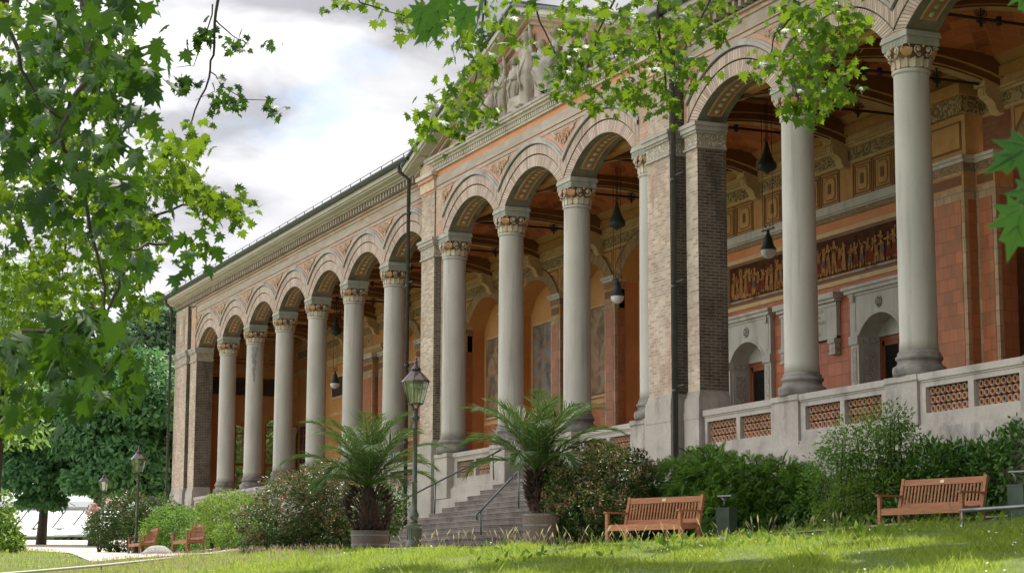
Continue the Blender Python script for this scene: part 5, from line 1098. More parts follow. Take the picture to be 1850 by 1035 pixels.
set_bench(cps[0], 1683, 964, 33.5, R(41), 'slatted teak bench nearest the right edge, partly behind a grey rail')
set_bench(cps[1], 340, 1001, 62, R(76), 'distant wooden bench beside the grey boulder under green shrubs')
set_bench(cps[2], 256, 1004, 69, R(78), 'distant wooden bench half hidden behind the second lamp post')
# litter bins
def bin_(u, v, d, label, cat='bin', post=False):
    p = at(u, v, d); o = thing('litter_bin', label, cat, p, 0.4, 'green litter bins beside the benches')
    m_ = M(); w = 0.15
    if post: m_.box(-0.04, 0.04, -0.04, 0.04, -0.2, 0.62)
    else: m_.box(-w, w, -0.12, 0.12, -0.2, 0.46); m_.box(-w-0.01, w+0.01, -0.13, 0.13, 0.43, 0.46)
    b = put('body', m_.mesh('body', ['bin_green']), None, None)
    b.parent = o
    m_ = M(); m_.tube([(-0.05, 0, 0.45), (-0.05, 0, 0.60), (-0.12, 0, 0.66), (-0.10, 0, 0.665)], 0.02, 6); m_.box(-0.14, 0.18, -0.09, 0.09, 0.665, 0.69)
    c = put('lid', m_.mesh('lid', ['steel_rail']), None, None); c.parent = o
    return o
bin_(1313, 962, 36.5, 'square green litter bin with flat grey lid, right of the bench in the grass')
bin_(1842, 925, 33.0, 'square green litter bin with flat grey lid at the right edge of the photo')
bin_(312, 1001, 63, 'slim green litter bin on a post between the two distant benches', post=True)
# low rails edging the lawn
def low_rail(label, pts, r, mat, posts, ph=0.45):
    o = thing('edge_rail', label, 'rail', pts[0], 0, 'low metal rails edging the lawn'); m_ = M(); m_.tube(pts, r, 8); part('rail', m_, mat, o)
    for q in posts: m_ = M(); m_.tube([(q[0], q[1], q[2]), (q[0], q[1], q[2]-ph)], 0.022, 6); part('post', m_, 'steel_rail', o)
RL = [at(-60, 1041, 41), at(45, 1033, 42.5), at(183, 1021, 45), at(288, 1010, 48), at(370, 1000, 51), at(427, 992.5, 53.5), at(456, 990, 55)]
low_rail('pale low metal rail slanting through the flowering grass at the left', RL, 0.030, 'pale_rail', [RL[1], RL[2], RL[3], RL[4], RL[5], RL[6]])
RL2 = [at(345, 996.5, 58), at(400, 990.5, 59.5), at(445, 986, 61)]
low_rail('thin grey rail right behind the pale rail, ending at the brown bush', RL2, 0.018, 'steel_rail', RL2)
RL3 = [at(1735, 922, 31.5), at(1790, 918.5, 31), at(1870, 913, 30.2), at(1960, 906, 29.4)]
low_rail('grey metal rail entering at the right edge in front of the bench', RL3, 0.035, 'steel_rail', [RL3[0]+np.array((0.05, 0, 0)), RL3[2]])
# grey boulder
p = at(284, 1006, 62); o_ = M(); o_.lathe([(0.02, -0.3)]+[(0.52*math.sin(a)*(1+0.05*math.sin(a*5)), 0.30*math.cos(a)*-1+0.02) for a in np.linspace(0.9, 3.1, 12)], 18, (0, 0, 0), 0, True, 0, 1.25, 0.8)
tag(put('boulder', o_.mesh('boulder', ['boulder_grey']), None, (p[0], p[1], p[2]+0.05), 0.3), 'rounded grey boulder in flowering grass between the lamp post and a bench', 'boulder')

# ------------------------------------------------------------------ foliage tools
def scatter(name, T, F, pos, tip, nrm, size, mat, parent=None):
    """T (k,3) template: x across, y along to the tip, z normal; F faces; one instance per row of pos"""
    pos, tip, nrm = map(lambda a: np.asarray(a, float), (pos, tip, nrm)); size = np.asarray(size, float).reshape(-1, 1)
    tip = tip/(np.linalg.norm(tip, axis=1, keepdims=True)+1e-9); nrm = nrm-tip*(nrm*tip).sum(1, keepdims=True); nrm /= (np.linalg.norm(nrm, axis=1, keepdims=True)+1e-9)
    xx = np.cross(tip, nrm); n = len(pos); k = len(T)
    V = pos[:, None, :]+(T[None, :, 0:1]*xx[:, None, :]+T[None, :, 1:2]*tip[:, None, :]+T[None, :, 2:3]*nrm[:, None, :])*size[:, None, :]
    V = V.reshape(-1, 3); ln = np.array([len(f) for f in F]); fl = np.concatenate([np.array(f) for f in F])
    loops = (fl[None, :]+(np.arange(n)*k)[:, None]).ravel(); tot = np.tile(ln, n); start = np.concatenate(([0], np.cumsum(tot)[:-1]))
    me = bpy.data.meshes.new(name); me.vertices.add(len(V)); me.vertices.foreach_set('co', V.ravel()); me.loops.add(len(loops)); me.loops.foreach_set('vertex_index', loops.astype(np.int32))
    me.polygons.add(len(tot)); me.polygons.foreach_set('loop_start', start.astype(np.int32)); me.polygons.foreach_set('loop_total', tot.astype(np.int32)); me.update(calc_edges=True); me.materials.append(MATS[mat])
    return put(name, me, parent)
def rv(n): v = rng.normal(size=(n, 3)); return v/np.linalg.norm(v, axis=1, keepdims=True)
# plane-tree leaf: five pointed lobes
_o = [(0.0, 0.0), (0.12, -0.05), (0.36, -0.14), (0.30, 0.04), (0.60, 0.10), (0.40, 0.22), (0.44, 0.34), (0.64, 0.56), (0.40, 0.50), (0.24, 0.46), (0.30, 0.72), (0.14, 0.74), (0.0, 1.10)]
_o = _o+[(-x, y) for x, y in _o[-2:0:-1]]
LT = np.array([(0, 0.36, 0.05)]+[(x, y, -0.10*abs(x)-0.10*max(0, y-0.5)**1.5) for x, y in _o]); LF = [(0, i, i % len(_o)+1) for i in range(1, len(_o)+1)]
# simple pointed leaf, folded
ST_ = np.array([(0, 0, 0), (0.20, 0.28, 0.05), (0.17, 0.66, 0.04), (0, 1, -0.05), (-0.17, 0.66, 0.04), (-0.20, 0.28, 0.05), (0, 0.45, 0)]); SF = [(0, 1, 2, 6), (6, 2, 3), (0, 6, 4, 5), (6, 3, 4)]
SF = [(0, 1, 2, 3), (0, 3, 4, 5)]
# coarse leaf clump for distant crowns: three crossed blades
CT = np.array([(-0.5, 0, 0), (0.35, -0.1, 0.1), (0.5, 0.6, 0), (-0.1, 0.9, -0.1), (0, 0.1, -0.4), (0.1, 0.5, 0.45), (-0.1, 0.9, 0.1)]); CF = [(0, 1, 2, 3), (4, 5, 6)]
def hang(n, k=0.7): return rv(n)*0.8+np.array((0, 0, -k))
def upn(n, k=0.8): return rv(n)*0.8+np.array((0, 0, k))
def pixblobs(blobs, ks=1.0, kn=1.0, per=7):
    P, S = [], []
    for (u, v, ru, rv_, d, dd, n, *sz) in blobs:
        z = (sz[0]*0.74 if sz else 0.115)*ks; n = max(3, int(n*1.55*kn)); m = max(1, n//per); a = rng.uniform(0, 2*math.pi, m); r = np.sqrt(rng.uniform(0, 1, m)); dj = d+rng.uniform(-dd, dd, m)
        C = [(u+ru*r[i]*math.cos(a[i]), v+rv_*r[i]*math.sin(a[i]), dj[i], rng.uniform(0.75, 1.2)) for i in range(m)]; sp = z*FPX/d*(0.85 if per < 10 else 0.5)
        for i in range(n):
            c = C[i % m]; g = rng.normal(size=3); P.append(at(c[0]+g[0]*sp, c[1]+g[1]*sp*0.75, c[2]+g[2]*z*1.2)); S.append(z*c[3]*rng.uniform(0.55, 1.15))
    return np.array(P), np.array(S)
def twigs(lines, parent, mat='bark', name='branch'):
    for ln in lines:
        d0, d1, r0, r1, *pp = ln; n = len(pp); m_ = M(); P = []
        for i, (u, v) in enumerate(pp): k = i/(n-1); P.append(at(u, v, d0+(d1-d0)*k))
        # subdivide with a little wander
        Q = [P[0]]
        for a, b in zip(P, P[1:]):
            l_ = np.linalg.norm(b-a)
            for q in (1/3, 2/3): Q.append(a+(b-a)*q+rng.normal(size=3)*l_*0.035)
            Q.append(b)
        m_.tube(Q, list(np.linspace(r0, r1, len(Q))), 6); part(name, m_, mat, parent)
def trunk(parent, base, top, r, limbs=()):
    m_ = M(); base, top = np.array(base), np.array(top); Q = [base+(top-base)*k+np.array((math.sin(k*5)*0.08, math.cos(k*4)*0.08, 0))*r*3 for k in np.linspace(0, 1, 9)]
    m_.tube(Q, [r*(1.35 if i == 0 else 1-0.55*i/8) for i in range(9)], 12)
    for l_ in limbs:
        a, b = Q[l_[0]], np.array(l_[1]); mid = (a+b)/2+np.array((0, 0, 0.12*np.linalg.norm(b-a))); m_.tube([a, (a+mid)/2+np.array((0, 0, 0.1)), mid, (mid+b)/2, b], list(np.linspace(r*l_[2], r*0.15, 5)), 8)
    part('trunk', m_, 'bark', parent)

# ---- near plane tree at the left (dark leaves close to the camera)
T1 = thing('plane_tree', 'near plane tree whose dark drooping leafy boughs hang in from the upper left', 'tree', at(-900, 1100, 11))
bl = [(110, 50, 140, 70, 9.5, 1.3, 60, 0.19), (215, 95, 95, 45, 9.0, 1.0, 34, 0.19), (60, 160, 90, 70, 10, 1.2, 40, 0.19), (190, 175, 90, 60, 9.2, 1.0, 46, 0.19), (110, 215, 110, 55, 9.6, 1.2, 46, 0.18), (270, 120, 45, 40, 9, 0.6, 14, 0.17), (245, 20, 30, 30, 8.5, 0.5, 8, 0.19),
      (60, 330, 80, 70, 9.8, 1.0, 34, 0.18), (150, 310, 70, 60, 9.3, 0.8, 28, 0.18), (215, 300, 50, 40, 9.6, 0.8, 16, 0.17), (260, 320, 30, 30, 10, 0.6, 8, 0.16), (20, 250, 60, 60, 10, 1, 22, 0.18),
      (225, 420, 60, 45, 10, 0.8, 22, 0.16), (300, 440, 40, 30, 10.5, 0.6, 11, 0.16), (320, 485, 30, 14, 10, 0.4, 5, 0.16), (250, 490, 30, 25, 10, 0.5, 8, 0.16), (190, 455, 40, 30, 10.4, 0.6, 8, 0.16),
      (140, 600, 62, 45, 8.6, 0.7, 34, 0.18), (110, 660, 70, 42, 8.4, 0.7, 34, 0.18), (175, 690, 52, 32, 8.6, 0.6, 22, 0.18), (90, 715, 40, 28, 8.5, 0.5, 12, 0.18), (245, 635, 30, 28, 8.8, 0.3, 7, 0.19), (190, 630, 45, 30, 8.7, 0.5, 14, 0.17), (55, 690, 25, 40, 8.6, 0.5, 6, 0.18)]
bl += [(20, -380, 170, 90, 12.5, 1.2, 300, 0.26), (260, -420, 130, 90, 12.5, 1.2, 240, 0.26), (60, -230, 120, 60, 11.6, 1.0, 170, 0.24), (230, -240, 90, 50, 11.6, 1.0, 110, 0.24), (150, -560, 220, 110, 12.5, 1.2, 200, 0.28)]
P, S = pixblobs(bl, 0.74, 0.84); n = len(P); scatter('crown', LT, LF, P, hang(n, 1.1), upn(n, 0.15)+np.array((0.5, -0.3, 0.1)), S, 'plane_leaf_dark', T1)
twigs([(9.5, 8.8, 0.020, 0.006, (150, -20), (158, 80), (165, 140), (120, 215), (90, 260)), (9.5, 9, 0.016, 0.005, (160, 140), (190, 120), (250, 90), (285, 75)), (10, 10, 0.012, 0.005, (150, 330), (158, 380), (170, 440), (190, 520), (187, 590), (180, 640)),
       (10, 10, 0.012, 0.004, (215, 170), (236, 180), (233, 240)), (9.5, 9.8, 0.014, 0.005, (110, 220), (115, 270), (135, 300), (150, 330)), (8.6, 8.6, 0.010, 0.004, (40, 598), (100, 600), (150, 570), (178, 560)), (8.5, 8.6, 0.009, 0.004, (105, 685), (160, 684), (190, 670), (208, 648)),
       (10.2, 10, 0.012, 0.004, (225, 480), (215, 520), (195, 560), (190, 590)), (10, 8.6, 0.012, 0.005, (178, 560), (150, 600), (120, 660)), (9.5, 9.5, 0.016, 0.006, (-60, -40), (20, 60), (60, 160), (110, 215)), (10.5, 10, 0.01, 0.004, (300, 440), (250, 450), (190, 440))], T1)
trunk(T1, at(-900, 1120, 11), at(-700, -1100, 12), 0.28, ((6, at(-60, -60, 9.5), 0.3), (7, at(150, -40, 9.5), 0.25)))
# ---- second plane tree at the left, farther, sunlit leaves
T2 = thing('plane_tree', 'sunlit plane tree behind the near dark boughs at the left, bright yellow-green leaves', 'tree', at(-700, 1060, 24))
bl = [(60, 90, 110, 90, 19, 2, 230), (30, 250, 90, 110, 19, 2, 220), (120, 200, 90, 70, 18, 2, 130), (60, 430, 100, 90, 18, 2, 260), (170, 340, 80, 60, 17, 1.6, 150), (230, 360, 60, 40, 17, 1.5, 100), (290, 330, 50, 34, 17, 1.2, 80), (345, 350, 45, 28, 17, 1, 70), (400, 370, 38, 20, 17, 0.8, 46), (436, 378, 14, 12, 17, 0.5, 10),
      (200, 440, 90, 50, 17, 1.8, 150), (250, 420, 50, 40, 17, 1.2, 70), (120, 520, 80, 45, 18, 1.6, 120), (50, 560, 70, 60, 18, 1.6, 90), (230, 520, 50, 30, 17, 1, 40), (260, 555, 22, 22, 17, 0.6, 26), (330, 270, 40, 30, 16, 1, 42), (350, 250, 14, 22, 16, 0.6, 14), (300, 290, 40, 30, 16, 1, 40), (355, 440, 20, 15, 17, 0.5, 10), (40, 640, 50, 50, 18, 1.2, 60), (20, 740, 40, 50, 18, 1, 40), (180, 95, 70, 60, 18, 1.2, 60)]
P, S = pixblobs(bl, 0.84, 1.15); n = len(P); scatter('crown', LT, LF, P, hang(n, 0.7), upn(n, 0.7), S*0.95, 'plane_leaf', T2)
twigs([(17, 17, 0.022, 0.006, (60, 300), (150, 370), (240, 400), (330, 370), (430, 385)), (17, 17, 0.012, 0.004, (235, 400), (250, 460), (262, 530)), (18, 18, 0.016, 0.005, (20, 380), (60, 470), (120, 520)), (17, 17, 0.010, 0.004, (140, 440), (170, 480), (200, 540)), (18, 17, 0.03, 0.01, (-80, 120), (0, 230), (60, 300), (130, 330)), (17, 17, 0.008, 0.004, (120, 430), (112, 480), (118, 520))], T2)
trunk(T2, at(-700, 1060, 24), at(-500, -900, 22), 0.35, ((5, at(-80, 120, 18), 0.4), (6, at(20, -300, 18), 0.4)))
# ---- sprays hanging against the sky
T3 = thing('plane_tree', 'thin drooping twigs with dark leaf tufts against the bright sky, left of the roof', 'tree', at(-300, 1060, 26))
bl = [(365, 58, 26, 14, 19, 0.5, 16), (348, 66, 18, 10, 19, 0.5, 6), (438, 88, 34, 20, 19, 0.5, 22), (470, 92, 16, 14, 19, 0.3, 8), (318, 150, 34, 18, 19, 0.6, 18), (400, 178, 26, 20, 19, 0.5, 16), (436, 190, 26, 18, 19, 0.4, 14), (480, 190, 26, 10, 19, 0.4, 14), (340, 245, 16, 16, 19, 0.4, 10), (428, 65, 10, 8, 19, 0.3, 4), (415, 155, 12, 10, 19, 0.3, 5)]
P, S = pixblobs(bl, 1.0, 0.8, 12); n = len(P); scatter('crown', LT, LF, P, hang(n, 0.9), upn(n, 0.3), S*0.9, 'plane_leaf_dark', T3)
twigs([(19, 19, 0.016, 0.004, (396, -10), (388, 40), (386, 100), (378, 140), (352, 200), (347, 260), (330, 290)), (19, 19, 0.008, 0.003, (388, 35), (420, 65), (450, 80)), (19, 19, 0.008, 0.003, (384, 8), (370, 70), (350, 120), (318, 122)), (19, 19, 0.007, 0.003, (380, 130), (400, 155), (440, 180), (500, 178)), (19, 19, 0.006, 0.002, (384, 150), (388, 165), (352, 182))], T3)
trunk(T3, at(-300, 1060, 26), at(300, -1100, 22), 0.25, ((7, at(396, -10, 19), 0.3),))
# ---- leaf curtain at the top, centre and right
T4 = thing('plane_tree', 'plane tree whose bright backlit leaf curtain hangs over the pediment and arches at the top', 'tree', at(2700, 1000, 26))
bl = [(640, 8, 36, 16, 17, 0.5, 24), (735, 32, 32, 20, 17, 0.6, 20), (800, 40, 60, 40, 16, 1, 60), (850, 110, 40, 50, 16, 0.8, 56), (860, 40, 60, 40, 17, 1, 50), (925, 18, 50, 18, 17, 1, 30), (815, 165, 34, 26, 17, 0.7, 34), (850, 205, 50, 36, 17, 0.8, 62), (800, 225, 40, 22, 17, 0.6, 30), (765, 240, 20, 12, 17, 0.4, 10), (880, 170, 26, 30, 17, 0.5, 22),
      (955, 95, 34, 14, 18, 0.6, 18), (1035, 105, 45, 26, 18, 0.8, 44), (1005, 40, 30, 30, 18, 0.8, 18), (1100, 40, 80, 50, 18, 1.2, 150), (1150, 100, 80, 50, 18, 1.2, 140), (1060, 145, 60, 22, 18, 0.8, 56), (1205, 55, 50, 60, 18, 1, 100), (1225, 130, 40, 40, 18, 1, 60), (1280, 30, 50, 32, 18, 1, 60), (1310, 8, 40, 14, 18, 0.6, 26),
      (1110, 175, 60, 22, 18, 0.7, 44), (1075, 195, 22, 18, 18, 0.4, 14), (1170, 175, 50, 22, 18, 0.7, 40), (1215, 190, 20, 30, 18, 0.5, 18), (1040, 125, 40, 14, 18, 0.5, 18),
      (1450, 20, 60, 30, 16.5, 0.8, 74), (1510, 45, 50, 45, 16.5, 0.8, 80), (1480, 85, 50, 28, 16.5, 0.8, 54), (1440, 105, 36, 28, 16.5, 0.7, 40), (1390, 122, 26, 20, 16.5, 0.5, 20), (1450, 150, 30, 26, 16.5, 0.6, 30), (1520, 100, 22, 30, 16.5, 0.5, 22), (1535, 140, 22, 18, 16.5, 0.4, 16), (1480, 185, 30, 14, 16.5, 0.4, 18), (1425, 215, 20, 18, 16.5, 0.4, 12), (1455, 195, 26, 14, 16.5, 0.4, 12), (1545, 15, 20, 24, 16.5, 0.5, 16), (1510, 165, 22, 20, 16.5, 0.4, 12)]
P, S = pixblobs(bl, 0.90, 0.80, 8); n = len(P); scatter('crown', LT, LF, P, hang(n, 0.7), upn(n, 0.6)+np.array((0.25, -0.1, 0)), S*0.92, 'plane_leaf', T4)
twigs([(18, 18, 0.022, 0.006, (1180, -30), (1190, 60), (1200, 120), (1205, 200)), (18, 18, 0.012, 0.004, (960, -20), (975, 40), (1000, 90), (1020, 120)), (18, 18, 0.012, 0.004, (1120, -20), (1080, 60), (1060, 130)), (17, 17, 0.012, 0.004, (880, -20), (870, 60), (860, 140), (850, 210)), (16.5, 16.5, 0.014, 0.004, (1420, -20), (1450, 25), (1460, 60), (1480, 90), (1500, 130)),
       (16.5, 16.5, 0.010, 0.003, (1440, 20), (1400, 60), (1395, 90), (1385, 110)), (16.5, 16.5, 0.008, 0.003, (1440, 60), (1432, 110), (1440, 170), (1450, 210)), (17, 17, 0.012, 0.004, (640, -20), (650, 5), (735, 30)), (18, 18, 0.012, 0.004, (1290, -20), (1250, 60), (1215, 160)), (17, 17, 0.012, 0.004, (800, -20), (830, 60), (850, 110))], T4)
trunk(T4, at(2700, 1000, 26), at(2300, -1500, 24), 0.4, ((6, at(1180, -30, 18), 0.4), (6, at(1420, -20, 16.5), 0.35), (7, at(880, -20, 17), 0.35)))
# the big dim leaves nearest the lens belong to a low bough at the top centre and one at the right edge
T5 = thing('plane_tree', 'near bough with a few very large soft leaves at the right edge and top centre', 'tree', at(3600, 1500, 7))
P = np.array([at(u, v, d) for u, v, d in ((800, 0, 6.5), (765, 12, 6.6), (845, 12, 6.6), (825, -20, 6.4), (790, 40, 6.7), (872, -8, 6.5), (1862, 262, 3.3), (1872, 335, 3.2), (1846, 372, 3.1), (1880, 400, 3.3), (1850, -28, 4.0))]); n = len(P)
tp = np.array([(-0.25, -0.2, -1.0)]*n)+rng.normal(size=(n, 3))*0.30; tp[6] = -RT*1.0-UP*0.62; tp[7] = -RT*0.6-UP*0.9; tp[8] = -RT*0.25-UP*1.0; tp[9] = -UP-RT*0.1; tp[10] = -UP+RT*0.1
nr5 = -np.tile(FW, (n, 1))+rng.normal(size=(n, 3))*0.35; sz5 = np.array([0.105]*6+[0.085, 0.07, 0.085, 0.08, 0.07])
LT5 = LT.copy(); LT5[:, 0] *= 0.86
crown5 = scatter('crown', LT5, LF, P, tp, nr5, sz5, 'near_leaf', T5)
VT, VF = [], []
for ex_, ey_ in ((0.0, 1.06), (0.52, 0.53), (-0.52, 0.53), (0.50, 0.10), (-0.50, 0.10), (0.20, 0.66), (-0.20, 0.66)):
    b_ = len(VT); l_ = math.hypot(ex_, ey_); nx_, ny_ = -ey_/l_*0.010, ex_/l_*0.010
    y0_ = 0.0 if abs(ex_) > 0.3 or ex_ == 0 else 0.34
    VT += [(nx_*1.3, y0_+ny_, 0.012), (-nx_*1.3, y0_-ny_, 0.012), (ex_*0.5, (ey_+y0_)/2, 0.052-0.05*abs(ex_)), (ex_, ey_, 0.004-0.10*abs(ex_)-0.10*max(0, ey_-0.5)**1.5)]
    VF += [(b_, b_+1, b_+2), (b_+1, b_+3, b_+2), (b_, b_+2, b_+3)]
scatter('vein', np.array(VT), VF, P, tp, nr5, sz5*1.002, 'vein_green', crown5)['kind'] = 'stuff'
twigs([(6.5, 6.6, 0.008, 0.003, (900, -60), (850, -10), (800, 0)), (3.3, 3.2, 0.004, 0.002, (1990, 200), (1900, 240), (1868, 300), (1862, 420))], T5)
trunk(T5, at(3600, 1500, 7), at(3300, -1600, 7), 0.16, ((6, at(900, -60, 6.5), 0.3), (5, at(1990, 200, 3.3), 0.2)))
# crown of the top tree above the view: it shades the lawn in patches
P = []
def onG(u, v):
    for d in np.arange(15, 60, 0.1):
        q = at(u, v, d)
        if q[2] < float(gz(q[0], q[1])): return q
    return at(u, v, 36)
for (u, v, r_, n_) in ((1010, 1020, 0.9, 130), (880, 1033, 0.8, 100), (1130, 1030, 1.0, 150), (1080, 990, 0.45, 50), (1300, 1030, 1.2, 190), (1230, 995, 0.4, 40), (1450, 1034, 0.9, 120), (1750, 1000, 1.3, 210), (1850, 975, 1.0, 130), (1640, 1022, 0.6, 60), (720, 1036, 0.5, 50), (1560, 985, 0.35, 30), (560, 1036, 0.5, 40)):
    n_ = int(n_*1.8); c = onG(u, v)+np.array(SUND)*rng.uniform(13.5, 15.5); q = rv(n_)*(rng.uniform(0, 1, (n_, 1))**0.5)*r_*np.array((1.5, 1.1, 0.5)); P.append(c+q)
P = np.concatenate(P); n = len(P); scatter('crown', LT, LF, P, hang(n, 0.6), upn(n, 0.9), rng.uniform(0.38, 0.62, n), 'plane_leaf', T4)

# ------------------------------------------------------------------ distant trees
def blobtree(name, label, base, blobs, mat, leaf=0.5, dens=1.0, tr=0.25, group=None, shell=0.45, T=CT, F=CF, cat='tree', top=None):
    o = thing(name, label, cat, base, 0, group); P, NN = [], []
    for (c, r, sq) in blobs:
        n = int(dens*r*r*60); d = rv(n); d[:, 2] = np.where(d[:, 2] < -0.45, -d[:, 2]*0.3, d[:, 2]); rad = (1-rng.uniform(0, 1, (n, 1))**1.6*shell)*(1+0.10*np.sin(d[:, :1]*9+c[0])*np.sin(d[:, 2:]*8+c[1])); P.append(np.array(c)+d*rad*r*np.array((1, 1, sq))); NN.append(d)
    P, NN = np.concatenate(P), np.concatenate(NN); n = len(P)
    scatter('crown', T, F, P, rv(n)*0.8+NN*0.3+np.array((0, 0, -0.35)), NN+rv(n)*0.55+np.array((0, 0, 0.35)), rng.uniform(0.65, 1.2, n)*leaf, mat, o)
    m_ = M(); b = np.array(base, float); t_ = np.array(blobs[0][0], float) if top is None else np.array(top)
    m_.tube([b+(0, 0, -0.3), b+(t_-b)*0.3, b+(t_-b)*0.65, t_], [tr*1.25, tr, tr*0.8, tr*0.35], 10)
    for (c, r, sq) in blobs[1:6]: m_.tube([b+(t_-b)*0.45, (b+(t_-b)*0.5+np.array(c))/2+(0, 0, 0.2), np.array(c)], [tr*0.5, tr*0.32, tr*0.12], 7)
    part('trunk', m_, 'bark', o); return o
def PB(lst): return [(at(u, v, d), r, sq) for (u, v, d, r, sq) in lst]
def gnd(u, d): p = at(u, 1000, d); return (p[0], p[1], float(gz(p[0], p[1])))
grp = 'chestnut trees beyond the gravel path'
blobtree('chestnut_tree', 'dark chestnut tree with a bare trunk standing before the white parasols', gnd(73, 112), PB([(90, 800, 112, 3.2, 0.9), (60, 870, 110, 2.2, 0.7), (130, 860, 112, 2.0, 0.7), (30, 800, 112, 2.8, 0.9), (110, 740, 114, 2.6, 0.9), (150, 790, 112, 2.4, 0.9), (75, 905, 110, 1.4, 0.5)]), 'chestnut_leaf', 0.44, 8.0, 0.26, grp, T=ST_, F=SF)
blobtree('chestnut_tree', 'dark chestnut tree behind the farthest lamp post', gnd(166, 106), PB([(190, 790, 108, 3.0, 0.9), (220, 850, 106, 2.4, 0.8), (170, 720, 110, 2.8, 0.9), (250, 740, 108, 2.8, 0.9), (200, 880, 106, 1.6, 0.6), (165, 870, 106, 1.6, 0.6), (240, 690, 110, 2.2, 0.9)]), 'chestnut_leaf', 0.44, 8.0, 0.24, grp, T=ST_, F=SF)
blobtree('chestnut_tree', 'dark chestnut tree close to the left corner of the hall', gnd(285, 110), PB([(290, 790, 112, 3.0, 0.9), (300, 860, 110, 2.4, 0.8), (300, 710, 114, 2.6, 0.9), (260, 830, 110, 2.2, 0.9), (280, 890, 108, 1.6, 0.6), (330, 760, 112, 2.4, 1.0)]), 'chestnut_leaf', 0.44, 8.0, 0.24, grp, T=ST_, F=SF)
blobtree('chestnut_tree', 'pale sunlit tree seen only through the far end windows of the hall', gnd(430, 122), PB([(430, 820, 122, 3.0, 1.0), (480, 800, 124, 3.2, 1.0), (540, 820, 126, 3.0, 1.0), (400, 780, 124, 2.6, 1), (500, 880, 122, 2.4, 0.8)]), 'pale_leaf', 0.44, 6.5, 0.25, grp, T=ST_, F=SF)
blobtree('pale_tree', 'pale green feathery tree low at the left edge', gnd(-20, 60), PB([(20, 560, 60, 1.6, 1.0), (60, 620, 60, 1.4, 0.9), (10, 660, 60, 1.5, 1), (50, 530, 61, 1.0, 1), (-20, 720, 60, 1.6, 1), (15, 780, 60, 1.2, 0.9)]), 'pale_leaf', 0.30, 5, 0.16, None, T=ST_, F=SF)
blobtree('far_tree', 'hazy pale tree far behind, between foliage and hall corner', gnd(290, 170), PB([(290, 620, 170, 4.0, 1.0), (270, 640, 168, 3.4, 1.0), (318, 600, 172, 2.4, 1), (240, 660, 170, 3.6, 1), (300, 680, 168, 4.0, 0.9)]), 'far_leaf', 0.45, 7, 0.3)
blobtree('round_bush', 'bright green leafy bush at the lower left edge before the gravel', gnd(5, 72), PB([(0, 960, 72, 0.85, 0.9), (15, 985, 71, 0.6, 0.7), (-25, 930, 73, 1.1, 1), (22, 970, 72, 0.4, 0.7)]), 'bright_leaf', 0.22, 16, 0.05, cat='bush', T=ST_, F=SF)
# parasols and the white-roofed restaurant far left
for i, (u, v, w) in enumerate(((46, 962, 1.6), (84, 961, 2.1), (133, 960, 2.1))):
    c = at(u, v, 165); o = thing('parasol', ('white parasol at the left, half behind the bright bush', 'white parasol in front of the chestnut trunk', 'white parasol nearest the pink flowering bush')[i], 'parasol', (c[0], c[1], float(gz(c[0], c[1]))), 0, 'white parasols of the cafe')
    m_ = M(); k = 8; A = [(c[0]+w*1.05*math.cos(j*math.pi/4+0.4), c[1]+w*1.05*math.sin(j*math.pi/4+0.4), c[2]-0.30) for j in range(8)]
    for j in range(8): m_.poly([A[j], A[(j+1) % 8], (c[0], c[1], c[2]+0.55)]); m_.quad(A[j], A[(j+1) % 8], tuple(np.array(A[(j+1) % 8])-(0, 0, 0.14)), tuple(np.array(A[j])-(0, 0, 0.14)))
    part('canopy', m_, 'white_canvas', o); m_ = M(); m_.tube([(c[0], c[1], c[2]+0.5), (c[0], c[1], c[2]-2.2)], 0.04, 6); part('pole', m_, 'pale_rail', o)
o = thing('pavilion', 'restaurant building with long sloping white awnings behind the parasols', 'building', gnd(80, 185))
m_ = M()
for k in range(7):
    a, b = -40+k*34, -40+(k+1)*34-3
    m_.quad(at(a, 953, 180), at(b, 953, 180), at(b+24, 922, 186), at(a+24, 922, 186), 0); m_.quad(at(a, 953, 180), at(b, 953, 180), at(b, 956, 180), at(a, 956, 180), 0)
part('awning', m_, 'white_canvas', o)
m_ = M(); A, B_ = at(-60, 990, 187), at(300, 990, 187)
m_.quad(at(-60, 995, 186.5), at(230, 995, 186.5), at(230, 915, 186.5), at(-60, 915, 186.5)); part('wall', m_, 'house_wall', o)
m_ = M(); m_.quad(at(-60, 922, 186.2), at(230, 922, 186.2), at(230, 905, 190), at(-60, 905, 190)); part('roof', m_, 'grey_roofing', o)
for k in range(4):
    m_ = M(); u = 98+k*14; m_.quad(at(u, 985, 186.3), at(u+8, 985, 186.3), at(u+8, 955, 186.3), at(u, 955, 186.3)); part('window', m_, 'window_room', o)

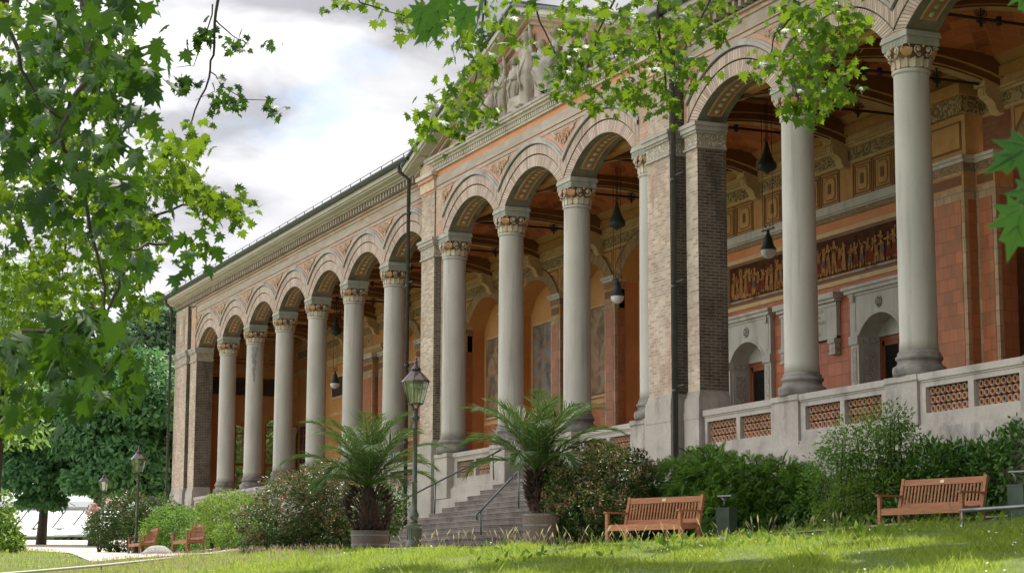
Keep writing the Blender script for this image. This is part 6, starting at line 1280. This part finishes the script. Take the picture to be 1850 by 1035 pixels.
# ------------------------------------------------------------------ shrubs
# a compound leaf: pairs of narrow leaflets along an arching stalk
def _frond():
    V, F = [], []
    for i in range(7):
        k = 0.18+0.78*i/7; z = 0.10*math.sin(math.pi*k)-0.12*k*k; w = 0.34*math.sin(math.pi*(0.18+0.72*k)); 
        for sg in (-1, 1):
            b = len(V); V += [(0, k-0.03, z), (sg*w*0.5, k+0.05, z+0.01), (sg*w, k+0.13, z-0.06), (sg*w*0.55, k-0.045, z-0.0)]; F.append((b, b+1, b+2, b+3) if sg > 0 else (b+3, b+2, b+1, b))
    b = len(V); V += [(-0.008, 0, 0), (0.008, 0, 0), (0.006, 0.55, 0.09), (0, 1.05, -0.05), (-0.006, 0.55, 0.09)]; F.append((b, b+1, b+2, b+3, b+4)); return np.array(V), F
FRT, FRF = _frond()
def shrub(name, label, blobs, mat, leaf, dens, extra=None, shell=0.35, T=ST_, F=SF, cat='shrub', droop=-0.1, outw=0.9):
    c0 = blobs[0][0]; base = (c0[0], c0[1], float(gz(c0[0], c0[1]))); o = thing(name, label, cat, base); P, NN = [], []
    for (c, r, sq) in blobs:
        n = int(dens*r*r*100); d = rv(n); rad = (1-rng.uniform(0, 1, (n, 1))**1.5*shell)*(1+0.14*np.sin(d[:, :1]*7+c[0]*3)*np.sin(d[:, 2:]*6+c[1]*3)+0.06*np.sin(d[:, 1:2]*17)); P.append(np.array(c)+d*rad*r*np.array((1, 1, sq))); NN.append(d)
    P, NN = np.concatenate(P), np.concatenate(NN); ok = P[:, 2] > gz(P[:, 0], P[:, 1])-0.05; P, NN = P[ok], NN[ok]; n = len(P)
    scatter('foliage', T, F, P, NN*outw+rv(n)*0.8+np.array((0, 0, droop)), NN*0.6+rv(n)*0.7+np.array((0, 0, 0.7)), rng.uniform(0.6, 1.25, n)*leaf, mat, o)
    if extra:
        em, es, frac, nm = extra; k = NN[:, 2]+rng.normal(size=n)*0.3 > -0.2; idx = np.nonzero(k)[0]; idx = rng.choice(idx, int(len(idx)*frac), replace=False); Q = P[idx]+NN[idx]*leaf*0.35
        n2 = len(Q); q = 7; Q = np.repeat(Q, q, axis=0)+rv(n2*q)*es*0.8
        scatter(nm, T, F, Q, rv(n2*q)+np.array((0, 0, 0.3)), rv(n2*q)+np.array((0, 0, 0.5)), rng.uniform(0.6, 1.2, n2*q)*es*1.1, em, o)
    m_ = M()
    for (c, r, sq) in blobs:
        for q in range(4): t_ = np.array(c)+rv(1)[0]*r*0.45; b = np.array((c[0], c[1], float(gz(c[0], c[1]))-0.1)); m_.tube([b, (b+t_)/2+rv(1)[0]*0.08, t_], [0.03, 0.022, 0.01], 6)
    part('stem', m_, 'bark', o); return o
# left of the steps
shrub('pieris_bush', 'broad bronze and cream blooming bush under the left palm', PB([(530, 920, 46, 0.95, 0.9), (600, 905, 46, 1.0, 0.95), (480, 950, 47, 0.7, 0.85), (660, 935, 46.5, 0.85, 0.9), (560, 965, 46, 0.7, 0.7), (620, 960, 45.5, 0.7, 0.7), (470, 985, 46, 0.5, 0.6), (570, 880, 47, 0.6, 0.8)]), 'pieris_leaf', 0.085, 44, ('pieris_bloom', 0.055, 0.13, 'blossom'))
shrub('green_shrub', 'light green feathery shrub below the balustrade of the far wing', PB([(415, 930, 61, 0.95, 0.8), (385, 945, 63, 0.65, 0.8), (445, 925, 60, 0.7, 0.8), (425, 968, 59, 0.7, 0.6), (458, 962, 58, 0.55, 0.7), (385, 915, 63, 0.5, 0.6)]), 'bright_leaf', 0.085, 42)
shrub('laurel_shrub', 'dark green shrub behind the distant bench', PB([(310, 950, 70, 0.95, 0.8), (340, 955, 69, 0.9, 0.8), (290, 970, 71, 0.8, 0.7), (365, 975, 67, 0.75, 0.7), (400, 978, 64, 0.6, 0.6)]), 'mid_leaf', 0.10, 34)
o = shrub('rhododendron', 'bronze-leaved rhododendron with a few pink blooms by the gravel path', PB([(200, 935, 76, 0.9, 0.95), (235, 925, 75, 0.9, 0.9), (180, 955, 77, 0.6, 1.0), (260, 950, 74, 0.8, 1.0), (215, 975, 75, 0.7, 0.7), (275, 930, 74, 0.7, 0.9)]), 'pieris_leaf', 0.12, 28, ('pieris_bloom', 0.07, 0.05, 'blossom'))
m_ = M()
for (u, v) in ((165, 916), (172, 919), (196, 906), (216, 910), (160, 925), (170, 912)):
    for q in range(9): m_.ball(at(u, v, 75)+rng.normal(size=3)*0.06, 0.055, 6, 4)
part('flower', m_, 'pink_petal', o)
o = shrub('rhododendron', 'rhododendron with violet flower heads at the foot of the hall corner', PB([(290, 925, 78, 0.8, 0.8), (320, 935, 78, 0.7, 0.7), (265, 935, 77, 0.6, 0.7)]), 'laurel_leaf', 0.13, 14)
for (u, v) in ((272, 903), (279, 906), (293, 917), (306, 918), (321, 915), (326, 921), (284, 912)):
    m_ = M()
    for q in range(26): m_.ball(at(u, v, 76)+rng.normal(size=3)*np.array((0.09, 0.09, 0.07)), 0.035, 5, 4)
    part('flower', m_, 'purple_petal', o)
# right of the steps
shrub('pieris_bush', 'large bronze and cream blooming bush right of the steps beside the grey planter', PB([(1085, 880, 39.8, 0.95, 0.9), (1035, 868, 39.6, 0.55, 0.95), (1130, 860, 40.5, 0.65, 0.8), (1060, 930, 39, 0.8, 0.7), (1012, 905, 39.2, 0.36, 1.1), (1115, 935, 39, 0.65, 0.7), (1095, 832, 41, 0.45, 0.7), (1025, 845, 40.2, 0.35, 0.6), (1015, 950, 38.8, 0.3, 0.6)]), 'pieris_leaf', 0.085, 44, ('pieris_bloom', 0.055, 0.15, 'blossom'))
# compound-leaf sprays
def spray_shrub(name, label, spots, mat, ll, cnt, blobs=None, bm=None, cat='shrub', npair=9, wl=0.35, arch=0.5):
    c = spots[0][0]; o = thing(name, label, cat, (c[0], c[1], float(gz(c[0], c[1])))); P, TP, NR, SZ = [], [], [], []; m_ = M()
    for (b, hgt, k) in spots:
        for q in range(k):
            az = rng.uniform(0, 2*math.pi); out = rng.uniform(0.4, 1.0)*ll; zz = rng.uniform(0.25, 1.0)*hgt; s0 = np.array(b)+np.array((0, 0, zz)); dr = np.array((math.cos(az), math.sin(az), 0))
            e = s0+dr*out+np.array((0, 0, (0.35-arch)*out)); mid = (s0+e)/2+np.array((0, 0, 0.22*out)); pv = None; R_ = []
            for j in range(npair+1):
                t_ = j/npair; p_ = s0*(1-t_)**2+2*mid*t_*(1-t_)+e*t_*t_; R_.append(p_)
                if pv is not None and j > 1:
                    tn = p_-pv; tn /= np.linalg.norm(tn); sd = np.cross(tn, (0, 0, 1.0)); sd /= np.linalg.norm(sd)+1e-9
                    for sg in (-1, 1): P.append(p_); TP.append(sd*sg+tn*0.45+np.array((0, 0, -0.25))); NR.append(np.array((0, 0, 1.0))+rng.normal(size=3)*0.15); SZ.append(wl*out*(0.6+0.4*math.sin(math.pi*t_)))
                pv = p_
            m_.tube(R_, [0.008*(1-0.7*j/npair) for j in range(npair+1)], 4)
        m_.tube([np.array(b)+(0, 0, -0.2), np.array(b)+(0, 0, hgt*0.5), np.array(b)+(0.05, 0, hgt)], [0.025, 0.018, 0.008], 6)
    scatter('foliage', ST_, SF, P, TP, NR, SZ, mat, o); part('stem', m_, bm or 'bark', o)
    if blobs:
        Q, NN = [], []
        for (c, r, sq) in blobs: n = int(r*r*900); d = rv(n); Q.append(np.array(c)+d*(1-rng.uniform(0, 1, (n, 1))*0.5)*r*np.array((1, 1, sq))); NN.append(d)
        Q, NN = np.concatenate(Q), np.concatenate(NN); n = len(Q); scatter('undergrowth', ST_, SF, Q, rv(n)+NN*0.5, NN+np.array((0, 0, 0.6)), rng.uniform(0.08, 0.15, n), 'laurel_leaf', o)
    return o
def SP(lst): return [(at(u, v, d), h, k) for (u, v, d, h, k) in lst]
o = shrub('mahonia_shrub', 'fern-like glossy green shrub against the pier right of the bronze bush', PB([(1195, 880, 41, 0.6, 0.8), (1165, 915, 40.5, 0.5, 0.8), (1225, 860, 41.5, 0.45, 0.8), (1180, 940, 40, 0.45, 0.6), (1215, 915, 40.5, 0.5, 0.8)]), 'mid_leaf', 0.15, 20, T=FRT, F=FRF, droop=0.1, outw=1.0)
shrub('sumac_shrub', 'dark green shrub with long feathery leaves behind the near bench', PB([(1290, 870, 39.5, 0.62, 0.85), (1345, 880, 39, 0.66, 0.85), (1400, 880, 38.6, 0.62, 0.8), (1445, 895, 38.2, 0.5, 0.8), (1255, 895, 39.8, 0.55, 0.8), (1310, 925, 38.8, 0.6, 0.7), (1380, 925, 38.5, 0.6, 0.7), (1240, 935, 39.5, 0.5, 0.6), (1430, 940, 38.2, 0.45, 0.6), (1275, 835, 40.2, 0.4, 0.6), (1480, 915, 38, 0.4, 0.7)]), 'mid_leaf', 0.26, 11, T=FRT, F=FRF, droop=-0.15, outw=0.9, shell=0.5)
shrub('airy_shrub', 'airy grey-green shrub with thin upright sprays below the last column', PB([(1560, 800, 36.5, 0.75, 0.75), (1600, 770, 36.5, 0.55, 0.9), (1520, 815, 36.5, 0.5, 0.7), (1630, 800, 36.3, 0.5, 0.8), (1500, 850, 36.8, 0.5, 0.8), (1570, 850, 36.6, 0.7, 0.7), (1620, 760, 36.5, 0.28, 1.0), (1490, 890, 37, 0.5, 0.9)]), 'mid_leaf', 0.075, 26, shell=0.6)
shrub('box_shrub', 'light yellow-green small-leaved bush left of the right-hand bench', PB([(1545, 915, 36, 0.55, 0.85), (1585, 890, 36, 0.55, 0.8), (1510, 935, 36, 0.45, 0.7), (1630, 875, 36.4, 0.5, 0.7), (1560, 950, 35.4, 0.4, 0.5), (1610, 930, 36, 0.45, 0.8), (1535, 870, 36.2, 0.3, 0.8), (1660, 910, 36.4, 0.5, 0.8), (1590, 850, 36.4, 0.28, 0.8)]), 'bright_leaf', 0.065, 60)
shrub('laurel_hedge', 'glossy dark green laurel behind the right-hand bench', PB([(1700, 860, 36, 0.8, 0.8), (1760, 865, 35.8, 0.8, 0.8), (1820, 860, 35.4, 0.8, 0.9), (1880, 850, 35, 0.9, 1.0), (1710, 910, 35.6, 0.6, 0.6), (1790, 920, 35.4, 0.6, 0.6), (1680, 840, 36.4, 0.4, 0.8), (1850, 810, 35, 0.5, 0.9)]), 'laurel_leaf', 0.13, 32)
shrub('low_hedge', 'low dark foliage filling the bed below the hall wall', PB([(1480, 925, 37.5, 0.6, 0.7), (1650, 930, 35.5, 0.6, 0.5), (1150, 950, 40.5, 0.5, 0.5), (1450, 860, 39, 0.4, 0.6)]), 'laurel_leaf', 0.10, 34)

# ------------------------------------------------------------------ palms
def palm(label, crown_px, d, base_px, nf, ln, seeds, skirt=0.42, tub=None):
    c = at(*crown_px, d); b = at(*base_px, d); o = thing('palm_tree', label, 'palm', b, 0, 'potted palms flanking the steps'); r_ = np.random.default_rng(seeds)
    m_ = M(); m_.tube([b, (b+c)/2, c], [0.20, 0.22, 0.12], 12)
    for q in range(420):      # shaggy leaf bases
        a = r_.uniform(0, 2*math.pi); k = r_.uniform(0, 1); p_ = b+(c-b)*k+np.array((math.cos(a), math.sin(a), 0))*skirt*0.42*(0.75+0.5*math.sin(math.pi*k)); e = p_+np.array((math.cos(a), math.sin(a), 0.9))*r_.uniform(0.06, 0.16)
        m_.tube([p_, e], [0.022, 0.006], 4)
    part('trunk', m_, 'palm_bark', o)
    for i in range(nf):
        az = i*2.39996+r_.uniform(-0.2, 0.2); k = (i+0.5)/nf; el = R(88)-k*R(66)+r_.uniform(-0.08, 0.08); L_ = ln*(0.82+0.28*math.sin(math.pi*min(1, k*1.1)))*r_.uniform(0.9, 1.1)
        dr = np.array((math.cos(az), math.sin(az), 0)); n = 26; P = []; p_ = c.copy(); e_ = el; st_ = L_/n
        for j in range(n+1):
            P.append(p_.copy()); p_ = p_+(dr*math.cos(e_)+np.array((0, 0, math.sin(e_))))*st_; e_ -= (0.016+0.085*(j/n)**1.6)*(1.0+0.35*k)
        pos, tip, nr, sz = [], [], [], []
        side0 = np.cross(dr, (0, 0, 1.0))
        for j in range(3, n):
            for h in (0.0, 0.5):
                t_ = (j+h)/n; a_, b_ = P[j], P[j+1]; tn = b_-a_; tn /= np.linalg.norm(tn); un = np.cross(side0, tn); un = un if un[2] > 0 else -un
                for sg in (-1, 1):
                    pos.append(a_+(b_-a_)*h); w = side0*sg*(1.0-0.45*t_)+tn*(0.55+0.9*t_)+un*(0.35-0.2*t_)+r_.normal(size=3)*0.10+np.array((0, 0, -0.12)); tip.append(w*(1 if r_.uniform() < 0.93 else 1)+np.array((0, 0, -0.25))*r_.uniform(0, 1)**2); nr.append(un*1.0+side0*sg*-0.5); sz.append(0.44*ln*(0.35+0.65*math.sin(math.pi*min(1, (t_-0.02)*1.05))**0.7)*r_.uniform(0.85, 1.1)*0.62)
        PT = np.array([(0.014, 0, 0.0), (0.021, 0.45, 0.0), (0, 1.0, -0.14), (-0.021, 0.45, 0.0), (-0.014, 0, 0.0), (0, 0, -0.018), (0, 0.5, -0.028)]); PF = [(5, 0, 1, 6), (6, 1, 2), (4, 5, 6, 3), (3, 6, 2)]
        f = scatter('frond', PT, PF, pos, tip, nr, sz, 'palm_leaf', o)
        m2 = M(); m2.tube(P, [0.016*(1-0.8*j/n)+0.002 for j in range(n+1)], 5); part('rachis', m2, 'bright_leaf', f)
    return o
def tub(u, v, d, label, w=0.44, h=0.42, round_=True):
    p = at(u, v, d); o = thing('plant_tub', label, 'plant tub', p, 0, 'wooden tubs by the steps'); m_ = M(); m_.lathe([(w*0.88, -0.25), (w*0.92, 0.0), (w, h), (w*0.93, h), (w*0.92, h-0.06)], 24, p, 0, False); part('staves', m_, 'tub_wood', o)
    m_ = M()
    for z in (0.10, 0.30): m_.lathe([(w*0.945+z*0.08, z-0.02), (w*0.955+z*0.08, z+0.02)], 24, p, 0, True, cap=False)
    part('hoop', m_, 'steel_rail', o); m_ = M(); m_.lathe([(w*0.92, h-0.05), (0.01, h-0.02)], 20, p, 0); part('soil', m_, 'soil', o)
tub(668, 992, 42.5, 'round wooden tub holding the left palm', 0.42, 0.40)
palm('large arching palm in a tub left of the steps, beside the big lamp post', (665, 880), 42.5, (668, 962), 24, 1.95, 3, skirt=0.85)
shrub('skirt_shrub', 'dark round shrub at the foot of the left palm', PB([(690, 930, 43.5, 0.50, 0.9), (705, 905, 44, 0.4, 0.8), (660, 935, 43.6, 0.4, 0.9)]), 'pieris_leaf', 0.09, 40)
tub(976, 958, 38.5, 'round wooden tub between grass and grey planter right of the steps', 0.36, 0.32)
palm('large arching palm right of the steps in front of the centre columns', (970, 852), 40.2, (978, 932), 23, 2.0, 11, skirt=0.40)
p0 = at(997, 965, 40.6); m_ = M(); m_.box(-0.115, 0.115, -0.115, 0.115, -0.1, 1.70); m_.box(-0.10, 0.10, -0.10, 0.10, 1.69, 1.715, 1); tag(put('planter', m_.mesh('planter', ['planter_grey', 'soil']), None, p0, 0.5), 'tall slim square dark grey planter beside the right palm', 'planter')

# ------------------------------------------------------------------ grass
def grid_pts(s0, s1, t0f, t1f, dens):
    n = int(dens*(s1-s0)*(t1f(s1)-t0f(s1)+t1f(s0)-t0f(s0))/2); s_ = rng.uniform(s0, s1, n); k = rng.uniform(0, 1, n); t_ = t0f(s_)+(t1f(s_)-t0f(s_))*k
    x = CAM[0]+s_*HF[0]+t_*HR[0]; y = CAM[1]+s_*HF[1]+t_*HR[1]; return x, y, s_, t_
GT = np.array([(-0.028, 0, 0), (0.028, 0, 0), (0.022, 0.55, 0.02), (0, 1.0, 0.12), (-0.022, 0.55, 0.02)]); GF = [(0, 1, 2, 3, 4)]
def grass(name, label, s0, s1, f0, f1, dens, h0, h1, mat, wmul=1.0, lean=0.30, mask=None):
    x, y, s_, t_ = grid_pts(s0, s1, f0, f1, dens)
    if mask is not None: k = mask(x, y, s_, t_); x, y = x[k], y[k]
    n = len(x); cl = 0.6+0.5*np.sin(x*1.9+np.sin(y*2.3)*1.5)*np.sin(y*1.7)+rng.uniform(-0.2, 0.3, n); cl = np.clip(cl, 0.35, 1.3)
    P = np.stack((x, y, gz(x, y)-0.01), 1); a = rng.uniform(0, 2*math.pi, n); tip = np.stack((np.cos(a)*lean, np.sin(a)*lean, np.ones(n)), 1)+rng.normal(size=(n, 3))*0.12; nr = np.stack((np.cos(a), np.sin(a), np.zeros(n)), 1)
    T = GT.copy(); T[:, 0] *= wmul
    tag(scatter(name, T, GF, P, tip, nr, rng.uniform(h0, h1, n)*cl, mat), kind='stuff'); return
lf = lambda s_: -0.30*s_; rf = lambda s_: 0.30*s_
def clear(x, y, s_, t_): return (y < -5.6) | (x > 50)
def notpath(x, y, s_, t_):
    # keep blades off the promenade
    c = np.interp(s_, [33.5, 35.5, 39, 46, 52, 60, 68, 75, 85, 100, 115, 130, 150], [7, 1.8, -2.2, -5.6, -9, -12, -14.8, -17, -20.5, -26, -31, -36, -42])
    return t_ < c-0.15
grass('grass', '', 18, 26, lf, rf, 1000, 0.07, 0.13, 'grass_blade', 1.0)
grass('grass', '', 26, 37.5, lf, lambda s_: 0.34*s_, 1100, 0.06, 0.12, 'grass_blade', 1.0, mask=lambda x, y, s_, t_: (notpath(x, y, s_, t_)) | (s_ < 35.2+0*t_))
grass('grass', '', 37.5, 58, lf, lambda s_: 0*s_+2, 420, 0.06, 0.12, 'grass_blade', 1.5, mask=notpath)
grass('grass', '', 58, 96, lf, lambda s_: 0*s_, 140, 0.06, 0.13, 'grass_blade', 2.6, mask=notpath)
grass('grass', '', 22, 36.5, lf, lambda s_: 0.34*s_, 70, 0.13, 0.24, 'tall_blade', 0.75, lean=0.55, mask=lambda x, y, s_, t_: (notpath(x, y, s_, t_)) | (s_ < 35.2+0*t_))
grass('grass', '', 36.5, 56, lf, lambda s_: 0*s_+1, 30, 0.12, 0.22, 'tall_blade', 0.9, lean=0.5, mask=notpath)
# seed heads and flowering stalks
HT = np.array([(-0.006, 0, 0), (0.006, 0, 0), (0.005, 0.6, 0.02), (0.028, 0.72, 0.03), (0.030, 0.86, 0.05), (0, 1.0, 0.08), (-0.030, 0.84, 0.05), (-0.026, 0.70, 0.03), (-0.005, 0.6, 0.02)]); HFc = [(0, 1, 2, 8), (8, 2, 3, 4, 5, 6, 7)]
def stalks(name, s0, s1, f0, f1, dens, h0, h1, mat, mask=None, w=1.0):
    x, y, s_, t_ = grid_pts(s0, s1, f0, f1, dens)
    if mask is not None: k = mask(x, y, s_, t_); x, y = x[k], y[k]
    n = len(x); P = np.stack((x, y, gz(x, y)-0.01), 1); a = rng.uniform(0, 2*math.pi, n); T = HT.copy(); T[:, 0] *= w
    tag(scatter(name, T, HFc, P, np.stack((np.cos(a)*0.22, np.sin(a)*0.22, np.ones(n)), 1), np.stack((np.cos(a), np.sin(a), np.zeros(n)), 1), rng.uniform(h0, h1, n), mat), kind='stuff')
stalks('seed_heads', 24, 37, lf, lambda s_: 0.08*s_, 7, 0.12, 0.22, 'dry_stalk', notpath, 0.6)
stalks('seed_heads', 31, 37, lambda s_: -0.02*s_, lambda s_: 0.32*s_, 5, 0.12, 0.22, 'dry_stalk', None, 0.6)
stalks('seed_heads', 37, 60, lf, lambda s_: -0.03*s_, 38, 0.12, 0.24, 'rust_stalk', lambda x, y, s_, t_: notpath(x, y, s_, t_) & (t_ < -0.085*s_), 0.9)
stalks('seed_heads', 60, 96, lf, lambda s_: -0.06*s_, 14, 0.12, 0.22, 'rust_stalk', notpath, 1.4)
# clumps of tall pale grass where the lawn meets the steps
for (u, v, d, w, n_) in ((930, 975, 37.5, 1.3, 30), (850, 985, 38, 1.0, 12), (1060, 985, 36, 2.2, 36), (780, 985, 38.5, 1.0, 14), (1180, 985, 35, 1.5, 30), (1500, 970, 34, 3.0, 50)):
    c = at(u, v, d); x = c[0]+rng.normal(size=n_)*0.35*w; y = c[1]+rng.normal(size=n_)*0.35*w; a = rng.uniform(0, 2*math.pi, n_)
    tag(scatter('tall_grass', HT, HFc, np.stack((x, y, gz(x, y)), 1), np.stack((np.cos(a)*0.55, np.sin(a)*0.55, np.ones(n_)), 1), np.stack((np.cos(a), np.sin(a), np.zeros(n_)), 1), rng.uniform(0.22, 0.5, n_), 'dry_stalk'), kind='stuff')
# daisies and clover heads
x, y, s_, t_ = grid_pts(20, 36, lf, rf, 1.6); n = len(x); FT = np.array([(math.cos(k*math.pi/3)*0.5, math.sin(k*math.pi/3)*0.5, 0.0) for k in range(6)]+[(0, 0, 0.12)]); FFc = [(k, (k+1) % 6, 6) for k in range(6)]
tag(scatter('daisies', FT, FFc, np.stack((x, y, gz(x, y)+rng.uniform(0.11, 0.2, n)), 1), rv(n)+np.array((0, 0.6, 0)), upn(n, 1.2), rng.uniform(0.012, 0.035, n), 'white_petal'), kind='stuff')
# broad dock leaves near the crest
x, y, s_, t_ = grid_pts(30, 35, lambda s_: -0.02*s_, lambda s_: 0.3*s_, 7); n = len(x)
tag(scatter('broad_weeds', ST_, SF, np.stack((x, y, gz(x, y)+rng.uniform(0.04, 0.14, n)), 1), rv(n)+np.array((0, 0, 0.9)), rv(n)+np.array((0, 0, 0.3)), rng.uniform(0.09, 0.17, n), 'bright_leaf'), kind='stuff')
